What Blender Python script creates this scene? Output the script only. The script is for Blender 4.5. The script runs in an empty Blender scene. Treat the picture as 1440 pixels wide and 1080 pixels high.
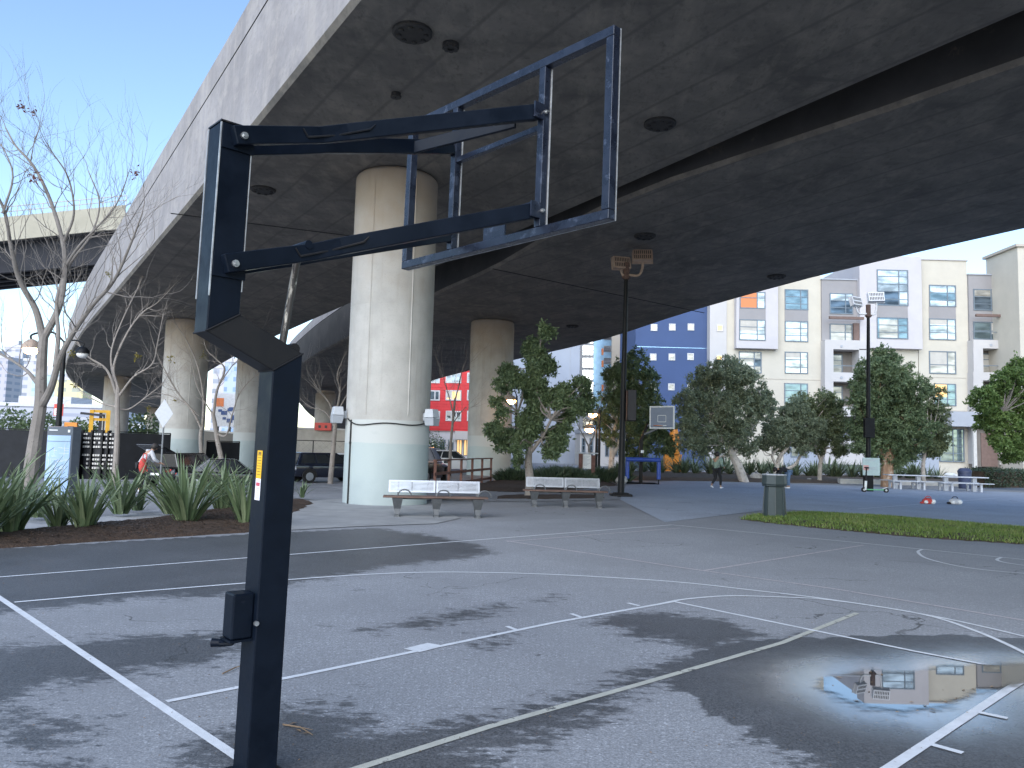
import bpy, bmesh, math, random
import numpy as np
from mathutils import Vector, Matrix
R = math.radians
V = Vector
scene = bpy.context.scene
col = scene.collection
rnd = random.Random(7)

# ------------------------------------------------------------------ camera
FPX = 1090.0
PITCH = math.atan(90 / FPX)
ROLL = R(1.5)
CAM = V((0, 0, 1.6))
_F = V((0, math.cos(PITCH), math.sin(PITCH)))
_U0 = V((0, -math.sin(PITCH), math.cos(PITCH)))
_R = V((1, 0, 0)) * math.cos(ROLL) + _U0 * math.sin(ROLL)
_U = -V((1, 0, 0)) * math.sin(ROLL) + _U0 * math.cos(ROLL)
cam = bpy.data.cameras.new('camera')
camo = bpy.data.objects.new('camera', cam)
col.objects.link(camo)
m = Matrix.Identity(4)
for i in range(3):
    m[i][0] = _R[i]; m[i][1] = _U[i]; m[i][2] = -_F[i]; m[i][3] = CAM[i]
camo.matrix_world = m
cam.sensor_width = 36
cam.sensor_fit = 'HORIZONTAL'
cam.lens = 36 * FPX / 1440
cam.clip_start = 0.05
cam.clip_end = 6000
scene.camera = camo


def sst(a, b, x):
    t = min(1, max(0, (x - a) / (b - a)))
    return t * t * (3 - 2 * t)


def hgt(x, y):
    """height of the ground: the street behind on the left lies lower"""
    return -0.55 * sst(21, 34, y) * sst(2.5, 10, -x)


def ray(u, v):
    return _R * ((u - 720) / FPX) + _U * ((540 - v) / FPX) + _F


def gp(u, v, z=None):
    """surveyed point of the ground (or of the level z)"""
    d = ray(u, v)
    h = 0 if z is None else z
    for _ in range(30):
        p = CAM + d * ((h - CAM.z) / d.z)
        if z is not None:
            return p
        h = 0.5 * h + 0.5 * hgt(p.x, p.y)
    p.z = hgt(p.x, p.y)
    return p


def dp(u, v, Y):
    """surveyed point at distance Y"""
    d = ray(u, v)
    return CAM + d * (Y / d.y)


def proj(p):
    q = V(p) - CAM
    w = q.dot(_F)
    return (720 + FPX * q.dot(_R) / w, 540 - FPX * q.dot(_U) / w)


# ------------------------------------------------------------------ materials
MATS = {}


def nt(name):
    mt = bpy.data.materials.new(name)
    mt.use_nodes = True
    t = mt.node_tree
    b = t.nodes['Principled BSDF']
    MATS[name] = mt
    return mt, t, b


def mat(name, c, rough=.6, metal=0.0, var=.15, scale=3.0, bump=0.0, bscale=40.0, c2=None, spec=.5, stretch=(1, 1, 1),
        detail=6, rvar=0.0, c3=None, thr=.62, s3=8.0, coat=0.0):
    """noise varied paint / stone / metal: c to c2 by noise, optional worn patches of c3"""
    mt, t, b = nt(name)
    N = t.nodes.new; L = t.links.new
    tc = N('ShaderNodeTexCoord'); mp = N('ShaderNodeMapping'); mp.inputs['Scale'].default_value = stretch
    L(tc.outputs['Object'], mp.inputs['Vector'])
    n = N('ShaderNodeTexNoise'); n.inputs['Scale'].default_value = scale; n.inputs['Detail'].default_value = detail
    n.inputs['Roughness'].default_value = .65
    L(mp.outputs[0], n.inputs['Vector'])
    rp = N('ShaderNodeValToRGB')
    rp.color_ramp.elements[0].position = .3; rp.color_ramp.elements[1].position = .7
    if c2 is None:
        c1 = [max(0, x * (1 - var)) for x in c]; c2 = [min(1, x * (1 + var)) for x in c]
    else:
        c1 = c
    rp.color_ramp.elements[0].color = (*c1, 1); rp.color_ramp.elements[1].color = (*c2, 1)
    L(n.outputs['Fac'], rp.inputs['Fac'])
    out = rp.outputs['Color']
    if c3 is not None:
        n3 = N('ShaderNodeTexNoise'); n3.inputs['Scale'].default_value = s3; n3.inputs['Detail'].default_value = 8
        n3.inputs['Roughness'].default_value = .7
        L(mp.outputs[0], n3.inputs['Vector'])
        r3 = N('ShaderNodeValToRGB'); r3.color_ramp.elements[0].position = thr; r3.color_ramp.elements[1].position = thr + .05
        L(n3.outputs['Fac'], r3.inputs['Fac'])
        mx = N('ShaderNodeMix'); mx.data_type = 'RGBA'
        L(r3.outputs['Color'], mx.inputs['Factor']); L(out, mx.inputs['A']); mx.inputs['B'].default_value = (*c3, 1)
        out = mx.outputs['Result']
    L(out, b.inputs['Base Color'])
    b.inputs['Roughness'].default_value = rough
    if rvar:
        mr = N('ShaderNodeMapRange'); mr.inputs['To Min'].default_value = max(.02, rough - rvar)
        mr.inputs['To Max'].default_value = min(1, rough + rvar)
        mr.inputs['From Min'].default_value = .3; mr.inputs['From Max'].default_value = .7
        L(n.outputs['Fac'], mr.inputs['Value']); L(mr.outputs[0], b.inputs['Roughness'])
    b.inputs['Metallic'].default_value = metal
    b.inputs['Specular IOR Level'].default_value = spec
    if coat:
        b.inputs['Coat Weight'].default_value = coat
        b.inputs['Coat Roughness'].default_value = .08
    if bump:
        nb = N('ShaderNodeTexNoise'); nb.inputs['Scale'].default_value = bscale; nb.inputs['Detail'].default_value = 5
        L(mp.outputs[0], nb.inputs['Vector'])
        bp = N('ShaderNodeBump'); bp.inputs['Strength'].default_value = bump; bp.inputs['Distance'].default_value = .02
        L(nb.outputs['Fac'], bp.inputs['Height']); L(bp.outputs[0], b.inputs['Normal'])
    return mt


def emit(name, c, s):
    mt, t, b = nt(name)
    b.inputs['Base Color'].default_value = (*c, 1)
    b.inputs['Emission Color'].default_value = (*c, 1)
    b.inputs['Emission Strength'].default_value = s
    return mt


# ------------------------------------------------------------------ mesh builder
class MB:
    def __init__(s):
        s.v = []; s.f = []; s.m = []; s.k = 0

    def add(s, vs, fs):
        o = len(s.v)
        s.v += [tuple(x) for x in vs]
        for f in fs:
            s.f.append([o + i for i in f]); s.m.append(s.k)
        return s

    def hexa(s, c8):
        return s.add(c8, [(0, 3, 2, 1), (4, 5, 6, 7), (0, 1, 5, 4), (1, 2, 6, 5), (2, 3, 7, 6), (3, 0, 4, 7)])

    def box(s, x0, y0, z0, x1, y1, z1):
        return s.hexa([(x0, y0, z0), (x1, y0, z0), (x1, y1, z0), (x0, y1, z0), (x0, y0, z1), (x1, y0, z1), (x1, y1, z1), (x0, y1, z1)])

    def obox(s, c, sx, sy, sz, M=None):
        """box about a centre, turned by the 3x3 matrix M"""
        c = V(c); M = M or Matrix.Identity(3)
        q = []
        for dz in (-.5, .5):
            for dx, dy in ((-.5, -.5), (.5, -.5), (.5, .5), (-.5, .5)):
                q.append(c + M @ V((dx * sx, dy * sy, dz * sz)))
        return s.hexa(q)

    def beam(s, p0, p1, w, h, up=(0, 0, 1), ext=0):
        p0 = V(p0); p1 = V(p1); d = (p1 - p0).normalized()
        p0 = p0 - d * ext; p1 = p1 + d * ext
        up = V(up); x = d.cross(up)
        if x.length < 1e-4:
            x = d.cross(V((1, 0, 0)))
        x.normalize(); y = x.cross(d).normalized()
        q = []
        for p in (p0, p1):
            for a, b in ((-.5, -.5), (.5, -.5), (.5, .5), (-.5, .5)):
                q.append(p + x * (a * w) + y * (b * h))
        return s.hexa(q)

    def sweep(s, pts, sec, xdir):
        """closed section [(x, y)] swept along pts with mitred joints; xdir keeps the section level"""
        n = len(pts); k = len(sec); o = []
        pts = [V(p) for p in pts]; xd = V(xdir).normalized()
        for i, p in enumerate(pts):
            d0 = (pts[i] - pts[i - 1]).normalized() if i else (pts[1] - pts[0]).normalized()
            d1 = (pts[i + 1] - pts[i]).normalized() if i < n - 1 else d0
            t = (d0 + d1).normalized()
            y = xd.cross(d0).normalized()
            for a, b in sec:
                q = p + xd * a + y * b
                lam = (p - q).dot(t) / d0.dot(t)
                o.append(q + d0 * lam)
        fs = []
        for i in range(n - 1):
            for j in range(k):
                a = i * k + j; b = i * k + (j + 1) % k
                fs.append((a, b, b + k, a + k))
        fs.append(tuple(range(k - 1, -1, -1))); fs.append(tuple((n - 1) * k + j for j in range(k)))
        return s.add(o, fs)

    def tube(s, pts, r, n=8, cap=True):
        pts = [V(p) for p in pts]
        if not isinstance(r, (list, tuple)):
            r = [r] * len(pts)
        o = []; fs = []
        d = (pts[1] - pts[0]).normalized()
        x = d.orthogonal().normalized()
        for i, p in enumerate(pts):
            if i == 0: t = pts[1] - pts[0]
            elif i == len(pts) - 1: t = pts[-1] - pts[-2]
            else: t = pts[i + 1] - pts[i - 1]
            t.normalize()
            x = (x - t * x.dot(t))
            if x.length < 1e-5: x = t.orthogonal()
            x.normalize(); y = t.cross(x)
            for j in range(n):
                a = 2 * math.pi * j / n
                o.append(p + (x * math.cos(a) + y * math.sin(a)) * r[i])
        for i in range(len(pts) - 1):
            for j in range(n):
                a = i * n + j; b = i * n + (j + 1) % n
                fs.append((a, b, b + n, a + n))
        if cap:
            fs.append(tuple(range(n - 1, -1, -1))); fs.append(tuple((len(pts) - 1) * n + j for j in range(n)))
        return s.add(o, fs)

    def prism(s, poly, z0, z1):
        n = len(poly)
        o = [(p[0], p[1], z0) for p in poly] + [(p[0], p[1], z1) for p in poly]
        fs = [tuple(range(n - 1, -1, -1)), tuple(range(n, 2 * n))]
        fs += [(j, (j + 1) % n, n + (j + 1) % n, n + j) for j in range(n)]
        return s.add(o, fs)

    def lathe(s, prof, n=24, c=(0, 0, 0), ph=0):
        o = []; fs = []
        for r, z in prof:
            for j in range(n):
                a = 2 * math.pi * j / n + ph
                o.append((c[0] + r * math.cos(a), c[1] + r * math.sin(a), c[2] + z))
        for i in range(len(prof) - 1):
            for j in range(n):
                a = i * n + j; b = i * n + (j + 1) % n
                fs.append((a, b, b + n, a + n))
        fs.append(tuple(range(n - 1, -1, -1))); fs.append(tuple((len(prof) - 1) * n + j for j in range(n)))
        return s.add(o, fs)

    def ball(s, c, rx, ry, rz, n=10, k=7, M=None):
        o = []; fs = []; c = V(c); M = M or Matrix.Identity(3)
        for i in range(1, k):
            t = math.pi * i / k
            for j in range(n):
                a = 2 * math.pi * j / n
                o.append(c + M @ V((rx * math.sin(t) * math.cos(a), ry * math.sin(t) * math.sin(a), rz * math.cos(t))))
        for i in range(k - 2):
            for j in range(n):
                a = i * n + j; b = i * n + (j + 1) % n
                fs.append((a, a + n, b + n, b))
        o.append(c + M @ V((0, 0, rz))); o.append(c + M @ V((0, 0, -rz)))
        t = len(o) - 2; b_ = len(o) - 1; l = (k - 2) * n
        for j in range(n):
            fs.append((t, j, (j + 1) % n)); fs.append((b_, l + (j + 1) % n, l + j))
        return s.add(o, fs)

    def build(s, name, mats, parent=None, origin=(0, 0, 0), smooth=False, bevel=0, recalc=True, ang=38):
        me = bpy.data.meshes.new(name)
        o = V(origin)
        me.from_pydata([(x - o.x, y - o.y, z - o.z) for x, y, z in s.v], [], s.f)
        if not isinstance(mats, (list, tuple)): mats = [mats]
        for q in mats:
            me.materials.append(MATS[q] if isinstance(q, str) else q)
        if len(mats) > 1:
            me.polygons.foreach_set('material_index', s.m)
        if recalc:
            bm = bmesh.new(); bm.from_mesh(me); bmesh.ops.recalc_face_normals(bm, faces=bm.faces[:]); bm.to_mesh(me); bm.free()
        if smooth:
            me.shade_smooth(); me.set_sharp_from_angle(angle=R(ang))
        me.update()
        ob = bpy.data.objects.new(name, me)
        col.objects.link(ob)
        if parent is not None: ob.parent = parent
        else: ob.location = o
        if bevel:
            bv = ob.modifiers.new('bevel', 'BEVEL'); bv.width = bevel; bv.segments = 2; bv.limit_method = 'ANGLE'; bv.angle_limit = R(40)
        return ob


def tag(o, label, cat, group=None):
    o['label'] = label; o['category'] = cat
    if group: o['group'] = group
    return o


def thing(name, label, cat, loc=(0, 0, 0), rz=0, group=None):
    o = bpy.data.objects.new(name, None)
    o.empty_display_size = .2
    col.objects.link(o); o.location = loc; o.rotation_euler = (0, 0, rz)
    return tag(o, label, cat, group)


def struct(o, kind='structure'):
    o['kind'] = kind
    return o


def dup(root, loc, rz, label=None, sc=None):
    def cp(o, par):
        c = o.copy(); col.objects.link(c)
        if par is not None: c.parent = par
        for ch in list(o.children): cp(ch, c)
        return c
    r = cp(root, None)
    r.location = loc; r.rotation_euler = (0, 0, rz)
    if sc: r.scale = (sc, sc, sc)
    if label: r['label'] = label
    return r


def spline(pts, n=8):
    """Catmull-Rom through 2-D / 3-D points"""
    P = [V(p) for p in pts]; P = [P[0] * 2 - P[1]] + P + [P[-1] * 2 - P[-2]]
    o = []
    for i in range(1, len(P) - 2):
        for k in range(n):
            t = k / n
            o.append(.5 * ((2 * P[i]) + (P[i + 1] - P[i - 1]) * t + (2 * P[i - 1] - 5 * P[i] + 4 * P[i + 1] - P[i + 2]) * t * t
                           + (3 * P[i] - P[i - 1] - 3 * P[i + 1] + P[i + 2]) * t ** 3))
    o.append(P[-2])
    return o


def sheet(name, poly, z, mt, n=0):
    """flat ground sheet following the ground height"""
    b = MB()
    b.add([(p[0], p[1], hgt(p[0], p[1]) + z) for p in poly], [tuple(range(len(poly)))])
    ob = b.build(name, mt, recalc=False)
    if ob.data.polygons[0].normal.z < 0: ob.data.flip_normals()
    return struct(ob)
# ------------------------------------------------------------------ plain materials
mat('dark_concrete', (.135, .127, .115), .85, var=.3, scale=.35, bump=.25, bscale=9, c3=(.085, .08, .075), thr=.60, s3=.5, stretch=(1, 1, 1))
mat('light_concrete', (.40, .37, .32), .9, var=.16, scale=1.2, bump=.15, bscale=30)
mat('pad_concrete', (.27, .275, .28), .85, var=.18, scale=1.5, bump=.2, bscale=40, c3=(.2, .2, .2), thr=.66, s3=1.2)
mat('path_concrete', (.36, .36, .37), .85, var=.12, scale=2, bump=.15, bscale=40)
mat('kerb_concrete', (.5, .49, .47), .85, var=.12, scale=4, bump=.1)
mat('black_paint', (.0035, .0065, .013), .42, var=.25, scale=6, c3=(.014, .018, .028), thr=.66, s3=9, spec=.14, rvar=.12, bump=.03, bscale=60)
mat('rubbed_black', (.006, .0075, .011), .45, scale=2.2, c2=(.022, .020, .019), c3=(.03, .028, .027), thr=.66, s3=7, spec=.2, rvar=.1)
mat('worn_steel', (.013, .017, .030), .30, metal=.15, var=.4, scale=9, c3=(.045, .054, .08), thr=.58, s3=12, rvar=.12)
mat('bare_edge', (.5, .5, .5), .45, metal=.6, var=.35, scale=14)
mat('bolt_steel', (.5, .5, .5), .35, metal=.9, var=.2, scale=40)
mat('rod_steel', (.05, .042, .036), .5, metal=.2, var=.4, scale=30, c3=(.42, .38, .32), thr=.55, s3=18, stretch=(1, 1, .25))
mat('white_line', (.62, .64, .67), .8, var=.1, scale=9, c3=(.3, .31, .33), thr=.63, s3=30, bump=.2, bscale=160)
mat('worn_line', (.42, .42, .37), .85, var=.15, scale=9, c3=(.12, .12, .12), thr=.58, s3=9, bump=.2, bscale=160)
mat('faint_line', (.46, .42, .44), .85, var=.1, scale=9, c3=(.27, .275, .29), thr=.55, s3=14)
mat('mulch', (.045, .026, .016), .95, var=.5, scale=9, bump=1.0, bscale=30, c3=(.1, .06, .04), thr=.6, s3=26)
mat('soil', (.07, .05, .035), .95, var=.4, scale=4, bump=.5, bscale=20)
mat('sticker_yellow', (.75, .42, .01), .5, var=.06, scale=20)
mat('sticker_white', (.75, .72, .78), .5, var=.05, scale=20)
mat('sticker_red', (.5, .07, .1), .5)
mat('sticker_ink', (.2, .12, .02), .5)
mat('sticker_grey', (.42, .42, .48), .5)
mat('water_debris', (.05, .03, .02), .8, var=.5, scale=20)
mat('dry_leaf', (.17, .115, .07), .8, var=.4, scale=30)

# ------------------------------------------------------------------ asphalt with wet stains
def asphalt(name, base, lines=False):
    mt, t, b = nt(name)
    N = t.nodes.new; L = t.links.new
    tc = N('ShaderNodeTexCoord')
    def noise(sc, det=5, rough=.6, st=(1, 1, 1)):
        mp = N('ShaderNodeMapping'); mp.inputs['Scale'].default_value = st
        L(tc.outputs['Object'], mp.inputs['Vector'])
        n = N('ShaderNodeTexNoise'); n.inputs['Scale'].default_value = sc; n.inputs['Detail'].default_value = det
        n.inputs['Roughness'].default_value = rough
        L(mp.outputs[0], n.inputs['Vector']); return n.outputs['Fac']
    def math_(op, a, b_=None, c=None):
        q = N('ShaderNodeMath'); q.operation = op
        for i, x in enumerate((a, b_, c)):
            if x is None: continue
            if isinstance(x, (int, float)): q.inputs[i].default_value = x
            else: L(x, q.inputs[i])
        return q.outputs[0]
    def rng(x, a, b_, c, d, smooth=False):
        q = N('ShaderNodeMapRange'); q.interpolation_type = 'SMOOTHSTEP' if smooth else 'LINEAR'
        L(x, q.inputs['Value'])
        for k, val in zip(('From Min', 'From Max', 'To Min', 'To Max'), (a, b_, c, d)): q.inputs[k].default_value = val
        return q.outputs[0]
    def mix(f, A, B):
        q = N('ShaderNodeMix'); q.data_type = 'RGBA'
        if isinstance(f, float): q.inputs['Factor'].default_value = f
        else: L(f, q.inputs['Factor'])
        for k, x in (('A', A), ('B', B)):
            if isinstance(x, tuple): q.inputs[k].default_value = (*x, 1)
            else: L(x, q.inputs[k])
        return q.outputs['Result']
    grain = noise(75, 3, .7); speck = noise(38, 2); big = noise(.5, 6, .65); mid = noise(3.2, 6, .7)
    c = mix(rng(grain, .3, .7, 0, 1), tuple(x * .52 for x in base), tuple(x * 1.5 for x in base))
    c = mix(rng(speck, .60, .68, 0, .8), c, tuple(x * 1.9 for x in base))
    c = mix(rng(big, .35, .65, 0, .55), c, tuple(x * .74 for x in base))
    c = mix(rng(mid, .58, .72, 0, .3), c, tuple(x * .6 for x in base))
    rough = rng(grain, .3, .7, .72, .92)
    # hairline cracks
    vo = N('ShaderNodeTexVoronoi'); vo.feature = 'DISTANCE_TO_EDGE'; vo.inputs['Scale'].default_value = .33
    nz = N('ShaderNodeTexNoise'); nz.inputs['Scale'].default_value = 1.6; nz.inputs['Detail'].default_value = 7; L(tc.outputs['Object'], nz.inputs['Vector'])
    vm = N('ShaderNodeVectorMath'); vm.operation = 'MULTIPLY_ADD'; L(nz.outputs['Color'], vm.inputs[0]); vm.inputs[1].default_value = (1.1, 1.1, 0); L(tc.outputs['Object'], vm.inputs[2]); L(vm.outputs[0], vo.inputs['Vector'])
    crack = math_('MULTIPLY', rng(vo.outputs['Distance'], .0015, .0035, .75, 0), rng(noise(.4, 3), .52, .6, 0, 1))
    bump = math_('ADD', grain, math_('MULTIPLY', speck, .8))
    strength = None
    if lines:
        at = N('ShaderNodeAttribute'); at.attribute_name = 'wet'
        pu = N('ShaderNodeAttribute'); pu.attribute_name = 'puddle'
        w = at.outputs['Fac']; p = pu.outputs['Fac']
        edge = math_('ADD', w, math_('MULTIPLY', math_('SUBTRACT', noise(2.3, 8, .68, (1.0, 2.0, 1)), .5), 1.1))
        edge = math_('ADD', edge, math_('MULTIPLY', math_('SUBTRACT', noise(7, 9, .8, (1.0, 2.2, 1)), .5), 1.7))
        edge = math_('ADD', edge, math_('MULTIPLY', math_('SUBTRACT', grain, .5), .55))
        wet = rng(edge, -.05, .10, 0, 1, True)
        wet = math_('MULTIPLY', wet, rng(big, .3, .7, .8, 1.0))
        # small scattered damp streaks
        st = rng(noise(1.1, 9, .72, (1.3, 3.2, 1)), .635, .66, 0, .8, True)
        wet = math_('MAXIMUM', wet, math_('MULTIPLY', st, rng(w, -2.5, -.2, .0, 1)))
        wetc = mix(rng(grain, .3, .7, 0, 1), (.014, .016, .020), (.115, .12, .128))
        c = mix(wet, c, wetc)
        pj = math_('ADD', p, math_('MULTIPLY', math_('SUBTRACT', noise(3.5, 8, .7), .5), .35))
        film = rng(pj, -.85, -.05, 0, 1, True)
        rw = math_('SUBTRACT', .52, math_('MULTIPLY', film, .40))
        q = N('ShaderNodeMix'); q.data_type = 'FLOAT'; L(wet, q.inputs['Factor']); L(rough, q.inputs['A']); L(rw, q.inputs['B'])
        rough = q.outputs['Result']
        fw = math_('MULTIPLY', film, wet); L(fw, b.inputs['Coat Weight']); b.inputs['Coat IOR'].default_value = 4.0
        L(rng(film, 0, 1, .42, .16), b.inputs['Coat Roughness'])
        strength = math_('SUBTRACT', .55, math_('MULTIPLY', film, .45))
    c = mix(crack, c, (.03, .03, .03))
    L(c, b.inputs['Base Color']); L(rough, b.inputs['Roughness'])
    bp = N('ShaderNodeBump'); bp.inputs['Distance'].default_value = .006
    if strength is None: bp.inputs['Strength'].default_value = .5
    else: L(strength, bp.inputs['Strength'])
    L(bump, bp.inputs['Height']); L(bp.outputs[0], b.inputs['Normal'])
    return mt


asphalt('asphalt', (.245, .252, .268))
asphalt('court_asphalt', (.262, .270, .288), True)
asphalt('far_asphalt', (.33, .365, .43))  # pale blue sky reflection put into the base colour of the far court

# ------------------------------------------------------------------ ground: one sheet to the horizon
xs = [-3000, -900, -400, -200, -120] + [-80 + 2 * i for i in range(71)] + [80, 120, 200, 400, 900, 3000]
ys = [-900, -200, -60] + [-20 + 2 * i for i in range(66)] + [140, 180, 300, 600, 1200, 4000]
b = MB()
b.add([(x, y, hgt(x, y)) for y in ys for x in xs],
      [(j * len(xs) + i, j * len(xs) + i + 1, (j + 1) * len(xs) + i + 1, (j + 1) * len(xs) + i) for j in range(len(ys) - 1) for i in range(len(xs) - 1)])
struct(b.build('ground', 'asphalt', smooth=True, recalc=False))

# ------------------------------------------------------------------ court sheet carrying the damp stains
def world(poly): return [tuple(gp(*q, 0)[:2]) for q in poly]
WET = [
    [(-200, 760), (0, 765), (150, 752), (330, 742), (420, 742), (500, 738), (600, 752), (680, 768), (692, 778), (640, 788), (560, 796), (500, 806), (440, 818), (330, 838), (200, 842), (110, 852), (0, 862), (-200, 880)],
    [(-150, 925), (0, 905), (77, 908), (133, 898), (213, 895), (337, 888), (345, 905), (337, 920), (277, 937), (200, 947), (147, 960), (60, 968), (30, 985), (60, 1012), (130, 1020), (110, 1040), (80, 1050), (110, 1090), (40, 1090), (0, 1020), (-100, 960)],
    [(235, 1100), (253, 1066), (320, 1030), (360, 1000), (423, 992), (470, 990), (500, 1008), (540, 1030), (600, 1020), (650, 1016), (700, 1010), (770, 985), (860, 957), (930, 932), (985, 918), (975, 958), (860, 985), (880, 1005), (800, 1028), (740, 1050), (690, 1090), (560, 1130), (240, 1140)],
    [(820, 872), (870, 862), (960, 864), (1027, 876), (1080, 893), (1056, 904), (1023, 917), (990, 926), (960, 908), (890, 895), (850, 880)],
    [(1128, 889), (1153, 902), (1190, 917), (1241, 922), (1700, 921), (1700, 1300), (1300, 1300), (1153, 1085), (1108, 1065), (1082, 1050), (1060, 1024), (1075, 984), (1056, 973), (1008, 958), (960, 962), (965, 945), (1049, 917), (1098, 898)],
    [(500, 889), (560, 876), (613, 863), (713, 850), (718, 856), (647, 873), (603, 882), (530, 885)],
    [(662, 905), (720, 892), (724, 901), (690, 911)],
    [(760, 844), (785, 838), (786, 842), (765, 847)],
]
PUD = [(1152, 962), (1182, 950), (1219, 944), (1275, 946), (1330, 939), (1440, 936), (1520, 940), (1500, 958), (1440, 962), (1408, 970), (1367, 975), (1349, 982), (1316, 998), (1264, 1003), (1219, 997), (1182, 983), (1160, 972)]


def sdist(P, poly):
    poly = np.array(poly); n = len(poly)
    best = np.full(len(P), 1e9); ins = np.zeros(len(P), bool)
    for i in range(n):
        a = poly[i]; c = poly[(i + 1) % n]; d = c - a
        t = np.clip(((P - a) @ d) / (d @ d), 0, 1)
        best = np.minimum(best, np.hypot(*(P - a - t[:, None] * d).T))
        cond = (a[1] > P[:, 1]) != (c[1] > P[:, 1])
        with np.errstate(divide='ignore', invalid='ignore'):
            xi = d[0] * (P[:, 1] - a[1]) / (d[1] if d[1] else 1e-9) + a[0]
        ins ^= cond & (P[:, 0] < xi)
    return np.where(ins, best, -best)


gx = np.arange(-14, 14.01, .1); gy = np.concatenate([np.arange(-3, 11, .08), np.arange(11, 20.51, .16)])
nx, ny = len(gx), len(gy)
P = np.array([(x, y) for y in gy for x in gx])
wet = np.full(len(P), -9.0)
for w in WET: wet = np.maximum(wet, sdist(P, world(w)))
pw = world(PUD)
pud = sdist(P, pw)
wet = np.maximum(wet, np.where(pud > -1.0, .35 + .3 * (pud + 1), -9))
COURT_TOP = .004
me = bpy.data.meshes.new('court_surface')
vs = np.column_stack([P, np.full(len(P), COURT_TOP)])
# keep the cells of the court only: in front of the mulch bed and the pad
A1 = gp(0, 771); A2 = gp(360, 750); A3 = gp(610, 738)
def oncourt(x, y):
    if x < A2.x: yl = A1.y + (x - A1.x) * (A2.y - A1.y) / (A2.x - A1.x)
    else: yl = A2.y + (x - A2.x) * (A3.y - A2.y) / (A3.x - A2.x)
    return y < min(yl, 20.5)
fs = [(j * nx + i, j * nx + i + 1, (j + 1) * nx + i + 1, (j + 1) * nx + i) for j in range(ny - 1) for i in range(nx - 1)
      if oncourt(gx[i], gy[j + 1])]
me.from_pydata(vs.tolist(), [], fs)
for nm, arr in (('wet', wet), ('puddle', pud)):
    a = me.attributes.new(nm, 'FLOAT', 'POINT'); a.data.foreach_set('value', arr.astype(np.float32))
me.materials.append(MATS['court_asphalt'])
ob = bpy.data.objects.new('court_surface', me); col.objects.link(ob); struct(ob)

# painted lines: ribbons laid on the court
def ribbon(b, pts, w, z=.008, taper=None):
    pts = [V((p[0], p[1])) for p in pts]
    n = len(pts); L = []
    for i, p in enumerate(pts):
        d = (pts[min(i + 1, n - 1)] - pts[max(i - 1, 0)]).normalized()
        q = V((-d.y, d.x)) * w / 2
        L += [(p.x + q.x, p.y + q.y, z + hgt(p.x, p.y)), (p.x - q.x, p.y - q.y, z + hgt(p.x, p.y))]
    b.add(L, [(2 * i, 2 * i + 1, 2 * i + 3, 2 * i + 2) for i in range(n - 1)])


def line(name, pix, w, m_, z=.008, curve=False):
    b = MB()
    pts = [gp(*q, 0).xy for q in pix]
    if curve: pts = spline(pts, 8)
    else:
        o = []
        for p, q in zip(pts[:-1], pts[1:]):
            o += [p.lerp(q, k / 12) for k in range(12)]
        pts = o + [pts[-1]]
    ribbon(b, pts, w, z)
    ob = b.build(name, m_, recalc=False)
    if ob.data.polygons[0].normal.z < 0: ob.data.flip_normals()
    return struct(ob)


line('baseline_marking', [(-60, 800), (0, 842), (333, 1066), (560, 1219)], .058, 'white_line')
line('sideline_marking', [(-60, 817), (945, 738.5)], .05, 'white_line', .0084)
line('end_line_marking', [(945, 738.5), (1200, 763), (1440, 787.5), (1640, 808)], .05, 'white_line', .008)
line('three_point_marking', [(20, 848), (170, 835), (330, 822), (420, 815), (500, 809.5), (580, 806), (660, 805.5), (760, 808), (860, 813), (960, 820), (1060, 831), (1160, 843), (1293, 864), (1371, 888), (1440, 919), (1480, 945)], .05, 'white_line', .0088, True)
line('lane_marking', [(234, 988), (420, 951.5), (597, 914.5), (780, 876.5), (950, 846.5)], .05, 'white_line', .0084)
line('circle_marking', [(930, 850), (965, 843.5), (1027, 839), (1108, 841), (1160, 844), (1240, 855), (1330, 871), (1440, 896), (1520, 918)], .045, 'white_line', .0094, True)
line('free_throw_marking', [(948, 847), (1127, 884), (1286, 917), (1386, 936), (1460, 950)], .045, 'white_line', .0086)
line('worn_lane_marking', [(470, 1093), (690, 1023), (905, 962), (1100, 905), (1205, 863)], .055, 'worn_line', .0082)
line('far_lane_marking', [(1180, 1125), (1253, 1080), (1419, 970), (1500, 921)], .06, 'white_line', .0082)
for nm, p, w in (('tick_marking', [(713, 882), (727, 887.5)], .045), ('tick_marking', [(803, 864), (818, 869.5)], .045), ('tick_marking', [(883, 849), (899, 853)], .045),
                 ('tick_marking', [(1375, 1003), (1417, 1012)], .05), ('tick_marking', [(1311, 1049), (1354, 1061)], .05)):
    line(nm, p, w, 'white_line', .0092)
b = MB(); q = [gp(*p, .0092) for p in ((568, 912), (601, 904), (626, 908), (590, 917))]
b.add(q, [(3, 2, 1, 0)]); o = b.build('block_marking', 'white_line', recalc=False); struct(o)
if o.data.polygons[0].normal.z < 0: o.data.flip_normals()
line('faint_marking', [(712, 761), (960, 799), (1175, 829), (1427, 871), (1600, 901)], .045, 'faint_line', .0076)
line('faint_marking', [(990, 803), (1215, 767)], .045, 'faint_line', .0078)
line('faint_marking', [(713, 762), (957, 743)], .045, 'faint_line', .0074)
line('centre_circle_marking', [(1297, 773), (1291, 777), (1304, 786), (1349, 797), (1404, 804), (1470, 809)], .05, 'white_line', .0084, True)
line('centre_circle_marking', [(1408, 784.5), (1402, 788), (1415, 792), (1450, 797)], .05, 'white_line', .0086, True)
line('far_court_marking', [(1205, 716.5), (1400, 701)], .06, 'white_line', .016)
line('far_court_marking', [(1330, 710), (1520, 728)], .06, 'faint_line', .016)
line('far_court_marking', [(1100, 689), (1440, 716)], .06, 'faint_line', .0165)

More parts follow.
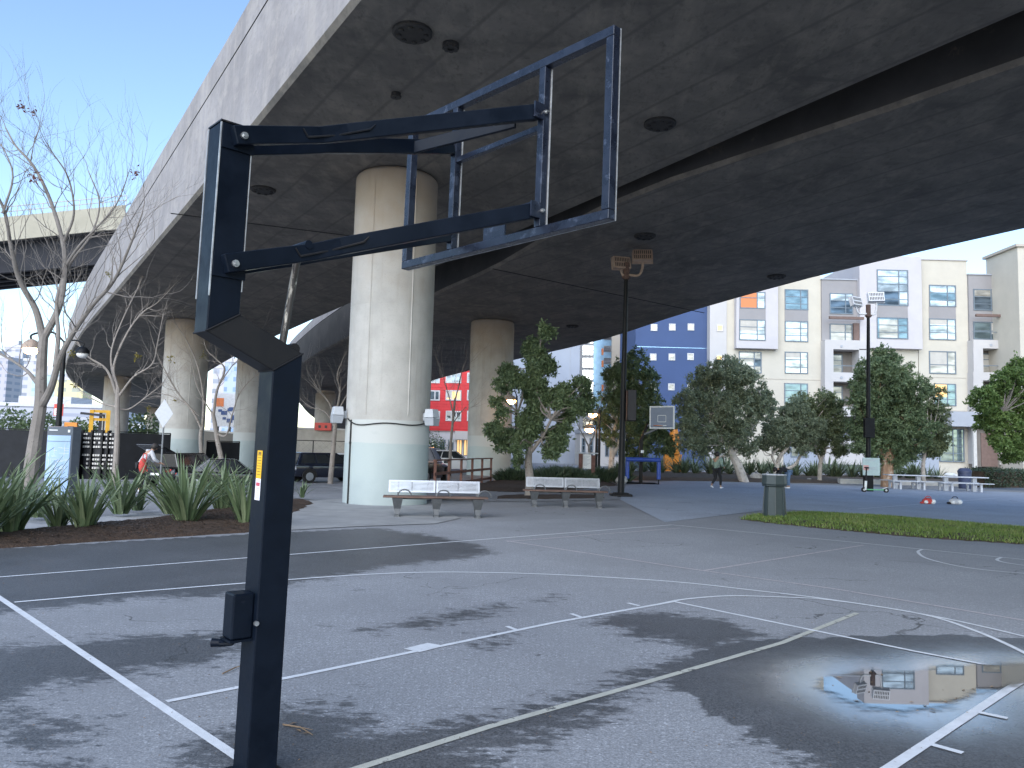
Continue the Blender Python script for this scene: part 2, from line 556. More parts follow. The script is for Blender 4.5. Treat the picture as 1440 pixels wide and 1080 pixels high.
# puddle: still water in the dip, its film thinning out at the edge
mt, t, bs = nt('puddle_water')
bs.inputs['Base Color'].default_value = (.02, .022, .025, 1); bs.inputs['Roughness'].default_value = .012
bs.inputs['IOR'].default_value = 3.2
N = t.nodes.new; L = t.links.new
at = N('ShaderNodeAttribute'); at.attribute_name = 'depth'
tc = N('ShaderNodeTexCoord'); mp = N('ShaderNodeMapping'); mp.inputs['Scale'].default_value = (1, 1.6, 1); L(tc.outputs['Object'], mp.inputs[0])
n1 = N('ShaderNodeTexNoise'); n1.inputs['Scale'].default_value = 4; n1.inputs['Detail'].default_value = 9; n1.inputs['Roughness'].default_value = .7; L(mp.outputs[0], n1.inputs['Vector'])
ma = N('ShaderNodeMath'); ma.operation = 'MULTIPLY_ADD'; L(n1.outputs['Fac'], ma.inputs[0]); ma.inputs[1].default_value = .36; L(at.outputs['Fac'], ma.inputs[2])
mr = N('ShaderNodeMapRange'); mr.interpolation_type = 'SMOOTHSTEP'; L(ma.outputs[0], mr.inputs[0]); mr.inputs[1].default_value = .10; mr.inputs[2].default_value = .24
tp = N('ShaderNodeBsdfTransparent'); mx = N('ShaderNodeMixShader'); L(mr.outputs[0], mx.inputs[0]); L(tp.outputs[0], mx.inputs[1]); L(bs.outputs[0], mx.inputs[2])
L(mx.outputs[0], t.nodes['Material Output'].inputs[0])
px0, px1 = min(p[0] for p in pw) - .4, max(p[0] for p in pw) + .3; py0, py1 = min(p[1] for p in pw) - .4, max(p[1] for p in pw) + .4
PX = np.arange(px0, px1, .05); PY = np.arange(py0, py1, .05); PQ = np.array([(x, y) for y in PY for x in PX]); pdist = sdist(PQ, pw)
k = len(PX); fs = [q for q in ((j * k + i, j * k + i + 1, (j + 1) * k + i + 1, (j + 1) * k + i) for j in range(len(PY) - 1) for i in range(k - 1)) if max(pdist[list(q)]) > -.3]
me = bpy.data.meshes.new('puddle'); me.from_pydata([(x, y, .0105) for x, y in PQ], [], fs)
at_ = me.attributes.new('depth', 'FLOAT', 'POINT'); at_.data.foreach_set('value', pdist.astype(np.float32)); me.materials.append(mt)
o = bpy.data.objects.new('puddle', me); col.objects.link(o); struct(o)

# far ball court, concrete pad, paths and beds
far = [gp(*p) for p in ((935, 735), (872, 703), (880, 683), (955, 675.5), (1180, 683), (1440, 693), (1640, 703), (1640, 770), (1440, 742), (1260, 726), (1090, 716))]
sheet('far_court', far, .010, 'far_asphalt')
pad = [gp(*p) for p in ((392, 747), (500, 741), (612, 737), (648, 729), (606, 712), (500, 700), (428, 706), (405, 725))]
sheet('concrete_pad', pad, .012, 'pad_concrete')
walk = [gp(*p) for p in ((-250, 790), (-200, 720), (60, 690), (340, 688), (345, 700), (200, 735), (60, 755))]
sheet('footpath', walk, .010, 'path_concrete')
pth = [gp(*p) for p in ((405, 700), (432, 682), (490, 684), (560, 690), (640, 695), (740, 693), (860, 690), (872, 703), (740, 706), (600, 704), (480, 708))]
sheet('asphalt_path', pth, .014, 'asphalt')


def bed(name, outline, h, mt, step=.3, z0=.02):
    """a low mound of mulch or soil filling an outline"""
    pl = [(p.x, p.y) for p in outline]
    x0, x1 = min(p[0] for p in pl), max(p[0] for p in pl); y0, y1 = min(p[1] for p in pl), max(p[1] for p in pl)
    X = np.arange(x0, x1 + step, step); Y = np.arange(y0, y1 + step, step)
    Q = np.array([(x, y) for y in Y for x in X]); d = sdist(Q, pl)
    vs = [(x, y, hgt(x, y) + (z0 + h * min(1, max(0, k) / .7) + (rnd.uniform(-.02, .03) if k > 0 else 0) if k > -step * .2 else -.05)) for (x, y), k in zip(Q, d)]
    n = len(X); fs = []
    for j in range(len(Y) - 1):
        for i in range(n - 1):
            q = (j * n + i, j * n + i + 1, (j + 1) * n + i + 1, (j + 1) * n + i)
            if max(d[k] for k in q) > -.05: fs.append(q)
    b = MB(); b.add(vs, fs)
    return struct(b.build(name, mt, smooth=True, recalc=False))


bed('mulch_bed', [gp(*p) for p in ((-260, 796), (-220, 770), (0, 752), (75, 744), (200, 733), (240, 726), (340, 712), (425, 703), (440, 708), (405, 726), (392, 746), (200, 758), (0, 771))], .1, 'mulch', .12)
bed('planting_bed', [gp(*p) for p in ((640, 689), (690, 677), (850, 676), (868, 683), (800, 689), (720, 692))], .1, 'mulch', .35)
bed('tree_pit', [gp(*p) for p in ((700, 698), (750, 696), (845, 697), (848, 701), (760, 702.5), (700, 702))], .03, 'mulch', .25)
bed('tree_bed', [gp(*p) for p in ((868, 675), (872, 664), (1400, 676), (1800, 684), (1800, 697), (1440, 686), (1300, 681), (1180, 680))], .15, 'soil', .6)
# ------------------------------------------------------------------ elevated roadways
def soffit_mat(name, base, dark, warm):
    mt, t, b = nt(name)
    N = t.nodes.new; L = t.links.new
    tc = N('ShaderNodeTexCoord')
    def noise(sc, st, det=7, ro=.65):
        mp = N('ShaderNodeMapping'); mp.inputs['Scale'].default_value = st; mp.inputs['Rotation'].default_value = (0, 0, R(-33))
        L(tc.outputs['Object'], mp.inputs['Vector'])
        n = N('ShaderNodeTexNoise'); n.inputs['Scale'].default_value = sc; n.inputs['Detail'].default_value = det; n.inputs['Roughness'].default_value = ro
        L(mp.outputs[0], n.inputs['Vector']); return n.outputs['Fac']
    def mix(f, a, c, lo, hi, amt):
        r = N('ShaderNodeMapRange'); L(f, r.inputs[0]); r.inputs[1].default_value = lo; r.inputs[2].default_value = hi; r.inputs[4].default_value = amt
        q = N('ShaderNodeMix'); q.data_type = 'RGBA'; L(r.outputs[0], q.inputs['Factor'])
        for k, x in (('A', a), ('B', c)):
            if isinstance(x, tuple): q.inputs[k].default_value = (*x, 1)
            else: L(x, q.inputs[k])
        return q.outputs['Result']
    c = mix(noise(.5, (1, 1, 1)), base, dark, .38, .66, .85)
    c = mix(noise(2.2, (1, .25, 1)), c, warm, .5, .72, .6)        # board marks along the span
    c = mix(noise(1.1, (.35, 1.2, 1.2)), c, dark, .58, .7, .7)
    c = mix(noise(7, (1, .5, 1), 6, .75), c, dark, .52, .7, .8)         # pitted skin
    c = mix(noise(1.0, (1.6, 1.6, .12)), c, warm, .52, .7, .5)    # runs down the sides
    wv = N('ShaderNodeTexWave'); wv.wave_type = 'BANDS'; wv.bands_direction = 'X'; wv.inputs['Scale'].default_value = .26; wv.inputs['Distortion'].default_value = .25; wv.inputs['Detail'].default_value = 3
    mw = N('ShaderNodeMapping'); mw.inputs['Rotation'].default_value = (0, 0, R(-33)); L(tc.outputs['Object'], mw.inputs['Vector']); L(mw.outputs[0], wv.inputs['Vector'])
    c = mix(wv.outputs['Fac'], c, dark, .975, 1.0, .55)              # board joints of the formwork
    L(c, b.inputs['Base Color']); b.inputs['Roughness'].default_value = .88
    bp = N('ShaderNodeBump'); bp.inputs['Strength'].default_value = .3; bp.inputs['Distance'].default_value = .03
    L(noise(7, (1, .4, 1)), bp.inputs['Height']); L(bp.outputs[0], b.inputs['Normal'])


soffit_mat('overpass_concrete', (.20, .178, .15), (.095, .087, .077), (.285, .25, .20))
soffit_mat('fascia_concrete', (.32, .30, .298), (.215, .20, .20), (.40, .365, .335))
mat('gap_shade_concrete', (.055, .05, .045), .9, var=.3, scale=.6, c3=(.11, .09, .07), thr=.62, s3=1.2)  # shade of the deep gap darkened into the inner web colour
mat('joint_gap', (.01, .01, .01), .95)
mat('iron', (.03, .028, .026), .7, var=.3, scale=10)
mat('tan_concrete', (.46, .42, .33), .9, var=.1, scale=.4)
mat('dark_girder', (.03, .03, .036), .8, var=.2, scale=.5)

# pier concrete: bare above, mint anti-graffiti coats below, stain near the top
def pier_mat(name, z1, z2):
    mt, t, b = nt(name)
    N = t.nodes.new; L = t.links.new
    tc = N('ShaderNodeTexCoord'); sp = N('ShaderNodeSeparateXYZ'); L(tc.outputs['Object'], sp.inputs[0])
    def noise(sc, st=(1, 1, 1), det=7):
        mp = N('ShaderNodeMapping'); mp.inputs['Scale'].default_value = st; L(tc.outputs['Object'], mp.inputs['Vector'])
        n = N('ShaderNodeTexNoise'); n.inputs['Scale'].default_value = sc; n.inputs['Detail'].default_value = det; L(mp.outputs[0], n.inputs['Vector']); return n.outputs['Fac']
    def mr(x, a, c, lo=0., hi=1.):
        r = N('ShaderNodeMapRange'); L(x, r.inputs[0]); r.inputs[1].default_value = a; r.inputs[2].default_value = c; r.inputs[3].default_value = lo; r.inputs[4].default_value = hi; return r.outputs[0]
    def mix(f, a, c):
        q = N('ShaderNodeMix'); q.data_type = 'RGBA'; L(f, q.inputs['Factor'])
        for k, x in (('A', a), ('B', c)):
            if isinstance(x, tuple): q.inputs[k].default_value = (*x, 1)
            else: L(x, q.inputs[k])
        return q.outputs['Result']
    c = mix(mr(noise(1.5), .35, .65), (.355, .342, .315), (.44, .425, .395))
    c = mix(mr(noise(3, (2, 2, .15)), .55, .75, 0, .4), c, (.27, .25, .21))
    c = mix(mr(noise(30), .55, .75, 0, .35), c, (.25, .24, .22))
    def add(x, k):
        q = N('ShaderNodeMath'); q.operation = 'MULTIPLY_ADD'; L(x, q.inputs[0]); q.inputs[1].default_value = k; q.inputs[2].default_value = -k / 2
        p = N('ShaderNodeMath'); p.operation = 'ADD'; L(sp.outputs['Z'], p.inputs[0]); L(q.outputs[0], p.inputs[1]); return p.outputs[0]
    rust = mr(add(noise(1.3), 3.0), 5.6, 8.4, 0, .6)
    c = mix(rust, c, (.33, .24, .15))                              # brown weathering under the deck
    c = mix(mr(sp.outputs['Z'], z1 + .012, z1, 0, 1), c, (.44, .455, .435))
    pn = mix(mr(noise(.7), .45, .55), (.37, .425, .415), (.335, .39, .385))
    c = mix(mr(add(noise(.6), .25), z2 + .012, z2, 0, .9), c, pn)
    c = mix(mr(noise(5), .62, .8, 0, .25), c, (.3, .33, .32))
    L(c, b.inputs['Base Color']); b.inputs['Roughness'].default_value = .8
    bp = N('ShaderNodeBump'); bp.inputs['Strength'].default_value = .15; bp.inputs['Distance'].default_value = .02
    L(noise(25), bp.inputs['Height']); L(bp.outputs[0], b.inputs['Normal'])


pier_mat('pier_concrete', 2.25, 1.62)


def girder(parent, left, right, z0, deck, top, zdrop=None, dl=False, dr=False):
    """box girder between two edges; zdrop lowers stations on the way to the ground"""
    n = len(left); k = None; vs = []; fs = []; mi = []
    for i in range(n):
        l = V((left[i][0], left[i][1])); r = V((right[i][0], right[i][1])); w = (r - l); W = w.length; w.normalize()
        dz = zdrop[i] if zdrop else 0
        sec = [(.10, z0), (W - .10, z0), (W, z0 + .12), (W, deck - .03), (W - .04, deck - .02), (W - .04, deck + .02), (W, deck + .03), (W, top), (W - .28, top), (W - .34, deck + .15), (.34, deck + .15), (.28, top), (0, top),
               (0, deck + .03), (.04, deck + .02), (.04, deck - .02), (0, deck - .03), (0, z0 + .12)]
        k = len(sec)
        vs += [(l.x + w.x * a, l.y + w.y * a, z + dz) for a, z in sec]
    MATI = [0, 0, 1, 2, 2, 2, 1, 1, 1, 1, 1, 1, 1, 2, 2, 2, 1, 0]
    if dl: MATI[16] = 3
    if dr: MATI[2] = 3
    for i in range(n - 1):
        for j in range(k):
            a = i * k + j; b_ = i * k + (j + 1) % k
            fs.append((a, b_, b_ + k, a + k)); mi.append(MATI[j])
    fs.append(tuple(range(k))); mi.append(1); fs.append(tuple((n - 1) * k + j for j in range(k))); mi.append(1)
    b = MB(); b.v = vs; b.f = fs; b.m = mi
    return b.build('box_girder', ['overpass_concrete', 'fascia_concrete', 'joint_gap', 'gap_shade_concrete'], parent, smooth=True, ang=25)


def pier(parent, x, y, top, r, z=0.0, seam=True, name='pier'):
    b = MB()
    prof = [(r, z - .3), (r, top - 1.2)]
    for i in range(7):                      # flat head with a rounded shoulder
        a = i / 6 * math.pi / 2
        prof.append((r - .16 * (1 - math.cos(a)), top - .16 + .16 * math.sin(a)) if i else (r, top - .16))
    prof.append((r - .16, top + .3))
    b.lathe(prof, 40)
    o = b.build(name, 'pier_concrete', parent, smooth=True); o.location = (x, y, 0)
    if seam:
        c = MB()
        for a in (-1.95, -.95, .3, 1.8):
            c.box(r * math.cos(a) - .014, r * math.sin(a) - .014, 2.4, r * math.cos(a) + .014, r * math.sin(a) + .014, top - .3)
        c.lathe([(r - .01, 2.32), (r + .003, 2.325), (r + .003, 2.35), (r - .01, 2.355)], 40)
        c.lathe([(r - .01, 5.4), (r + .004, 5.405), (r + .004, 5.42), (r - .01, 5.425)], 40)
        s = c.build('formwork_seam', 'pier_concrete', o)
    return o


# A: the roadway overhead, running away to the left
ZA = 9.2
la = [(31, -38), (13, -11.5)] + [tuple(gp(*q, ZA).xy) for q in ((500, 0), (350, 185), (265, 288), (180, 390), (100, 480), (92, 524))] + [(-68, 122), (-84, 158), (-98, 189), (-120, 250)]
ra = [(41.5, -38), (23, -11)] + [tuple(gp(*q, ZA).xy) for q in ((1440, 18), (860, 270), (615, 375), (440, 450), (333, 500))] + [(-41, 100), (-52, 122), (-69, 158), (-84, 189), (-105, 250)]
la[6] = (-35.0, 61.7)
LA = spline(la, 5); RA_ = spline(ra, 5)
def along(path, n):
    """resample by length"""
    d = [0]
    for p, q in zip(path[:-1], path[1:]): d.append(d[-1] + (q - p).length)
    o = []
    for k in range(n):
        t = d[-1] * k / (n - 1); i = 0
        while i < len(d) - 2 and d[i + 1] < t: i += 1
        o.append(path[i].lerp(path[i + 1], (t - d[i]) / max(1e-6, d[i + 1] - d[i])))
    return o
LA = along(LA, 90); RA_ = along(RA_, 90)
A = thing('overpass', 'long curving concrete overpass above the court, its sunlit side wall against the sky', 'overpass', (0, 0, 0))
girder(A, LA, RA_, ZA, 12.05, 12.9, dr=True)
col1 = gp(541, 711.5); d1 = V((col1.x, col1.y)).normalized() * 1.17
P1 = V((col1.x + d1.x, col1.y + d1.y))
pier(A, P1.x, P1.y, ZA, 1.16)
p3 = dp(265, 455, 49.5); pier(A, p3.x, p3.y, ZA, 1.33, -.55)
p4 = dp(357, 500, 61); pier(A, p4.x, p4.y, ZA, 1.22, -.55)
p5 = dp(164, 560, 96); pier(A, p5.x, p5.y, ZA, 1.5, -.55)
# soffit joints and access covers
def cover(parent, u, v, z, r=.37):
    c = gp(u, v, z); b = MB()
    b.lathe([(r, 0), (r, -.05), (r * .9, -.075)], 24)
    for i in range(8):
        a = i * math.pi / 4
        b.lathe([(.05, -.06), (.05, -.10), (.03, -.105)], 8, (r * .68 * math.cos(a), r * .68 * math.sin(a), 0))
    o = b.build('access_cover', 'iron', parent); o.location = (c.x, c.y, z)
for q in ((580, 44), (928, 173), (370, 266)): cover(A, *q, ZA)
for q, r in (((634, 62), .16), ((557, 131), .1)): cover(A, *q, ZA, r)
def joint(parent, pa, pb, z):
    b = MB(); b.beam(V((pa.x, pa.y, z)), V((pb.x, pb.y, z)), .09, .012); b.build('expansion_joint', 'joint_gap', parent)
joint(A, gp(240, 300, ZA), gp(600, 345, ZA), ZA)

# B: the second roadway beyond, a little lower
ZB = 9.0
lb = [(41, -33), (24.5, -9)] + [tuple(gp(*q, ZB).xy) for q in ((1440, 88), (870, 283), (693, 378), (610, 415), (490, 475), (430, 508))] + [(-27, 92), (-33, 120), (-37, 150), (-38, 200)]
rb = [(54, -36), (36, -9)] + [tuple(gp(*q, ZB).xy) for q in ((1440, 322), (1000, 430), (840, 480))] + [(-2, 70)] + [tuple(gp(600, 538, ZB).xy)] + [(-17, 115), (-22, 150), (-24, 200)]
LB = along(spline(lb, 5), 90); RB = along(spline(rb, 5), 90)
B = thing('overpass', 'second concrete overpass carried beyond the first, lower and darker with the access joint', 'overpass', (0, 0, 0))
drop = [-(5.5 * sst(85, 200, p.y)) for p in LB]
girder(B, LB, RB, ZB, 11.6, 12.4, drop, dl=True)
c2 = gp(686, 669); pier(B, c2.x + .0, c2.y + 1.2, ZB, 1.28)
p6 = dp(458, 560, 100); pier(B, p6.x, p6.y, 8, 1.3, -.55, False)
p7 = dp(217, 595, 190); pier(A, p7.x, p7.y, ZA, 1.8, -.55, False)
for q in ((907, 331), (1092, 388), (805, 458)): cover(B, *q, ZB)
joint(B, gp(693, 378, ZB), gp(990, 440, ZB), ZB)
# added slab between the two decks, shuts sky light out of the gap
b = MB(); vs = []; fs = []
i0 = 0
sel = [i for i in range(90) if RA_[i].y < 40]
for i in sel:
    p = RA_[i]; q = min(LB, key=lambda s: (s - p).length)
    vs += [(p.x - .25, p.y - .15, 11.3), (q.x + .25, q.y + .15, 11.3), (q.x + .25, q.y + .15, 11.5), (p.x - .25, p.y - .15, 11.5)]
for i in range(len(sel) - 1):
    for j in range(4): fs.append((4 * i + j, 4 * i + (j + 1) % 4, 4 * i + 4 + (j + 1) % 4, 4 * i + 4 + j))
b.add(vs, fs); b.build('added_gap_slab', 'overpass_concrete', B)

# C: a steel girder ramp far to the left
C_ = thing('overpass', 'tan elevated ramp with dark steel girders crossing at the far left', 'overpass', (0, 0, 0))
q0 = dp(-260, 350, 68); q1 = dp(175, 322, 80)
dirn = (q1 - q0).xy.normalized(); nrm = V((-dirn.y, dirn.x))
def strip(b, z0a, z1a, z0b, z1b, o0, o1):
    vs = []
    for p, z0, z1 in ((q0, z0a, z1a), (q1, z0b, z1b)):
        for o, z in ((o0, z0), (o1, z0), (o1, z1), (o0, z1)): vs.append((p.x + nrm.x * o, p.y + nrm.y * o, z))
    b.add(vs, [(0, 1, 2, 3), (4, 7, 6, 5), (0, 4, 5, 1), (1, 5, 6, 2), (2, 6, 7, 3), (3, 7, 4, 0)])
za = dp(0, 347, 72.9); top_ = lambda u, v: dp(u, v, 68 + 12 * (u + 260) / 435).z
ta, tb = top_(-260, 331), top_(175, 288); fa, fb = top_(-260, 366), top_(175, 321); ba, bb = top_(-260, 405), top_(175, 366)
b = MB(); strip(b, fa, ta, fb, tb, 0, .35); b.build('parapet', 'tan_concrete', C_)
b = MB(); strip(b, fa - .15, fa + .25, fb - .15, fb + .25, .36, 11); b.build('deck', 'dark_girder', C_)
for o in (1.2, 3.6, 6.0, 8.4, 10.4):
    b = MB(); strip(b, ba, fa - .16, bb, fb - .16, o, o + .15); strip(b, ba, ba + .15, bb, bb + .15, o - .25, o + .4); b.build('girder', 'dark_girder', C_)
b = MB()
for h in (.5, 1.0): b.beam(V((q0.x, q0.y, ta + h)), V((q1.x, q1.y, tb + h)), .08, .08)
for i in range(24):
    p = q0.lerp(q1, i / 23); z = ta + (tb - ta) * i / 23
    b.beam((p.x, p.y, z - .1), (p.x, p.y, z + 1.0), .07, .07)
b.build('railing', 'kerb_concrete', C_)
# ------------------------------------------------------------------ basketball goal frame, backboard glass gone
HX, HY, HA = -1.185, 3.855, 42.8
DX, DY = .051, -.048        # the board sits a little off the post's centre plane
hoop = thing('basketball_goal', 'black adjustable basketball goal with an empty backboard frame on a bent square post', 'basketball goal', (HX, HY, 0))
hoop.matrix_world = Matrix.Translation((HX, HY, 0)) @ Matrix.Rotation(.014, 4, 'Y') @ Matrix.Rotation(R(HA), 4, 'Z')
UX = -.335           # offset of the upper post
s2 = .076
sec = [(-s2, -s2), (s2, -s2), (s2, s2), (-s2, s2)]
def ring4(x, z, k): return [(x + i * s2, j * s2, z + k * i * s2) for i, j in ((-1, -1), (1, -1), (1, 1), (-1, 1))]
R0, R1, R2, R3 = ring4(0, 0, 0), ring4(0, 1.995, .648), ring4(UX, 2.145, .648), ring4(UX, 3.09, 0)
b = MB(); b.hexa(R2 + R3); post = b.build('upper_post', 'black_paint', hoop, bevel=.006)
b = MB(); b.hexa(R0 + R1); b.build('lower_post', 'black_paint', hoop, bevel=.006)
b = MB(); b.hexa(R1 + R2); b.build('gooseneck', 'rubbed_black', hoop, bevel=.006)
b = MB()
b.sweep([(UX, 0, 3.091), (UX, 0, 3.099)], [(-s2 - .002, -s2 - .002), (s2 + .002, -s2 - .002), (s2 + .002, s2 + .002), (-s2 - .002, s2 + .002)], (0, 1, 0))
b.build('end_cap', 'rubbed_black', post)
# weld seams and rubbed edges
b = MB()
for y in (-s2, s2):
    b.beam((UX - s2, y, 2.26), (UX - s2, y, 3.085), .006, .006)
b.beam((UX + s2, -s2, 2.30), (UX + s2, -s2, 3.085), .004, .004)
b.build('rubbed_edge', 'bare_edge', post)
for x, z in ((0, 1.995), (UX, 2.145)):
    b = MB(); q = [V((x + i * (s2 + .001), j * (s2 + .001), z + .648 * i * s2)) for i, j in ((-1, -1), (1, -1), (1, 1), (-1, 1), (-1, -1))]
    b.tube(q, .0045, 6); b.build('weld_seam', 'rubbed_black', hoop, smooth=True)
b = MB(); b.lathe([(.16, 0), (.16, .03)], 4, (0, 0, 0), math.pi / 4); b.build('base_plate', 'black_paint', hoop)

BX = 1.275 + DX           # board plane
ZUP, ZLP = 3.025, 2.415     # pivots at the post
ZUB, ZLB = 3.58, 2.99       # pivots at the board
# arms: flat from the side, crimped where they turn outwards
def arm(sgn, za, zb, h=.088):
    y0 = sgn * .112; y1 = sgn * .40 + DY
    pts = [V((UX - .03, y0, za - .005)), V((UX + .42, y0, za + (zb - za) * .25)), V((UX + .56, sgn * .125, za + (zb - za) * .345)), V((BX - .05, y1, zb))]
    b = MB(); w = .05
    rings = []
    for i, p in enumerate(pts):
        d = (pts[min(i + 1, 3)] - pts[max(i - 1, 0)]).normalized()
        x = d.cross(V((0, 0, 1))).normalized(); z = x.cross(d).normalized()
        ww = w * (.5 if i == 1 else .8 if i == 2 else 1); hh = h * (1.0 if i != 1 else .96)
        rings += [p + x * (a * ww) + z * (c * hh) for a, c in ((-.5, -.5), (.5, -.5), (.5, .5), (-.5, .5))]
    fs = [(0, 3, 2, 1), (12, 13, 14, 15)]
    for i in range(3):
        for j in range(4): fs.append((4 * i + j, 4 * i + (j + 1) % 4, 4 * i + 4 + (j + 1) % 4, 4 * i + 4 + j))
    b.add(rings, fs)
    o = b.build('arm', 'black_paint', hoop, bevel=.005)
    c = MB()    # crimp dents: rubbed lips pressed in the tube where it bends
    q = pts[1].lerp(pts[0], .25); r_ = pts[2].lerp(pts[3], .12)
    out = sgn * .021
    c.tube([V((q.x, q.y + out, q.z + .03)), V((q.x + .03, q.y + out * .9, q.z - .005)), V(((q.x + r_.x) / 2, pts[1].y + out * .75, (q.z + r_.z) / 2 - .012)), V((r_.x - .03, r_.y + out, r_.z - .012)), V((r_.x, r_.y + out * 1.05, r_.z + .022))], [.004, .006, .006, .006, .004], 6)
    c.build('crimp', 'rubbed_black', o, smooth=True)
    return o
for sgn in (-1, 1):
    for za, zb in ((ZUP, ZUB), (ZLP, ZLB)): arm(sgn, za, zb)
# bolts through post and board lugs
def bolt(p, sgn, r=.017):
    b = MB(); b.tube([(p[0], p[1], p[2]), (p[0], p[1] + sgn * .012, p[2])], r, 12); b.tube([(p[0], p[1] + sgn * .012, p[2]), (p[0], p[1] + sgn * .024, p[2])], r * .65, 6)
    b.build('bolt', 'bolt_steel', hoop)
for z in (ZUP, ZLP):
    for sgn in (-1, 1): bolt((UX + .01, sgn * .138, z), sgn)
for z in (ZUB, ZLB):
    for sgn in (-1, 1): bolt((BX - .02, DY + sgn * .437, z), sgn, .012)
# lug plates welded to the post
for z in (ZUP, ZLP):
    b = MB()
    for sgn in (-1, 1): b.box(UX - .07, sgn * .082 - .005, z - .06, UX + .085, sgn * .082 + .005, z + .055)
    b.build('pivot_bracket', 'black_paint', hoop)
# backboard frame
bf = MB(); tt = .054; hw = .95; zb0, zb1 = 2.845, 3.915
bf.beam((BX, DY - hw, zb0 + tt / 2), (BX, DY + hw, zb0 + tt / 2), tt, tt); bf.beam((BX, DY - hw, zb1 - tt / 2), (BX, DY + hw, zb1 - tt / 2), tt, tt)
for y in (-hw + tt / 2, hw - tt / 2): bf.beam((BX, DY + y, zb0 + tt + .001), (BX, DY + y, zb1 - tt - .001), tt, tt)
frame = bf.build('backboard_frame', 'worn_steel', hoop, bevel=.004)
for y in (-.41, .41):
    b = MB(); b.beam((BX - .004, DY + y, zb0 + tt + .001), (BX - .004, DY + y, zb1 - tt - .001), .05, .05, (1, 0, 0))
    b.build('upright', 'worn_steel', frame, bevel=.003)
for z in (zb0 + .20, zb0 + .655):
    b = MB(); b.beam((BX - .004, DY - .386, z), (BX - .004, DY + .386, z), .036, .036); b.build('crossbar', 'worn_steel', frame, bevel=.003)
b = MB(); b.box(BX + .0, DY - .10, zb0 + tt + .001, BX + .012, DY + .10, zb0 + .182); b.build('rim_plate', 'worn_steel', frame)
# white-worn rebate of the glazing rail on the court side
b = MB()
b.box(BX + .030, DY - hw, zb0, BX + .036, DY - hw + .022, zb1); b.box(BX + .030, DY + hw - .022, zb0, BX + .036, DY + hw, zb1)
b.box(BX + .030, DY - hw + .023, zb1 - .022, BX + .036, DY + hw - .023, zb1); b.box(BX + .030, DY - hw + .023, zb0, BX + .036, DY + hw - .023, zb0 + .022)
b.build('glazing_rail', 'bare_edge', frame)
for y in (-.41, .41):
    b = MB(); b.box(BX + .022, DY + y - .032, zb0 + .06, BX + .027, DY + y - .02, zb1 - .06); b.build('upright_flange', 'bare_edge', frame)
# clevis tabs
for y in (-.43, .43):
    for z in (ZUB, ZLB):
        b = MB(); b.box(BX - .1, DY + y - .006, z - .045, BX - .03, DY + y + .006, z + .045); b.build('clevis', 'worn_steel', frame)
# diagonal brace between the upper arms
za_, zb_ = ZUP + (ZUB - ZUP) * .60, ZUP + (ZUB - ZUP) * .90
b = MB(); b.beam((UX + 1.24, .27, ZUP + (ZUB - ZUP) * .77 - .01), (UX + 1.54, -.34, ZUP + (ZUB - ZUP) * .93 - .01), .022, .075); b.build('brace', 'black_paint', hoop, bevel=.004)
# lifting rod
b = MB(); b.tube([(.01, .02, 2.09), (UX + .40, .02, 2.56)], [.019, .019], 12); rod = b.build('lifting_rod', 'rod_steel', hoop, smooth=True)
b = MB(); b.tube([(UX + .38, -.13, 2.585), (UX + .38, .13, 2.585)], .022, 10); b.build('cross_pin', 'black_paint', hoop, smooth=True)
b = MB(); b.box(-.015, -.02, 2.0, .065, .06, 2.075); b.tube([(.055, -.03, 2.07), (.055, .07, 2.07)], .028, 12); b.build('rod_foot', 'rubbed_black', hoop)
# crank box with its handle stub
ZC = .775
b = MB(); b.box(-s2 - .105, -.045, ZC - .105, -s2 - .002, .06, ZC + .105)
cb = b.build('crank_box', 'black_paint', hoop, bevel=.008)
b = MB(); b.box(-s2 - .11, -.05, ZC - .118, -s2 - .004, .065, ZC - .107); b.build('crank_lid', 'black_paint', cb)
b = MB(); b.tube([(-s2 - .05, .015, ZC - .112), (-s2 - .07, .02, ZC - .135), (-s2 - .12, .05, ZC - .135)], .012, 8)
b.tube([(-s2 - .09, .04, ZC - .135), (-s2 - .14, .085, ZC - .135)], [.016, .021], 10); b.build('crank_handle', 'black_paint', cb, smooth=True)
b = MB(); b.tube([(-s2 - .006, -.082, ZC - .03), (-s2 - .006, -.095, ZC - .03)], .012, 10); b.build('bolt', 'bolt_steel', cb)
# warning sticker on the back face of the post
ST = MB(); x = -s2 - .0012; zt = 1.555
ST.add([(x, .03, zt - .135), (x, -.025, zt - .135), (x, -.025, zt), (x, .03, zt)], [(0, 1, 2, 3)])
st = ST.build('warning_sticker', 'sticker_yellow', hoop)
b = MB(); b.add([(x, .03, zt - .24), (x, -.025, zt - .24), (x, -.025, zt - .136), (x, .03, zt - .136)], [(0, 1, 2, 3)]); b.build('sticker_panel', 'sticker_white', st)
b = MB(); x -= .0008
b.add([(x, .022, zt - .172), (x, -.017, zt - .172), (x, -.017, zt - .155), (x, .022, zt - .155)], [(0, 1, 2, 3)]); b.build('red_bar', 'sticker_red', st)
b = MB()
for i, (l, h) in enumerate(((.03, .012), (.04, .004), (.036, .003), (.042, .003), (.038, .003), (.044, .003), (.04, .003), (.036, .003), (.042, .003))):
    z = zt - .006 - i * .0135
    b.add([(x, .0025 + l / 2, z - h), (x, .0025 - l / 2, z - h), (x, .0025 - l / 2, z), (x, .0025 + l / 2, z)], [(0, 1, 2, 3)])
b.build('sticker_print', 'sticker_ink', st)
b = MB()
for i in range(5):
    z = zt - .182 - i * .011
    b.add([(x, .015, z - .003), (x, -.012, z - .003), (x, -.012, z), (x, .015, z)], [(0, 1, 2, 3)])
b.build('sticker_print', 'sticker_grey', st)
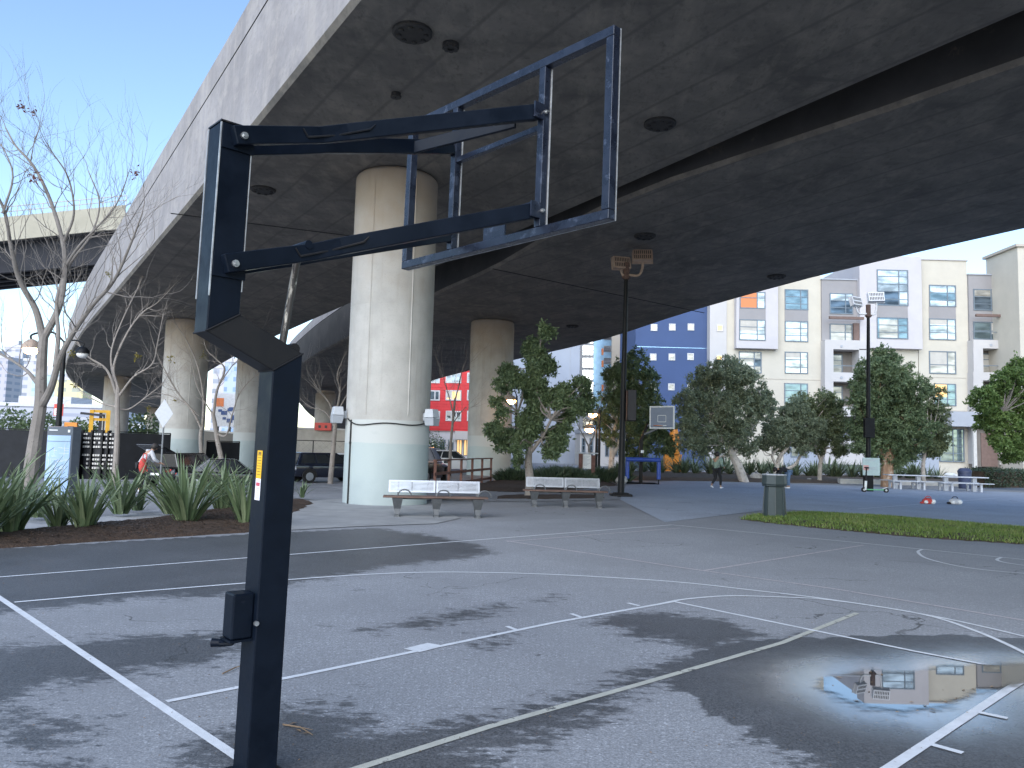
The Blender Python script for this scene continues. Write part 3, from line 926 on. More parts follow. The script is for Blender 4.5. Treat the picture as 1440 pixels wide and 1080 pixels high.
# ------------------------------------------------------------------ buildings
mat('cream_stucco', (.50, .465, .395), .9, var=.06, scale=.6, bump=.05, bscale=12)
mat('lavender_stucco', (.47, .45, .465), .9, var=.05, scale=.6)
mat('grey_stucco', (.27, .26, .265), .9, var=.06, scale=.6)
mat('pale_stucco', (.47, .455, .45), .9, var=.05, scale=.6)
mat('blue_stucco', (.045, .078, .18), .8, var=.08, scale=.5)
mat('cloud_grey_stucco', (.31, .345, .41), .9, var=.05, scale=.3)
mat('beige_stucco', (.42, .38, .325), .9, var=.05, scale=.5)
mat('brown_wood', (.15, .10, .085), .7, var=.2, scale=3)
mat('window_frame_grey', (.13, .165, .20), .5)
mat('window_frame_white', (.5, .5, .5), .5)
mat('blind', (.45, .43, .39), .8, var=.1, scale=1.5)
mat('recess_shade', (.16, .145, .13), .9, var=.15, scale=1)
mat('slate_panel', (.33, .35, .39), .7, var=.06, scale=1)
mat('red_siding', (.56, .035, .04), .75, var=.12, scale=1.2)
mat('siding_joint', (.30, .02, .024), .8)
mat('storefront_grey', (.5, .5, .53), .7, var=.1, scale=1)
mat('orange_panel', (.55, .16, .05), .7)
mat('far_blue_glass', (.25, .40, .55), .2, metal=.6, var=.2, scale=1.5)
emit('lit_window', (1.0, .58, .22), .22)
emit('lit_room', (.5, .17, .06), .08)


def glass_mat(name, c, metal, rough, var=.35, scale=1.0):
    mt, t, b = nt(name)
    N = t.nodes.new; L = t.links.new
    tc = N('ShaderNodeTexCoord'); n = N('ShaderNodeTexNoise'); n.inputs['Scale'].default_value = scale; n.inputs['Detail'].default_value = 2
    mp = N('ShaderNodeMapping'); mp.inputs['Scale'].default_value = (.6, .6, 1.8)
    L(tc.outputs['Object'], mp.inputs[0]); L(mp.outputs[0], n.inputs['Vector'])
    rp = N('ShaderNodeValToRGB'); rp.color_ramp.elements[0].position = .35; rp.color_ramp.elements[1].position = .62
    rp.color_ramp.elements[0].color = (*[x * (1 - var) for x in c], 1); rp.color_ramp.elements[1].color = (*[min(1, x * (1 + var)) for x in c], 1)
    L(n.outputs['Fac'], rp.inputs[0]); L(rp.outputs[0], b.inputs['Base Color'])
    b.inputs['Metallic'].default_value = metal; b.inputs['Roughness'].default_value = rough
    bp = N('ShaderNodeBump'); bp.inputs['Strength'].default_value = .12; bp.inputs['Distance'].default_value = .05
    n2 = N('ShaderNodeTexNoise'); n2.inputs['Scale'].default_value = .9; L(tc.outputs['Object'], n2.inputs['Vector'])
    L(n2.outputs['Fac'], bp.inputs['Height']); L(bp.outputs[0], b.inputs['Normal'])


glass_mat('sky_glass', (.60, .585, .55), .8, .06, .5)
glass_mat('teal_glass', (.22, .295, .32), .7, .08)
glass_mat('dark_glass', (.10, .13, .16), .6, .06, .6)
glass_mat('curtained_glass', (.44, .42, .37), .35, .2, .4)


BR = random.Random(17)


def fx(u, v, Y):
    p = dp(u, v, Y); return p.x, p.z


def block(parent, name, m_, u0, v0, u1, v1, Y, front=0.0, depth=10, base=None):
    """wall block whose front face shows between two surveyed corners"""
    x0, z1 = fx(u0, v0, Y); x1, _ = fx(u1, v0, Y); _, z0 = fx(u0, v1, Y)
    if base is not None: z0 = base
    b = MB(); b.box(x0, Y - front, z0, x1, Y + depth, z1)
    return b.build(name, m_, parent)


def window(parent, u0, v0, u1, v1, Y, glass='sky_glass', cols=(.68,), rows=(.36, .7), fr='window_frame_grey', out=.0, t=.10, skip=None):
    x0, z1 = fx(u0, v0, Y); x1, _ = fx(u1, v0, Y); _, z0 = fx(u0, v1, Y)
    y = Y - out
    W, H = x1 - x0, z1 - z0
    b = MB()
    b.box(x0, y - .07, z0, x0 + t, y - .002, z1); b.box(x1 - t, y - .07, z0, x1, y - .002, z1)
    b.box(x0 + t, y - .07, z0, x1 - t, y - .002, z0 + t); b.box(x0 + t, y - .07, z1 - t, x1 - t, y - .002, z1)
    for c in cols: b.box(x0 + W * c - t / 2, y - .065, z0 + t, x0 + W * c + t / 2, y - .002, z1 - t)
    for r_ in rows:
        b.box(x0 + t, y - .062, z1 - H * r_ - t * .35, x1 - t, y - .002, z1 - H * r_ + t * .35)
    f = b.build('window', fr, parent)
    g = MB(); g.box(x0 + t * .5, y - .03, z0 + t * .5, x1 - t * .5, y - .012, z1 - t * .5)
    g.build('pane', glass, f)
    if W > 1.6 and skip is None and BR.random() < .6:
        q = MB(); c0 = cols[0] if cols else 1; hh = H * BR.choice((.22, .35, .5, .62))
        a0, a1 = (x0 + t, x0 + W * c0 - t / 2) if BR.random() < .65 or not cols else (x0 + W * c0 + t / 2, x1 - t)
        q.box(a0, y - .040, z1 - t - hh, a1, y - .0305, z1 - t); q.build('blind', 'blind', f)
    if skip:                               # one dark or lit light of the sash
        a0, a1, b0, b1, mm = skip
        q = MB(); q.box(x0 + W * a0, y - .045, z1 - H * b1, x0 + W * a1, y - .031, z1 - H * b0); q.build('pane', mm, f)
    return f


def opening(parent, u0, v0, u1, v1, Y, out=0):
    """loggia: a deep recess with a soffit shadow, a glazed screen and a rail"""
    x0, z1 = fx(u0, v0, Y); x1, _ = fx(u1, v0, Y); _, z0 = fx(u0, v1, Y)
    return x0, z0, x1, z1


YA = 75.0
zx = lambda x: 980 + x / 3.1304
zy = lambda y: 320 + y / 3.1304
ap = thing('apartment_building', 'cream five storey apartment block with grey bays and large gridded windows', 'building', (dp(1200, 660, YA).x, YA, 0))
AO = ap.location.copy()
def ab(name, m_, x0, y0, x1, y1, front, depth=10, base=None):
    o = block(None, name, m_, zx(x0), zy(y0), zx(x1), zy(y1), YA, front, depth, base); o.parent = ap; o.location = -AO; return o
def aw(x0, y0, x1, y1, glass='sky_glass', out=0.0, **k):
    f = window(None, zx(x0), zy(y0), zx(x1), zy(y1), YA, glass, out=out, **k); f.parent = ap; f.location = -AO; return f
ab('wall', 'cream_stucco', 132, 140, 545, 1080, 0, 12, -.5)
ab('wall', 'cream_stucco', 730, 240, 968, 1080, 0, 12, -.5)
ab('wall', 'cream_stucco', 969, 140, 1187, 1080, .02, 12, -.5)
ab('white_wall', 'pale_stucco', 58, 100, 131, 1080, .1, 12, -.5)
ab('bay', 'lavender_stucco', 165, 60, 345, 534, .75, .74)
ab('bay', 'lavender_stucco', 700, 130, 969, 532, .75, .74)
ab('tower_wall', 'lavender_stucco', 740, 122, 966, 240, -.1, 12)
ab('recess_wall', 'grey_stucco', 545, 228, 725, 500, .2, 10)
ab('recess_wall', 'grey_stucco', 1189, 207, 1372, 495, .2, 10)
ab('spandrel', 'grey_stucco', 386, 362, 489, 410, .04, .03)
ab('spandrel', 'grey_stucco', 1020, 348, 1138, 400, .06, .03)
ab('spandrel', 'grey_stucco', 776, 348, 910, 400, .79, .03)
ab('spandrel', 'grey_stucco', 176, 362, 291, 410, .79, .03)
ab('cornice', 'pale_stucco', 965, 136, 1190, 142, .15, 12)
ab('cornice', 'slate_panel', 543, 226, 727, 231, .3, 10)
ab('cornice', 'slate_panel', 1187, 205, 1375, 210, .3, 10)
# white loggia boxes
for x0, x1, xo0, xo1, ys_ in ((545, 730, 582, 694, ((540, 640), (680, 788), (830, 930))), (1190, 1411, 1232, 1358, ((536, 640), (675, 790), (830, 900)))):
    top = 499
    for (a, c) in ys_:
        ab('loggia_wall', 'pale_stucco', x0, top, x1, a, 1.0, 11)
        ab('loggia_wall', 'pale_stucco', x0, a, xo0, c, 1.0, 11)
        ab('loggia_wall', 'pale_stucco', xo1, a, x1, c, 1.0, 11)
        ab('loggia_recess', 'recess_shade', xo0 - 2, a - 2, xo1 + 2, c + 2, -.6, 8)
        aw(xo0 + 1, a + 14, xo0 + (xo1 - xo0) * .62, c, 'curtained_glass', out=-.59, rows=(.3, .65), cols=())
        ab('rail', 'window_frame_grey', xo0, c - 30, xo1, c - 27, .95, -.9)
        top = c
    ab('loggia_wall', 'pale_stucco', x0, top, x1, 1040, 1.0, 11)
for x0, x1, y0, y1 in ((557, 706, 401, 412), (1191, 1356, 391, 402)): ab('sunshade', 'brown_wood', x0, y0, x1, y1, 1.5, -1.25)
ab('balcony_wall', 'brown_wood', 680, 425, 731, 500, .6, .5)
ab('rail', 'window_frame_grey', 1190, 462, 1408, 465, .9, -.85)
# windows
aw(178, 288, 290, 362, 'lit_room', .75, rows=(.36,), skip=(.68, .98, .0, .98, 'sky_glass'))
aw(176, 409, 291, 500, 'sky_glass', .75)
aw(184, 545, 284, 640, 'curtained_glass', rows=(.33, .67), skip=(.69, .98, .36, .66, 'dark_glass'))
aw(386, 271, 489, 362, 'teal_glass'); aw(386, 410, 489, 502, 'sky_glass'); aw(386, 546, 488, 642, 'sky_glass'); aw(384, 684, 488, 776, 'teal_glass', cols=(.7,))
aw(580, 290, 682, 381, 'dark_glass', .2, skip=(.03, .97, .03, .36, 'sky_glass')); aw(580, 424, 680, 500, 'curtained_glass', .2, rows=(.5,))
aw(775, 192, 911, 349, 'sky_glass', .75, rows=(.19, .4, .6, .82), cols=(.7,), skip=(.03, .68, .61, .99, 'dark_glass'))
aw(775, 400, 911, 493, 'teal_glass', .75, skip=(.08, .66, .1, .97, 'curtained_glass'))
aw(1020, 252, 1138, 348, 'sky_glass', .02, skip=(.03, .97, .36, .68, 'teal_glass')); aw(1020, 400, 1138, 494, 'sky_glass', .02, rows=(.33, .66)); aw(1020, 543, 1138, 643, 'curtained_glass', .02, rows=(.6,))
aw(1042, 686, 1139, 784, 'teal_glass', .02, cols=(.6,), skip=(.02, .58, .0, .6, 'lit_window'))
aw(1210, 272, 1324, 366, 'dark_glass', .2, skip=(.03, .97, .02, .35, 'sky_glass')); aw(1210, 415, 1322, 494, 'teal_glass', .2, rows=(.5,))
aw(85, 428, 114, 458, 'lit_window', .1, rows=(), cols=(), fr='window_frame_white'); aw(82, 560, 112, 590, 'lit_window', .1, rows=(), cols=(), fr='window_frame_white')
# ground floor: slate canopy, shop glazing, sheltered entrance
ab('canopy', 'slate_panel', 1080, 812, 1440, 876, 1.6, -.1)
aw(1062, 884, 1172, 1030, 'teal_glass', .1, rows=(.28, .52, .74), cols=(.55,))
ab('canopy_post', 'kerb_concrete', 1176, 876, 1190, 1055, 1.5, -1.2)
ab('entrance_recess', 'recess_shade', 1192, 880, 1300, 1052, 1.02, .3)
ab('entrance_screen', 'brown_wood', 1220, 905, 1290, 1050, 1.1, -1.0)
ab('ground_wall', 'cloud_grey_stucco', 380, 900, 1060, 1080, .12, .1, -.5)
for x0 in (410, 560, 700, 900): aw(x0, 925, x0 + 70, 1010, 'dark_glass', .12, rows=(.3,), cols=(.5,))
# stucco joints and vents
for y in (660, 805):
    ab('joint', 'beige_stucco', 133, y, 544, y + 2.5, .03, -.005); ab('joint', 'beige_stucco', 970, y - 4, 1186, y - 1.5, .05, -.005)
for x, y in ((637, 522), (637, 661), (1296, 517)):
    p = dp(zx(x), zy(y), YA - 1.05); c = MB(); c.tube([(p.x, p.y, p.z), (p.x, p.y + .06, p.z)], .13, 10); o = c.build('wall_lamp', 'slate_panel', ap); o.location = -AO
# right wing coming forward
x0, zt = fx(zx(1411), zy(85), 70.8); b = MB()
xw = dp(zx(1283), zy(195), YA).x
b.box(x0, 70.8, -.5, x0 + 22, 75.6, zt); b.box(x0 + 3, 75.6, -.5, x0 + 22, 90, zt - .3); o = b.build('wing', 'cream_stucco', ap); o.location = -AO
b = MB(); b.box(x0 - .25, 70.6, zt + .002, x0 + 22.2, 75.8, zt + .25); o = b.build('parapet_cap', 'beige_stucco', ap); o.location = -AO
for v0 in (330, 430, 540):
    f = window(None, 1446, v0, 1490, v0 + 30, 70.8); f.parent = ap; f.location = -AO

# blue stair tower
bt = thing('apartment_building', 'deep blue plain wall block with small square windows left of the cream block', 'building', (dp(946, 660, YA + 1).x, YA + 1, 0))
BO = bt.location.copy()
def fix(o): o.parent = bt; o.location = -BO; return o
fix(block(None, 'wall', 'blue_stucco', 895, 380, 998.3, 660, YA + 1, 0, 11, -.5))
for u, v in ((919.7, 460.5), (945.3, 460), (971.5, 459.8), (918.5, 502), (944.7, 502), (971, 501.5), (944, 544), (918.5, 544), (971, 543.5), (918.5, 586), (944, 586), (970.5, 585.5)):
    fix(window(None, u - 4.6, v - 4.8, u + 4.6, v + 4.8, YA + 1, 'curtained_glass', cols=(), rows=(), fr='window_frame_white', t=.1))
fix(block(None, 'joint', 'far_blue_glass', 896, 487, 997.5, 487.8, YA + 1, .02, .015))
fix(block(None, 'roof_edge', 'slate_panel', 894.5, 378, 998.3, 380, YA + 1, .2, 11))

# blue and white glass block behind it
gb = thing('office_building', 'narrow glass block with white curtain wall and beige end wall left of the blue wall', 'building', (dp(856, 650, 96).x, 96, 0))
GO = gb.location.copy()
def fix(o): o.parent = gb; o.location = -GO; return o
fix(block(None, 'beige_wall', 'beige_stucco', 861, 410, 905, 660, 96, .5, 12, -.5))
fix(block(None, 'blue_wall', 'far_blue_glass', 836, 410, 861, 660, 96, 0, 12, -.5))
fix(block(None, 'white_wall', 'window_frame_white', 817, 410, 836, 660, 96, .3, 12, -.5))
for i in range(12):
    v = 452 + i * 17
    fix(window(None, 849, v, 860, v + 9, 96, 'sky_glass', cols=(), rows=(), t=.05))
    if i % 3 != 1: fix(block(None, 'orange_panel', 'orange_panel', 846, v + 4, 848.6, v + 13, 96, .08, -.0))
    fix(window(None, 818.5, v, 834.5, v + 14.5, 96, 'sky_glass', cols=(.33, .66), rows=(.5,), fr='window_frame_white', out=.3, t=.06))

# pale windowless wall
pb = thing('warehouse_building', 'pale blue-grey windowless wall block behind the leafy tree', 'building', (dp(760, 650, 88).x, 88, 0))
PO = pb.location.copy()
def fix(o): o.parent = pb; o.location = -PO; return o
fix(block(None, 'wall', 'cloud_grey_stucco', 716, 420, 817, 660, 88, 0, 14, -.5))
for u in (748, 803): fix(block(None, 'joint', 'slate_panel', u, 425, u + .7, 660, 88, .03, -.005, -.5))
fix(block(None, 'parapet_cap', 'slate_panel', 715, 418, 818, 420, 88, .2, 14))

# small shop front below it, seen under the trees
sb = thing('shop_building', 'low pale shop front with dark door openings beside the wooden notice board', 'building', (dp(835, 650, 80).x, 80, 0))
SO = sb.location.copy()
def fix(o): o.parent = sb; o.location = -SO; return o
fix(block(None, 'wall', 'pale_stucco', 816, 606, 880, 660, 80, 0, 6, -.5))
for u in (818, 829, 839, 851, 864): fix(window(None, u, 616, u + 5.5, 642, 80, 'dark_glass', cols=(), rows=(.4,)))
fix(block(None, 'fascia', 'slate_panel', 815, 603, 881, 609, 80, .5, 6))

# red lap-sided building
rb_ = thing('apartment_building', 'bright red lap sided building with white framed windows above a pale shop floor', 'building', (dp(680, 645, 118).x, 118, -.5))
RO = rb_.location.copy()
def fix(o): o.parent = rb_; o.location = -RO; return o
YR = 118
fix(block(None, 'wall', 'red_siding', 560, 400, 758, 604, YR, 0, 20))
b = MB()
x0, _ = fx(560, 500, YR); x1, _ = fx(758, 500, YR)
_, z0 = fx(620, 603, YR); _, z1 = fx(620, 402, YR)
n = int((z1 - z0) / .42)
for i in range(n):
    z = z0 + i * .42
    b.add([(x0, YR - .012, z + .42), (x1, YR - .012, z + .42), (x1, YR - .06, z), (x0, YR - .06, z), (x0, YR - .012, z), (x1, YR - .012, z)], [(0, 1, 2, 3), (3, 2, 5, 4), (0, 3, 4), (1, 5, 2)])
fix(b.build('lap_siding', 'red_siding', None))
for r_, v in enumerate((409, 437, 465, 493, 524, 548.5, 577.5)):
    for u in (600, 630, 660, 693, 724):
        if r_ == 3 and u == 630: pass
        fix(window(None, u - 3, v, u + 19, v + 14.5, YR, 'lit_window' if (r_, u) in ((5, 630), (4, 724), (2, 693)) else ('teal_glass' if (r_ + u) % 2 else 'dark_glass'), cols=(.36, .68), rows=(), fr='window_frame_white', out=.06, t=.2))
fix(block(None, 'ground_floor', 'storefront_grey', 560, 604, 758, 660, YR, -.3, 18, -.6))
fix(block(None, 'fascia', 'pale_stucco', 640, 606, 662, 618, YR, .5, 2))
for u in (606, 618, 630, 642, 652, 664, 690, 710): fix(window(None, u, 618, u + 8, 641, YR, 'lit_window' if u in (642, 652) else 'dark_glass', cols=(.5,), rows=(), out=-.28))

# ------------------------------------------------------------------ far town
def tower_mat(name, wall, pane, fx_, fz_, lit=.0):
    mt, t, b = nt(name)
    N = t.nodes.new; L = t.links.new
    tc = N('ShaderNodeTexCoord'); br = N('ShaderNodeTexBrick')
    mp = N('ShaderNodeMapping'); mp.inputs['Rotation'].default_value = (R(90), 0, 0)
    sp = N('ShaderNodeSeparateXYZ'); cb = N('ShaderNodeCombineXYZ'); ad = N('ShaderNodeMath'); ad.operation = 'ADD'
    L(tc.outputs['Object'], sp.inputs[0]); L(sp.outputs['X'], ad.inputs[0]); L(sp.outputs['Y'], ad.inputs[1]); L(ad.outputs[0], cb.inputs['X']); L(sp.outputs['Z'], cb.inputs['Y'])
    L(cb.outputs[0], br.inputs['Vector'])
    br.offset = 0; br.inputs['Scale'].default_value = 1; br.inputs['Brick Width'].default_value = fx_; br.inputs['Row Height'].default_value = fz_
    br.inputs['Mortar Size'].default_value = .28 * min(fx_, fz_); br.inputs['Mortar Smooth'].default_value = 0
    br.inputs['Color1'].default_value = (*pane, 1); br.inputs['Color2'].default_value = (*[x * .7 for x in pane], 1); br.inputs['Mortar'].default_value = (*wall, 1)
    L(br.outputs['Color'], b.inputs['Base Color']); b.inputs['Roughness'].default_value = .5


tower_mat('pale_tower', (.44, .43, .47), (.29, .32, .39), 6, 4.2)  # haze of distance put into these pale tower colours
tower_mat('lilac_tower', (.38, .37, .42), (.26, .29, .37), 8, 3.6)
tower_mat('blue_tower', (.35, .42, .54), (.22, .34, .52), 5, 4.0)
tower_mat('green_tower', (.40, .50, .50), (.34, .48, .52), 40, 3.6)
tower_mat('yellow_tower', (.62, .55, .30), (.40, .42, .34), 6, 4.0)
tower_mat('low_tower', (.36, .37, .43), (.26, .28, .35), 30, 3.0)
far_t = [  # u0, u1, top v, distance, material, label
    (-40, 12, 500, 420, 'lilac_tower', 'lilac grey tower block at the very left edge behind the bare tree'),
    (6, 33, 486, 460, 'pale_tower', 'pale slim city tower just left of the lit lamp'),
    (34, 55, 505, 400, 'pale_tower', 'pale squat city tower directly below the lit lamp'),
    (46, 84, 524, 360, 'green_tower', 'sea green banded office block between bare trunk and lamp post'),
    (78, 118, 531, 330, 'yellow_tower', 'yellowish office block beside the overpass edge at far left'),
    (-40, 150, 566, 300, 'low_tower', 'long low grey block below the far city towers'),
    (300, 326, 515, 330, 'pale_tower', 'pale tower seen between the two far overpass piers'),
    (317, 334, 506, 300, 'blue_tower', 'blue tower seen between the two far overpass piers'),
    (118, 200, 596, 260, 'blue_tower', 'low blue-grey shed beyond the forklift'),
]
for u0, u1, v0, Y, m_, lab in far_t:
    p0 = dp(u0, v0, Y); p1 = dp(u1, v0, Y); k = thing('far_tower' if v0 < 560 else 'far_building', lab, 'building', ((p0.x + p1.x) / 2, Y, -.6))
    b = MB(); w_ = (p1.x - p0.x) / 2; h = p0.z + .6
    b.box(-w_, 0, 0, w_, w_ * 1.2, h); b.build('wall', m_, k)
    b = MB(); b.box(-w_ * .5, w_ * .3, h, w_ * .3, w_ * .9, h + 3.5); b.box(-w_ - .3, -.3, h - .9, w_ + .3, -.02, h + .5); b.build('roof', 'storefront_grey', k)
# billboard and mural wall between the piers
p0 = dp(303, 553, 150); p1 = dp(345, 553, 150); k = thing('billboard', 'long billboard with blue shapes and an orange square between the piers', 'billboard', (p0.x, 150, -.55))
z = lambda v: dp(320, v, 150).z + .55
W = p1.x - p0.x
b = MB(); b.box(0, 0, z(600), W, .4, z(553)); b.build('panel', 'window_frame_white', k)
b = MB(); b.box(W * .05, -.05, z(572), W * .3, -.01, z(560)); b.build('orange_square', 'orange_panel', k)
b = MB()
for i in range(14):
    a = rnd.uniform(.1, .9); c = rnd.uniform(577, 595); s_ = rnd.uniform(.4, 1.2)
    b.lathe([(s_, 0), (s_ * .9, .01)], 9) if False else b.box(W * a, -.05 - i * .003, z(c), W * a + s_, -.01, z(c) + s_ * .7)
b.build('blue_shapes', 'blue_stucco', k)
b = MB()
for x in (.1, .5, .9): b.box(W * x - .2, .45, 0, W * x + .2, .8, z(560))
b.build('post', 'iron', k)
# low concrete retaining walls of the street behind
def wall(u0, v0, u1, v1, Y0, Y1, zb, t_, m_, name, lab, cat='wall'):
    p = dp(u0, v0, Y0); q = dp(u1, v1, Y1); dd = (q.xy - p.xy).normalized(); nn = V((-dd.y, dd.x)) * t_
    k = thing(name, lab, cat, (p.x, p.y, zb))
    vs = []
    for zz in (0, 1):
        for pt, top in ((p, p.z), (q, q.z), (q, q.z), (p, p.z)):
            pass
    pts = [(p.x, p.y, p.z), (q.x, q.y, q.z), (q.x + nn.x, q.y + nn.y, q.z), (p.x + nn.x, p.y + nn.y, p.z)]
    b = MB(); b.hexa([(x, y, zb) for x, y, _ in pts] + pts); b.build('wall', m_, k, k.location)
    b = MB(); e = nn.normalized() * .06
    b.hexa([(x + s * e.x, y + s * e.y, zz + .002) for (x, y, zz), s in zip(pts, (-1, -1, 1, 1))] + [(x + s * e.x, y + s * e.y, zz + .14) for (x, y, zz), s in zip(pts, (-1, -1, 1, 1))])
    b.build('coping', 'kerb_concrete', k, k.location)
    return k
wall(415, 603, 500, 606, 62, 62, -.55, .4, 'light_concrete', 'retaining_wall', 'pale concrete wall behind the navy car')
wall(285, 606, 420, 618, 66, 66, -.55, .4, 'dark_concrete', 'retaining_wall', 'dark grey concrete wall between the far piers')
# ------------------------------------------------------------------ trees and plants
def leaf_mat(name, a, b_, c, trans=.42):
    mt, t, b = nt(name)
    N = t.nodes.new; L = t.links.new
    g = N('ShaderNodeNewGeometry'); tc = N('ShaderNodeTexCoord')
    rp = N('ShaderNodeValToRGB'); e = rp.color_ramp.elements
    e[0].position = 0; e[0].color = (*a, 1); e[1].position = 1; e[1].color = (*c, 1)
    m_ = e.new(.55); m_.color = (*b_, 1)
    n = N('ShaderNodeTexNoise'); n.inputs['Scale'].default_value = .9; L(tc.outputs['Object'], n.inputs['Vector'])
    ad = N('ShaderNodeMath'); ad.operation = 'MULTIPLY_ADD'; L(g.outputs['Random Per Island'], ad.inputs[0]); ad.inputs[1].default_value = .6
    q = N('ShaderNodeMath'); q.operation = 'MULTIPLY_ADD'; L(n.outputs['Fac'], q.inputs[0]); q.inputs[1].default_value = .9; q.inputs[2].default_value = -.25
    L(q.outputs[0], ad.inputs[2]); L(ad.outputs[0], rp.inputs[0])
    L(rp.outputs[0], b.inputs['Base Color']); b.inputs['Roughness'].default_value = .45
    tr = N('ShaderNodeBsdfTranslucent'); L(rp.outputs[0], tr.inputs['Color'])
    mx = N('ShaderNodeMixShader'); mx.inputs[0].default_value = trans
    out = t.nodes['Material Output']; L(b.outputs[0], mx.inputs[1]); L(tr.outputs[0], mx.inputs[2]); L(mx.outputs[0], out.inputs[0])


leaf_mat('olive_leaf', (0.089, 0.121, 0.063), (0.196, 0.245, 0.128), (0.373, 0.413, 0.235))
leaf_mat('dark_leaf', (0.074, 0.118, 0.063), (0.160, 0.220, 0.109), (0.293, 0.367, 0.184))
leaf_mat('grey_leaf', (0.123, 0.160, 0.103), (0.245, 0.297, 0.194), (0.409, 0.450, 0.306))
leaf_mat('bright_leaf', (0.068, 0.115, 0.034), (0.135, 0.216, 0.061), (0.257, 0.351, 0.108))
leaf_mat('flax_leaf', (0.060, 0.100, 0.048), (0.140, 0.190, 0.095), (0.320, 0.360, 0.220), .2)
leaf_mat('far_flax_leaf', (0.056, 0.088, 0.051), (0.120, 0.160, 0.088), (0.240, 0.288, 0.176), .12)
leaf_mat('tuft_leaf', (0.039, 0.065, 0.039), (0.065, 0.098, 0.055), (0.111, 0.143, 0.078), .1)
leaf_mat('grass_leaf', (.07, .125, .022), (.14, .215, .042), (.30, .29, .11), .25)
leaf_mat('mulch_chip', (0.020, 0.012, 0.008), (0.060, 0.035, 0.022), (0.170, 0.110, 0.075), .02)
leaf_mat('yellow_leaf', (0.130, 0.120, 0.020), (0.220, 0.180, 0.030), (0.300, 0.240, 0.050))
leaf_mat('seed_red', (0.120, 0.030, 0.030), (0.180, 0.050, 0.040), (0.250, 0.080, 0.060))
mat('pale_bark', (.26, .23, .205), .9, var=.25, scale=3, c3=(.16, .13, .11), thr=.58, s3=6, bump=.4, bscale=25)
mat('grey_bark', (.20, .178, .16), .9, var=.25, scale=4, c3=(.11, .095, .085), thr=.6, s3=8, bump=.4, bscale=30)
mat('white_bark', (.46, .42, .38), .9, var=.25, scale=3, c3=(.24, .20, .17), thr=.58, s3=5, bump=.4, bscale=25)
mat('rust_bark', (.30, .19, .12), .9, var=.3, scale=3, c3=(.45, .36, .28), thr=.55, s3=4, bump=.5, bscale=20)


def rvec(r=rnd):
    while True:
        v = V((r.uniform(-1, 1), r.uniform(-1, 1), r.uniform(-1, 1)))
        if .05 < v.length < 1: return v.normalized()


def limb(b, p, d, L_, r, lv, rg, segs=6, sides=6, up=.08, wob=.28, tips=None, kids=(2, 4), ratio=.62, spread=.75):
    """one branch and, recursively, its twigs"""
    pts = [V(p)]; rr = [r]; d = d.normalized(); k = segs
    for i in range(k):
        d = (d + rvec(rg) * wob * (.5 if i == 0 else 1) + V((0, 0, up))).normalized()
        pts.append(pts[-1] + d * (L_ / k)); rr.append(r * (1 - .72 * (i + 1) / k))
    b.tube(pts, [q_ * .72 for q_ in rr], sides if lv > 1 else 4 if lv == 1 else 3, cap=False)
    if tips is not None and lv <= 1: tips += pts[2:]
    if lv == 0: return
    n = rg.randint(*kids)
    for j in range(n):
        t = rg.uniform(.3, 1) if j else 1.0
        i = min(k - 1, int(t * k)); q = pts[i].lerp(pts[i + 1], t * k - i) if t < 1 else pts[-1]
        base = (pts[min(i + 1, k)] - pts[i]).normalized()
        nd = (base + rvec(rg) * spread).normalized()
        if t == 1.0: nd = (base + rvec(rg) * .35).normalized()
        limb(b, q, nd, L_ * ratio * rg.uniform(.75, 1.2), max(.004, rr[i] * (.62 if t < 1 else .95)), lv - 1, rg, max(3, segs - 1), sides, up, wob, tips, kids, ratio, spread)


def leaves(b, pts, n, size, rg, jitter=.12, ratio=.45, droop=.3):
    for _ in range(n):
        c = V(rg.choice(pts)) + rvec(rg) * rg.uniform(0, jitter)
        leaf(b, c, size * rg.uniform(.6, 1.3), rg, ratio, droop)


def leaf(b, c, s, rg, ratio=.45, droop=.3):
    d = rvec(rg); d.z -= droop; d.normalize(); x = d.cross(rvec(rg)).normalized() * s * ratio
    c = V(c); e = c + d * s
    m_ = c + d * s * .5; nrm = d.cross(x).normalized() * s * .08
    b.add([c, m_ + x * .5 + nrm, e, m_ - x * .5 + nrm], [(0, 1, 2, 3)])


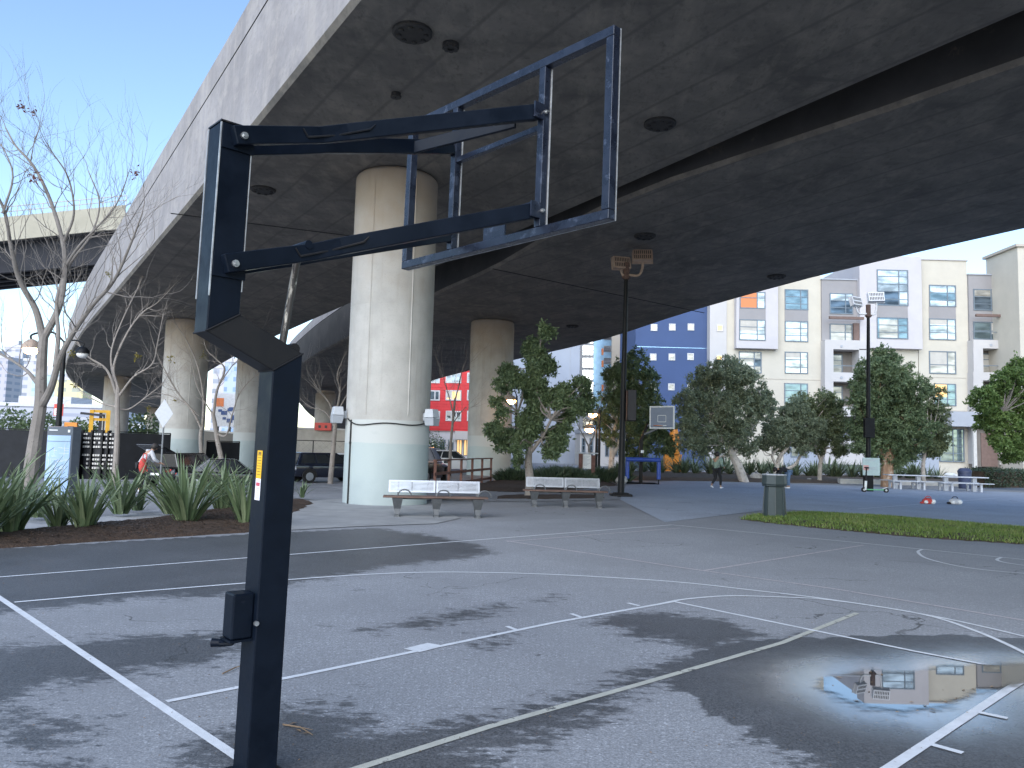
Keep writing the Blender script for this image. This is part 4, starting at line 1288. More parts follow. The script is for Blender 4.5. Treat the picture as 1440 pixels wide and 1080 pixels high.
def bare_tree(name, lab, base, paths, r0, bark, seed, twig=(3, .55), group='bare trees by the street', lf=None, gen=None, up=.08, rl=1.0):
    """paths: surveyed limb lines from the trunk outward, [(points, r_start, r_end)]"""
    rg = random.Random(seed)
    t = thing(name, lab, 'tree', base, 0, group)
    b = MB(); tw = MB(); tips = []
    for pts, ra_, rb in paths:
        sp = spline(pts, 5); n = len(sp)
        b.tube(sp, [ra_ + (rb - ra_) * (i / (n - 1)) ** .8 for i in range(n)], 9)
    tr = b.build('trunk', bark, t, t.location, smooth=True)
    for k, (pts, ra_, rb) in enumerate(paths):
        if k == 0 and gen is None: continue
        sp = spline(pts, 5); n = len(sp)
        nb = max(2, int(len(pts) * twig[0]))
        for j in range(nb):
            i = rg.randint(int(n * .25), n - 2)
            dd = (sp[min(i + 1, n - 1)] - sp[i]).normalized()
            rr = ra_ + (rb - ra_) * (i / (n - 1)) ** .8
            limb(tw, sp[i], (dd + rvec(rg) * .9).normalized(), rg.uniform(.7, 1.35) * twig[1] * rl, min(.022, rr * .6), 2, rg, 5, 5, up, .3, tips)
        limb(tw, sp[-1], (sp[-1] - sp[-2]), twig[1] * 1.2 * rl, rb * .95, 2, rg, 5, 5, up, .3, tips)
    tw.build('branches', bark, t, t.location, recalc=False)
    if lf and tips:
        m_, n, size, sel = lf
        lb_ = MB(); pp = [p for p in tips if sel(p)]
        if pp:
            cl = [rg.choice(pp) for _ in range(max(3, n // 22))]
            for _ in range(n):
                leaf(lb_, rg.choice(cl) + rvec(rg) * rg.uniform(0, .22), size * rg.uniform(.6, 1.2), rg, .5)
            lb_.build('leaves', m_, t, t.location, recalc=False)
    return t


def S(Y, *uv, dy=None):
    return [dp(u, v, Y + (dy[i] if dy else 0)) for i, (u, v) in enumerate(uv)]


# the big bare tree at the left edge
Y = 17.0
bp_ = gp(38, 706); Y = bp_.y
bare_tree('bare_tree', 'large bare grey tree at the left edge, forked low, behind the map board', bp_, [
    ([bp_ - V((0, 0, .2))] + S(Y, (44, 660), (51, 610), (57, 570), (58, 530), (60, 490), (62, 470)), .19, .10),
    (S(Y, (61, 478), (50, 435), (28, 395), (16, 350), (4, 290), (-30, 240), dy=(0, -.1, -.4, -.8, -1.1, -1.6)), .095, .02),
    (S(Y, (62, 474), (80, 440), (89, 405), (90, 350), (72, 285), (48, 235), (22, 205), (8, 180), dy=(0, .1, .2, .4, .5, .7, .8, 1)), .095, .016),
    (S(Y, (58, 572), (72, 545), (84, 505), (102, 470), (130, 430), (160, 395), (185, 340), (200, 300), dy=(0, -.3, -.6, -.9, -1.2, -1.6, -2, -2.2)), .10, .014),
    (S(Y, (78, 515), (82, 470), (80, 420), (98, 372), (128, 330), (140, 285), (124, 240), dy=(-.4, -.2, .1, .4, .6, .9, 1.1)), .06, .012),
    (S(Y, (52, 538), (36, 520), (10, 503), (-25, 486), dy=(0, .2, .5, .8)), .055, .014),
    (S(Y, (88, 380), (112, 345), (138, 318), (165, 285), (182, 240), dy=(.3, .2, 0, -.2, -.4)), .04, .009),
    (S(Y, (4, 300), (18, 250), (8, 215), (-6, 195), dy=(-1.1, -1, -.9, -.8)), .03, .008),
    (S(Y, (90, 340), (104, 300), (96, 250), (74, 215), (62, 195), dy=(.4, .2, 0, -.3, -.5)), .035, .008),
], .2, 'grey_bark', 3, (2.6, 1.05), lf=('seed_red', 90, .11, lambda p: p.z > 6.3), up=.14)
# clump of red seed pods near the top right
rg = random.Random(5)
# second bare tree with a few yellow leaves
bp_ = gp(162, 690); Y = bp_.y + 3
bp_ = gp(160, 683); Y = bp_.y
bare_tree('bare_tree', 'slim bare tree with a few yellow-green leaves in front of the black racks', bp_, [
    ([bp_ - V((0, 0, .2))] + S(Y, (163, 650), (165, 610), (165, 570), (166, 545)), .14, .10),
    (S(Y, (166, 560), (150, 520), (122, 500), (104, 470), (96, 452), dy=(0, -.2, -.5, -.9, -1.2)), .07, .012),
    (S(Y, (166, 548), (160, 515), (178, 470), (200, 440), (222, 425), (250, 395), dy=(0, .1, .3, .4, .6, .8)), .07, .012),
    (S(Y, (168, 556), (188, 530), (214, 512), (222, 480), (230, 440), dy=(0, -.3, -.5, -.8, -1)), .06, .012),
    (S(Y, (164, 552), (156, 500), (170, 455), (196, 400), (206, 370), dy=(0, .2, .4, .7, .9)), .055, .01),
    (S(Y, (166, 575), (182, 575), (206, 558), (228, 540), (240, 520), dy=(0, .3, .4, .8, 1)), .045, .01),
    (S(Y, (163, 572), (140, 566), (112, 548), (94, 528), dy=(0, .2, .5, .8)), .045, .01),
], .13, 'pale_bark', 11, (2.6, .95), lf=('yellow_leaf', 130, .13, lambda p: p.z > 3.6), up=.05)
# third and fourth in front of the far pier
bp_ = gp(281, 672); Y = bp_.y
bare_tree('bare_tree', 'thin bare tree leaning left against the far pier', bp_, [
    ([bp_ - V((0, 0, .2))] + S(Y, (283, 645), (282, 615), (284, 600)), .13, .10),
    (S(Y, (284, 605), (272, 580), (252, 555), (236, 528), (222, 500), (212, 470), dy=(0, -.2, -.3, -.6, -.9, -1.3)), .075, .014),
    (S(Y, (284, 604), (286, 560), (278, 515), (262, 478), (244, 448), (236, 400), dy=(0, .2, .3, .5, .8, 1)), .075, .012),
    (S(Y, (280, 585), (262, 568), (238, 556), (216, 552), dy=(0, .3, .6, .8)), .04, .01),
], .12, 'pale_bark', 21, (2.4, 1.15), lf=('yellow_leaf', 90, .14, lambda p: p.z > 3.2), up=.06)
bp_ = gp(314, 676); Y = bp_.y
bare_tree('bare_tree', 'crooked pale bare tree just left of the goal post', bp_, [
    ([bp_ - V((0, 0, .2))] + S(Y, (312, 650), (306, 620), (302, 595), (299, 580)), .16, .10),
    (S(Y, (300, 585), (305, 550), (316, 520), (304, 505), (290, 490), (284, 460), dy=(0, .1, .3, .5, .6, .8)), .085, .012),
    (S(Y, (304, 610), (318, 612), (326, 585), (336, 555), (352, 535), (372, 520), dy=(0, -.2, -.4, -.6, -.8, -1)), .06, .012),
    (S(Y, (299, 582), (288, 565), (276, 540), (270, 510), (258, 480), dy=(0, -.3, -.6, -.8, -1.1)), .05, .01),
    (S(Y, (312, 535), (326, 515), (340, 500), (360, 470), dy=(.1, .0, -.3, -.5)), .04, .01),
], .14, 'pale_bark', 31, (2.5, .85), up=.06)
bp_ = gp(464, 681); Y = bp_.y
bare_tree('bare_tree', 'slim pale bare street tree between the navy car and the big pier', bp_, [
    ([bp_ - V((0, 0, .2))] + S(Y, (467, 650), (470, 615), (472, 590), (473, 575)), .15, .09),
    (S(Y, (472, 590), (462, 565), (448, 548), (438, 532), dy=(0, -.2, -.4, -.6)), .07, .015),
    (S(Y, (473, 580), (478, 550), (474, 528), (482, 505), dy=(0, .2, .4, .6)), .07, .015),
    (S(Y, (470, 600), (458, 580), (436, 572), (424, 562), dy=(0, .3, .7, 1)), .045, .012),
    (S(Y, (473, 583), (484, 562), (494, 545), (502, 536), dy=(0, -.3, -.7, -.9)), .05, .012),
], .14, 'pale_bark', 41, (2.0, 1.0), up=.12)
bp_ = gp(632, 672); Y = bp_.y
bare_tree('bare_tree', 'thin bare sapling in front of the red building behind the wooden rail', bp_, [
    ([bp_ - V((0, 0, .1))] + S(Y, (633, 640), (635, 610), (638, 580), (640, 560)), .10, .05),
    (S(Y, (638, 585), (632, 560), (626, 540), (620, 520), dy=(0, -.2, -.5, -.7)), .04, .012),
    (S(Y, (640, 562), (646, 540), (650, 520), (657, 505), dy=(0, .2, .5, .7)), .04, .012),
    (S(Y, (637, 595), (648, 580), (656, 572), dy=(0, .3, .5)), .035, .012),
], .1, 'grey_bark', 51, (2.0, 1.2), up=.15)
bp_ = gp(828, 676); Y = bp_.y
bare_tree('bare_tree', 'small bare tree in front of the shop beside the notice board', bp_, [
    ([bp_ - V((0, 0, .1))] + S(Y, (829, 650), (828, 625)), .09, .06),
    (S(Y, (828, 628), (820, 612), (812, 596), (808, 580), dy=(0, -.2, -.4, -.5)), .045, .012),
    (S(Y, (828, 628), (836, 610), (834, 594), (842, 578), dy=(0, .2, .4, .5)), .045, .012),
], .1, 'grey_bark', 61, (2.2, .9), up=.12)


def leafy(name, lab, base, trunks, blobs, Y, leafm, bark, seed, n, size, group='leafy trees behind the ball court', sprays=.35, dz=.8, ratio=.45):
    """trunk lines + crown of leaf clumps; blobs: (u, v, radius in photo pixels, weight)"""
    rg = random.Random(seed)
    t = thing(name, lab, 'tree', base, 0, group)
    b = MB()
    for pts, ra_, rb in trunks:
        sp = spline(pts, 5); k = len(sp)
        b.tube(sp, [ra_ + (rb - ra_) * i / (k - 1) for i in range(k)], 9)
    bl = []
    for u, v, r_ in blobs:
        c = dp(u, v, Y); rr = r_ * Y / FPX * 1.1
        c.y += rg.uniform(-.45, .45) * dz * 2.2
        bl.append((c, rr))
    top = trunks[0][0][-1]
    for c, rr in bl:                      # limbs reach into every clump
        st = V(min((q for p in trunks for q in p[0][-2:]), key=lambda q: (V(q) - c).length + (.6 if V(q).z > c.z else 0)))
        mid = st.lerp(c, .5) + rvec(rg) * .25
        b.tube(spline([st, mid, c], 4), [.035, .032, .03, .026, .022, .018, .014, .01, .006], 5, cap=False)
    b.build('trunk', bark, t, t.location, smooth=True, recalc=False)
    lb_ = MB()
    wt = [rr ** 2 for _, rr in bl]; tot = sum(wt)
    for (c, rr), w_ in zip(bl, wt):
        k = int(n * 6.2 * w_ / tot)
        ncl = max(5, int(k / 26))
        for _ in range(ncl):              # twig clumps on the clump's shell and inside
            dd = rvec(rg); q = c + V((dd.x, dd.y, dd.z * .9)) * rr * (rg.uniform(.35, 1.08) ** .6)
            cr = rg.uniform(.09, .20) * max(.8, rr) 
            ax = (dd + V((0, 0, -.2)) + rvec(rg) * .5).normalized()
            for _ in range(26):
                p = q + rvec(rg) * cr * rg.uniform(.1, 1) + ax * cr * rg.uniform(-.6, .9)
                leaf(lb_, p, size * .64 * rg.uniform(.5, 1.5), rg, ratio, .25)
    lb_.build('crown', leafm, t, t.location, recalc=False)
    return t


def crown(pts, rg, k=3, base=True):
    """fill an outlined crown: jittered sub clumps around given blobs"""
    o = []
    for u, v, r_ in pts:
        if base: o.append((u, v, r_ * .85))
        for _ in range(k):
            a = rg.uniform(0, 6.28); q = rg.uniform(.2, .75) * r_
            o.append((u + q * math.cos(a), v + q * math.sin(a), r_ * rg.uniform(.42, .62)))
    return o


rg = random.Random(77)
# the tree by the second bench
bp_ = gp(744, 699); Y = bp_.y
leafy('leafy_tree', 'open-crowned dark green tree with pale trunk behind the second bench', bp_, [
    ([bp_ - V((0, 0, .1))] + S(Y, (745, 675), (743, 650), (745, 625), (750, 600)), .17, .08),
    (S(Y, (745, 640), (738, 610), (728, 580), dy=(0, .2, .4)), .08, .04),
    (S(Y, (747, 635), (762, 615), (775, 590), dy=(0, -.2, -.4)), .07, .04),
    (S(Y, (750, 602), (754, 560), (757, 520), (760, 480), dy=(0, 0, .2, .3)), .06, .02)],
    crown([(766, 472, 18), (758, 492, 22), (752, 512, 24), (750, 533, 24), (762, 552, 26), (716, 530, 20), (698, 575, 16), (708, 600, 20), (746, 585, 20), (760, 590, 28), (782, 560, 24), (805, 545, 20), (815, 570, 20), (800, 595, 22), (775, 615, 24), (740, 610, 24), (715, 620, 20), (728, 640, 14), (780, 635, 16), (700, 540, 12), (822, 545, 10)], rg, 2, False),
    Y, 'dark_leaf', 'pale_bark', 101, 6200, .19, dz=.9)
YB = 45.0
def big(name, lab, base_uv, trunks_uv, blobs, leafm, bark, seed, n, size=.24, Y=YB, k=3, **kw):
    bp_ = gp(*base_uv); Y = bp_.y if Y is None else Y; bp_.y = Y; bp_ = dp(base_uv[0], base_uv[1], Y); bp_.z = 0
    tr = []
    for j, (uv, ra_, rb) in enumerate(trunks_uv):
        pts = S(Y, *uv)
        if j == 0: pts = [bp_ - V((0, 0, .2))] + pts
        tr.append((pts, ra_, rb))
    return leafy(name, lab, bp_, tr, crown(blobs, random.Random(seed), k), Y, leafm, bark, seed, n, size, **kw)
big('leafy_tree', 'tall olive green tree directly behind the near lamp post', (858, 676), [(((860, 650), (862, 615), (868, 590)), .2, .1), (((862, 640), (880, 600), (895, 570)), .14, .07)],
    [(870, 525, 22), (893, 515, 22), (905, 540, 24), (862, 555, 22), (885, 560, 26), (915, 572, 24), (852, 585, 18), (880, 595, 26), (912, 605, 26), (932, 590, 20), (928, 622, 22), (895, 630, 22), (860, 615, 14)], 'dark_leaf', 'white_bark', 111, 8000, .22, Y=46)
big('leafy_tree', 'broad grey-green round tree with a leaning pale trunk behind the walker', (1048, 672), [(((1038, 655), (1030, 640), (1024, 625)), .3, .16), (((1030, 640), (1048, 615), (1064, 595), (1075, 578)), .13, .05), (((1026, 632), (1012, 610), (1000, 590)), .14, .07)],
    [(1015, 520, 24), (1040, 528, 22), (990, 540, 26), (1022, 550, 30), (1058, 548, 24), (970, 565, 24), (1000, 580, 32), (1038, 582, 30), (1070, 575, 22), (960, 595, 20), (985, 615, 26), (1018, 618, 28), (1048, 618, 24), (965, 622, 18), (1078, 560, 14), (1000, 525, 18)], 'grey_leaf', 'white_bark', 121, 11000, .23, Y=45)
big('leafy_tree', 'low spreading grey-green tree with several pale stems behind the trash can', (1088, 672), [(((1094, 650), (1100, 638), (1108, 630)), .16, .08), (((1092, 655), (1086, 640), (1098, 628)), .1, .05), (((1092, 664), (1116, 655), (1126, 640), (1132, 630)), .11, .05)],
    [(1098, 590, 20), (1120, 580, 22), (1088, 608, 20), (1112, 605, 24), (1135, 600, 20), (1080, 622, 14), (1104, 622, 18), (1130, 622, 18), (1106, 575, 10)], 'grey_leaf', 'white_bark', 131, 5600, .2, Y=46.5)
big('leafy_tree', 'medium olive tree between the low spreading tree and the far lamp post', (1152, 672), [(((1154, 650), (1160, 632), (1162, 615)), .14, .07), (((1154, 648), (1146, 625), (1140, 600)), .09, .04)],
    [(1160, 560, 16), (1175, 568, 14), (1150, 575, 18), (1170, 588, 20), (1145, 598, 18), (1165, 612, 20), (1185, 608, 16), (1148, 622, 16), (1180, 628, 14), (1128, 560, 12), (1132, 580, 14)], 'olive_leaf', 'white_bark', 141, 5200, .2, Y=47)
big('leafy_tree', 'dense tall dark green tree beside the far lamp post', (1247, 676), [(((1248, 655), (1248, 640), (1248, 615)), .34, .24), (((1246, 650), (1236, 625), (1226, 605)), .14, .08), (((1250, 650), (1262, 625), (1275, 605)), .14, .08)],
    [(1248, 502, 14), (1235, 518, 20), (1262, 518, 20), (1222, 542, 24), (1250, 540, 28), (1280, 545, 22), (1212, 570, 22), (1240, 572, 30), (1272, 575, 30), (1222, 600, 26), (1255, 605, 32), (1288, 600, 22), (1226, 628, 22), (1258, 632, 26), (1285, 628, 18), (1206, 628, 10), (1208, 555, 14)], 'dark_leaf', 'rust_bark', 151, 13000, .22, Y=43)
big('leafy_tree', 'slender olive tree partly behind the dense dark tree', (1300, 676), [(((1298, 655), (1302, 635), (1306, 615)), .13, .07)],
    [(1310, 555, 14), (1318, 575, 14), (1305, 580, 16), (1322, 598, 16), (1308, 606, 18), (1326, 620, 14), (1312, 632, 14), (1296, 622, 14)], 'olive_leaf', 'white_bark', 161, 3600, .2, Y=46)
big('leafy_tree', 'bright green leafy tree at the right edge of the photo', (1452, 676), [(((1450, 655), (1448, 635), (1446, 610)), .24, .16), (((1448, 640), (1425, 605), (1410, 580)), .12, .06)],
    [(1440, 525, 20), (1415, 538, 22), (1392, 560, 20), (1425, 565, 28), (1455, 560, 30), (1378, 572, 10), (1405, 590, 24), (1440, 600, 30), (1412, 618, 20), (1470, 600, 34), (1435, 635, 20), (1460, 530, 22), (1436, 508, 10), (1425, 640, 12)], 'bright_leaf', 'grey_bark', 171, 9500, .24, Y=42)


# strap leaved flax
def flax_bm(n, h, rg, w=.05, spread=.55, segs=5, lean=.9):
    b = MB()
    for i in range(n):
        a = rg.uniform(0, 6.283); out = rg.uniform(.08, spread) ** 1.0
        L_ = h * rg.uniform(.6, 1.12); d = V((math.cos(a), math.sin(a), 0)); p = d * rg.uniform(0, .14) * h
        el = math.pi / 2 - out * lean; s = V((-d.y, d.x, 0)); ww = w * rg.uniform(.7, 1.25)
        rows = []; droop = rg.uniform(.02, .20) * (1.6 if rg.random() < .2 else 1)
        tw = rg.uniform(-.5, .5)
        for k in range(segs + 1):
            t = k / segs; wid = ww * (1 - t ** 2.6) * (.75 + .5 * t if t < .5 else 1)
            ss = (s + V((0, 0, 1)) * tw * t).normalized()
            f = d * .012 - V((0, 0, .006))
            rows.append((p - ss * wid / 2, p + f * -.6, p + ss * wid / 2))
            el -= droop * (.35 + t)
            p = p + (d * math.cos(el) + V((0, 0, 1)) * math.sin(el)) * (L_ / segs)
        o = [q for r_ in rows for q in r_]
        fs = []
        for k in range(segs):
            fs += [(3 * k, 3 * k + 1, 3 * k + 4, 3 * k + 3), (3 * k + 1, 3 * k + 2, 3 * k + 5, 3 * k + 4)]
        b.add(o, fs)
    return b


def plant(name, lab, cat, p, b, m_, group, rz=0, sc=1):
    t = b.build(name, m_, None, (0, 0, 0), smooth=False, recalc=False); t.location = p; t.rotation_euler.z = rz; t.scale = (sc, sc, sc)
    return tag(t, lab, cat, group)


G = 'flax clumps in the mulch bed'
near = [  # u, v of the foot, height, blades, label
    (-30, 765, 1.2, 70, 'flax clump cut by the left edge of the photo, in front of the bare tree'),
    (14, 757, 1.08, 60, 'tall flax clump nearest the left edge'),
    (118, 751, .86, 64, 'flax clump with wide spread in front of the map board'),
    (80, 747, .75, 46, 'smaller flax clump just left of the map board front'),
    (170, 727, .95, 50, 'flax clump standing right of the map board'),
    (193, 722, .62, 30, 'narrow flax clump left of the pale paving gap'),
    (262, 741, 1.12, 86, 'largest flax clump, full and round, in front of the open car'),
    (240, 727, .95, 40, 'flax clump partly behind the largest one'),
    (312, 722, 1.0, 52, 'flax clump right of the largest one, behind it'),
    (345, 742, .92, 56, 'flax clump touching the goal post at its left'),
    (330, 716, .9, 40, 'back flax clump close to the crooked bare tree'),
    (52, 732, .8, 34, 'back flax clump by the trunk of the large bare tree'),
    (388, 716, .62, 22, 'low sparse flax clump just behind the goal post'),
    (425, 703, .45, 16, 'tiny flax tuft right of the goal post'),
]
for i, (u, v, h, n, lab) in enumerate(near):
    rg = random.Random(200 + i); p = gp(u, v); p.z += .06
    plant('flax_plant', lab, 'plant', p, flax_bm(int(n * .95), h * 1.2, rg, .078, .75), 'flax_leaf', G)
# far row along the ball court
rg = random.Random(9)
fb = [flax_bm(46, 1.0, random.Random(300 + k), .09, 1.15, 4).build('flax_plant', 'far_flax_leaf', recalc=False) for k in range(4)]
first = True
row = [(u, 668 + (u - 930) * .022, rg.uniform(.75, 1.15)) for u in [872 + 15.5 * i for i in range(30)]] + [(u, 664 + (u - 930) * .02, rg.uniform(.9, 1.3)) for u in [880 + 24 * i for i in range(18)]]
names = ['small', 'medium', 'large']
used = [False] * 4
marks = [(930, 'the blue goal'), (985, 'the walker'), (1030, 'the leaning pale trunk'), (1090, 'the trash can'), (1150, 'the bent person'), (1195, 'the far lamp post'), (1247, 'the rusty trunk'), (1300, 'the slender olive tree'), (1350, 'the picnic table')]
for i, (u, v, s) in enumerate(row):
    k = rg.randrange(4)
    if used[k]: o = fb[k].copy(); col.objects.link(o)
    else: o = fb[k]; used[k] = True
    p = gp(u + rg.uniform(-4, 4), v); p.z = .12
    o.location = p; o.rotation_euler.z = rg.uniform(0, 6.28); s *= 1.35; o.scale = (s, s, s * rg.uniform(.85, 1.1))
    tag(o, 'strap-leaved flax clump in the planting strip behind the ball court', 'plant', 'flax clumps along the ball court')
for k in range(4):
    if not used[k]: bpy.data.objects.remove(fb[k])


def mound(name, lab, u, v, w, h, n, m_, seed, group, L_=.5, Y=None):
    """dense tuft: fine blades springing from a low mound"""
    rg = random.Random(seed); p = gp(u, v); b = MB()
    for _ in range(n):
        a = rg.uniform(0, 6.28); q = math.sqrt(rg.random()); x, y = q * w * math.cos(a), q * w * .7 * math.sin(a)
        z = h * (1 - q * q) * .75; d = V((x / w * .9 + rg.uniform(-.4, .4), y / w * .9 + rg.uniform(-.4, .4), 1)).normalized()
        s = d.cross(rvec(rg)).normalized() * .022; L2 = L_ * rg.uniform(.5, 1.1)
        c = V((x, y, z * .8)); e = c + d * L2 + V((0, 0, -.12 * L2)) + V((d.x, d.y, 0)) * .2 * L2; mm = c + d * L2 * .55
        b.add([c - s, c + s, mm + s * .8, e, mm - s * .8], [(0, 1, 2, 4), (4, 2, 3)])
    return plant(name, lab, 'grass', p, b, m_, group)


GG = 'rounded grass tufts in the planting bed'
for i, (u, v, w_, h, lab) in enumerate([(778, 680, 1.1, .75, 'broad rounded green grass tuft right of the leafy tree trunk'), (812, 681, .8, .6, 'grass tuft against the left post of the notice board'), (720, 678, .7, .5, 'low grass tuft left of the leafy tree trunk'),
                                        (846, 679, 1.0, .7, 'grass tuft right of the notice board'), (866, 677, .8, .65, 'grass tuft behind the near lamp post'), (746, 677, .8, .45, 'grass tuft behind the leafy tree trunk'), (795, 677, .9, .7, 'grass tuft behind the broad rounded one')]):
    mound('grass_tuft', lab, u, v, w_, h, 900, 'tuft_leaf', 400 + i, GG, .55)
# clipped hedge at the right
def hedge(u0, u1, v, h, d, lab, seed, n):
    rg = random.Random(seed); p = gp(u0, v); q = gp(u1, v); b = MB(); L_ = (q - p).length; ex = (q - p).normalized(); ey = V((-ex.y, ex.x, 0))
    for _ in range(n):
        f = rg.random()
        x = rg.uniform(0, L_); y = rg.uniform(0, d); z = rg.uniform(.05, h)
        if f < .5: y = rg.uniform(0, .12)
        elif f < .8: z = h + rg.uniform(-.1, .05)
        c = ex * x + ey * y + V((0, 0, z)); leaf(b, c, rg.uniform(.1, .2), rg, .5, 0)
    core = MB(); c8 = [ex * a + ey * c for a, c in ((.1, .1), (L_ - .1, .1), (L_ - .1, d - .1), (.1, d - .1))]
    t = thing('hedge', lab, 'hedge', p)
    core.hexa([x + V((0, 0, 0)) for x in c8] + [x + V((0, 0, h - .1)) for x in c8]); core.build('stems', 'soil', t)
    b.build('foliage', 'tuft_leaf', t, recalc=False)
hedge(1386, 1600, 686, 1.05, 1.6, 'clipped dark green hedge at the right edge behind the ball court', 431, 7000)
# rounded shrubs seen in the street between the piers
def shrub(u, v, Y, w_, h, lab, seed, n=1500, m_='dark_leaf'):
    rg = random.Random(seed); p = dp(u, v, Y); p.z = hgt(p.x, p.y); b = MB(); t = thing('shrub', lab, 'shrub', p)
    for _ in range(n):
        d = rvec(rg); d.z = abs(d.z); r_ = rg.uniform(.55, 1.05)
        leaf(b, V((d.x * w_ * r_, d.y * w_ * .8 * r_, .15 + d.z * h * r_)), rg.uniform(.14, .26) * (3 if w_ > 3.2 else 1), rg, .5, .1)
    b.build('foliage', m_, t, recalc=False)
    c = MB()
    for k in range(4): c.tube([(0, 0, -.1), (rg.uniform(-.4, .4) * w_, rg.uniform(-.3, .3) * w_, h * .6)], [.06, .02], 5)
    c.build('stem', 'grey_bark', t)
shrub(608, 655, 80, 1.8, 3.4, 'dark green street shrub right beside the big pier', 441)
shrub(620, 655, 84, 1.2, 2.0, 'small dark shrub next to the taller street shrub', 442, 700)
for i, (u, w_, h, lab) in enumerate([(10, 4, 5.6, 'dark roadside bush at the far left behind the fence'), (60, 4, 5.0, 'dark roadside bush behind the map board'), (200, 4, 5.5, 'dark bush beyond the fence under the far end of the overpass'), (120, 3.5, 4.6, 'dark bush behind the yellow forklift'), (-40, 4, 5.5, 'dark roadside bush cut by the left edge')]):
    shrub(u, 600, 95 + 5 * i, w_, h, lab, 450 + i, 1100)

# grass strip: turf sheet with blades
gs = [gp(*p) for p in ((1042, 731), (1060, 725), (1130, 721.5), (1250, 728), (1440, 744), (1700, 766), (1700, 796), (1440, 766), (1300, 757), (1180, 746), (1090, 737))]
bed('turf', gs, .05, 'soil', .18, .014)
pl = [(p.x, p.y) for p in gs]
rg = random.Random(12); b = MB(); xs_ = [p[0] for p in pl]; ys_ = [p[1] for p in pl]
Q = np.array([(rg.uniform(min(xs_), max(xs_)), rg.uniform(min(ys_), max(ys_))) for _ in range(60000)]); dd = sdist(Q, pl)
for (x, y), k in zip(Q, dd):
    if k < rg.uniform(-.12, .10): continue
    h = rg.uniform(.03, .075) * (1.2 if rg.random() < .15 else 1); a = rg.uniform(0, 6.28); l = rg.uniform(0, .05); w_ = .010
    c = V((x, y, .02 + .05 * min(1, max(0, k) / .7))); s = V((math.cos(a), math.sin(a), 0)) * w_
    b.add([c - s, c + s, c + V((l * math.sin(a), l * math.cos(a), h))], [(0, 1, 2)])
struct(b.build('grass', 'grass_leaf', recalc=False), 'stuff')['label'] = 'short green grass strip between the two courts'
# floating leaves, fallen leaves and twigs: litter nobody could count
b = MB(); rg = random.Random(3)
def litter(x, y, s, z=.0075):
    a = rg.uniform(0, 6.28); d = V((math.cos(a), math.sin(a), 0)) * s; e = V((-d.y, d.x, 0)) * rg.uniform(.2, .45); c = V((x, y, z))
    b.add([c - d, c + e + V((0, 0, .004)), c + d, c - e + V((0, 0, .002))], [(0, 1, 2, 3)])
for (u, v) in ((1226, 962), (1222, 975), (1290, 1002), (1262, 1004), (1312, 1000), (1345, 985), (1355, 973), (1361, 982), (1330, 990), (1240, 951), (1180, 955), (1205, 988), (1395, 968), (1282, 990), (1301, 995)):
    p = gp(u, v, 0); litter(p.x, p.y, rg.uniform(.012, .028), .0125)
for _ in range(800):
    p = gp(rg.uniform(-50, 1480), 770 + 310 * rg.random() ** 1.3, 0); litter(p.x, p.y, rg.uniform(.003, .009), .0105)
for _ in range(160):
    p = gp(rg.uniform(640, 850), rg.uniform(697, 708), 0); litter(p.x, p.y, rg.uniform(.02, .05), .03)
for (u, v) in ((408, 1024), (420, 1030), (412, 1020), (430, 1034)):
    p = gp(u, v, 0); litter(p.x, p.y, .03, .011)
mc = MB(); MBED = [(p.x, p.y) for p in (gp(*q) for q in ((-60, 772), (0, 754), (75, 746), (200, 735), (240, 728), (340, 714), (405, 706), (395, 744), (200, 757), (0, 770)))]
Q = np.array([(rg.uniform(min(p[0] for p in MBED), max(p[0] for p in MBED)), rg.uniform(min(p[1] for p in MBED), max(p[1] for p in MBED))) for _ in range(16000)])
for (x, y), k in zip(Q, sdist(Q, MBED)):
    if k < .02: continue
    a = rg.uniform(0, 6.28); d = V((math.cos(a), math.sin(a), rg.uniform(-.3, .3))) * rg.uniform(.012, .04); e = V((-d.y, d.x, 0)) * .3; c = V((x, y, .035 + .1 * min(1, k / .7) + rg.uniform(0, .03)))
    mc.add([c - d, c + e, c + d, c - e], [(0, 1, 2, 3)])
struct(mc.build('mulch_chips', 'mulch_chip', recalc=False), 'stuff')['label'] = 'loose bark chips on the mulch bed'
struct(b.build('leaf_litter', 'dry_leaf', recalc=False), 'stuff')['label'] = 'scattered bits of dry leaf on the court'
for (u0, v0, u1, v1, lab) in ((398, 1022, 440, 1037, 'thin brown twig lying beside the foot of the goal post'), (313, 950, 340, 938, 'short dark twig on the court left of the post')):
    p = gp(u0, v0, 0); q = gp(u1, v1, 0); b = MB(); o_ = V((0, 0, .013))
    mid = p.lerp(q, .5) + V((.01, .02, .006)); b.tube([p + o_, mid + o_, q + o_], [.005, .0045, .002], 6); b.tube([mid + o_, mid + o_ + (q - p) * .25 + V((.03, -.02, .008))], [.003, .0015], 5)
    tag(b.build('twig', 'dry_leaf', None, p), lab, 'twig')
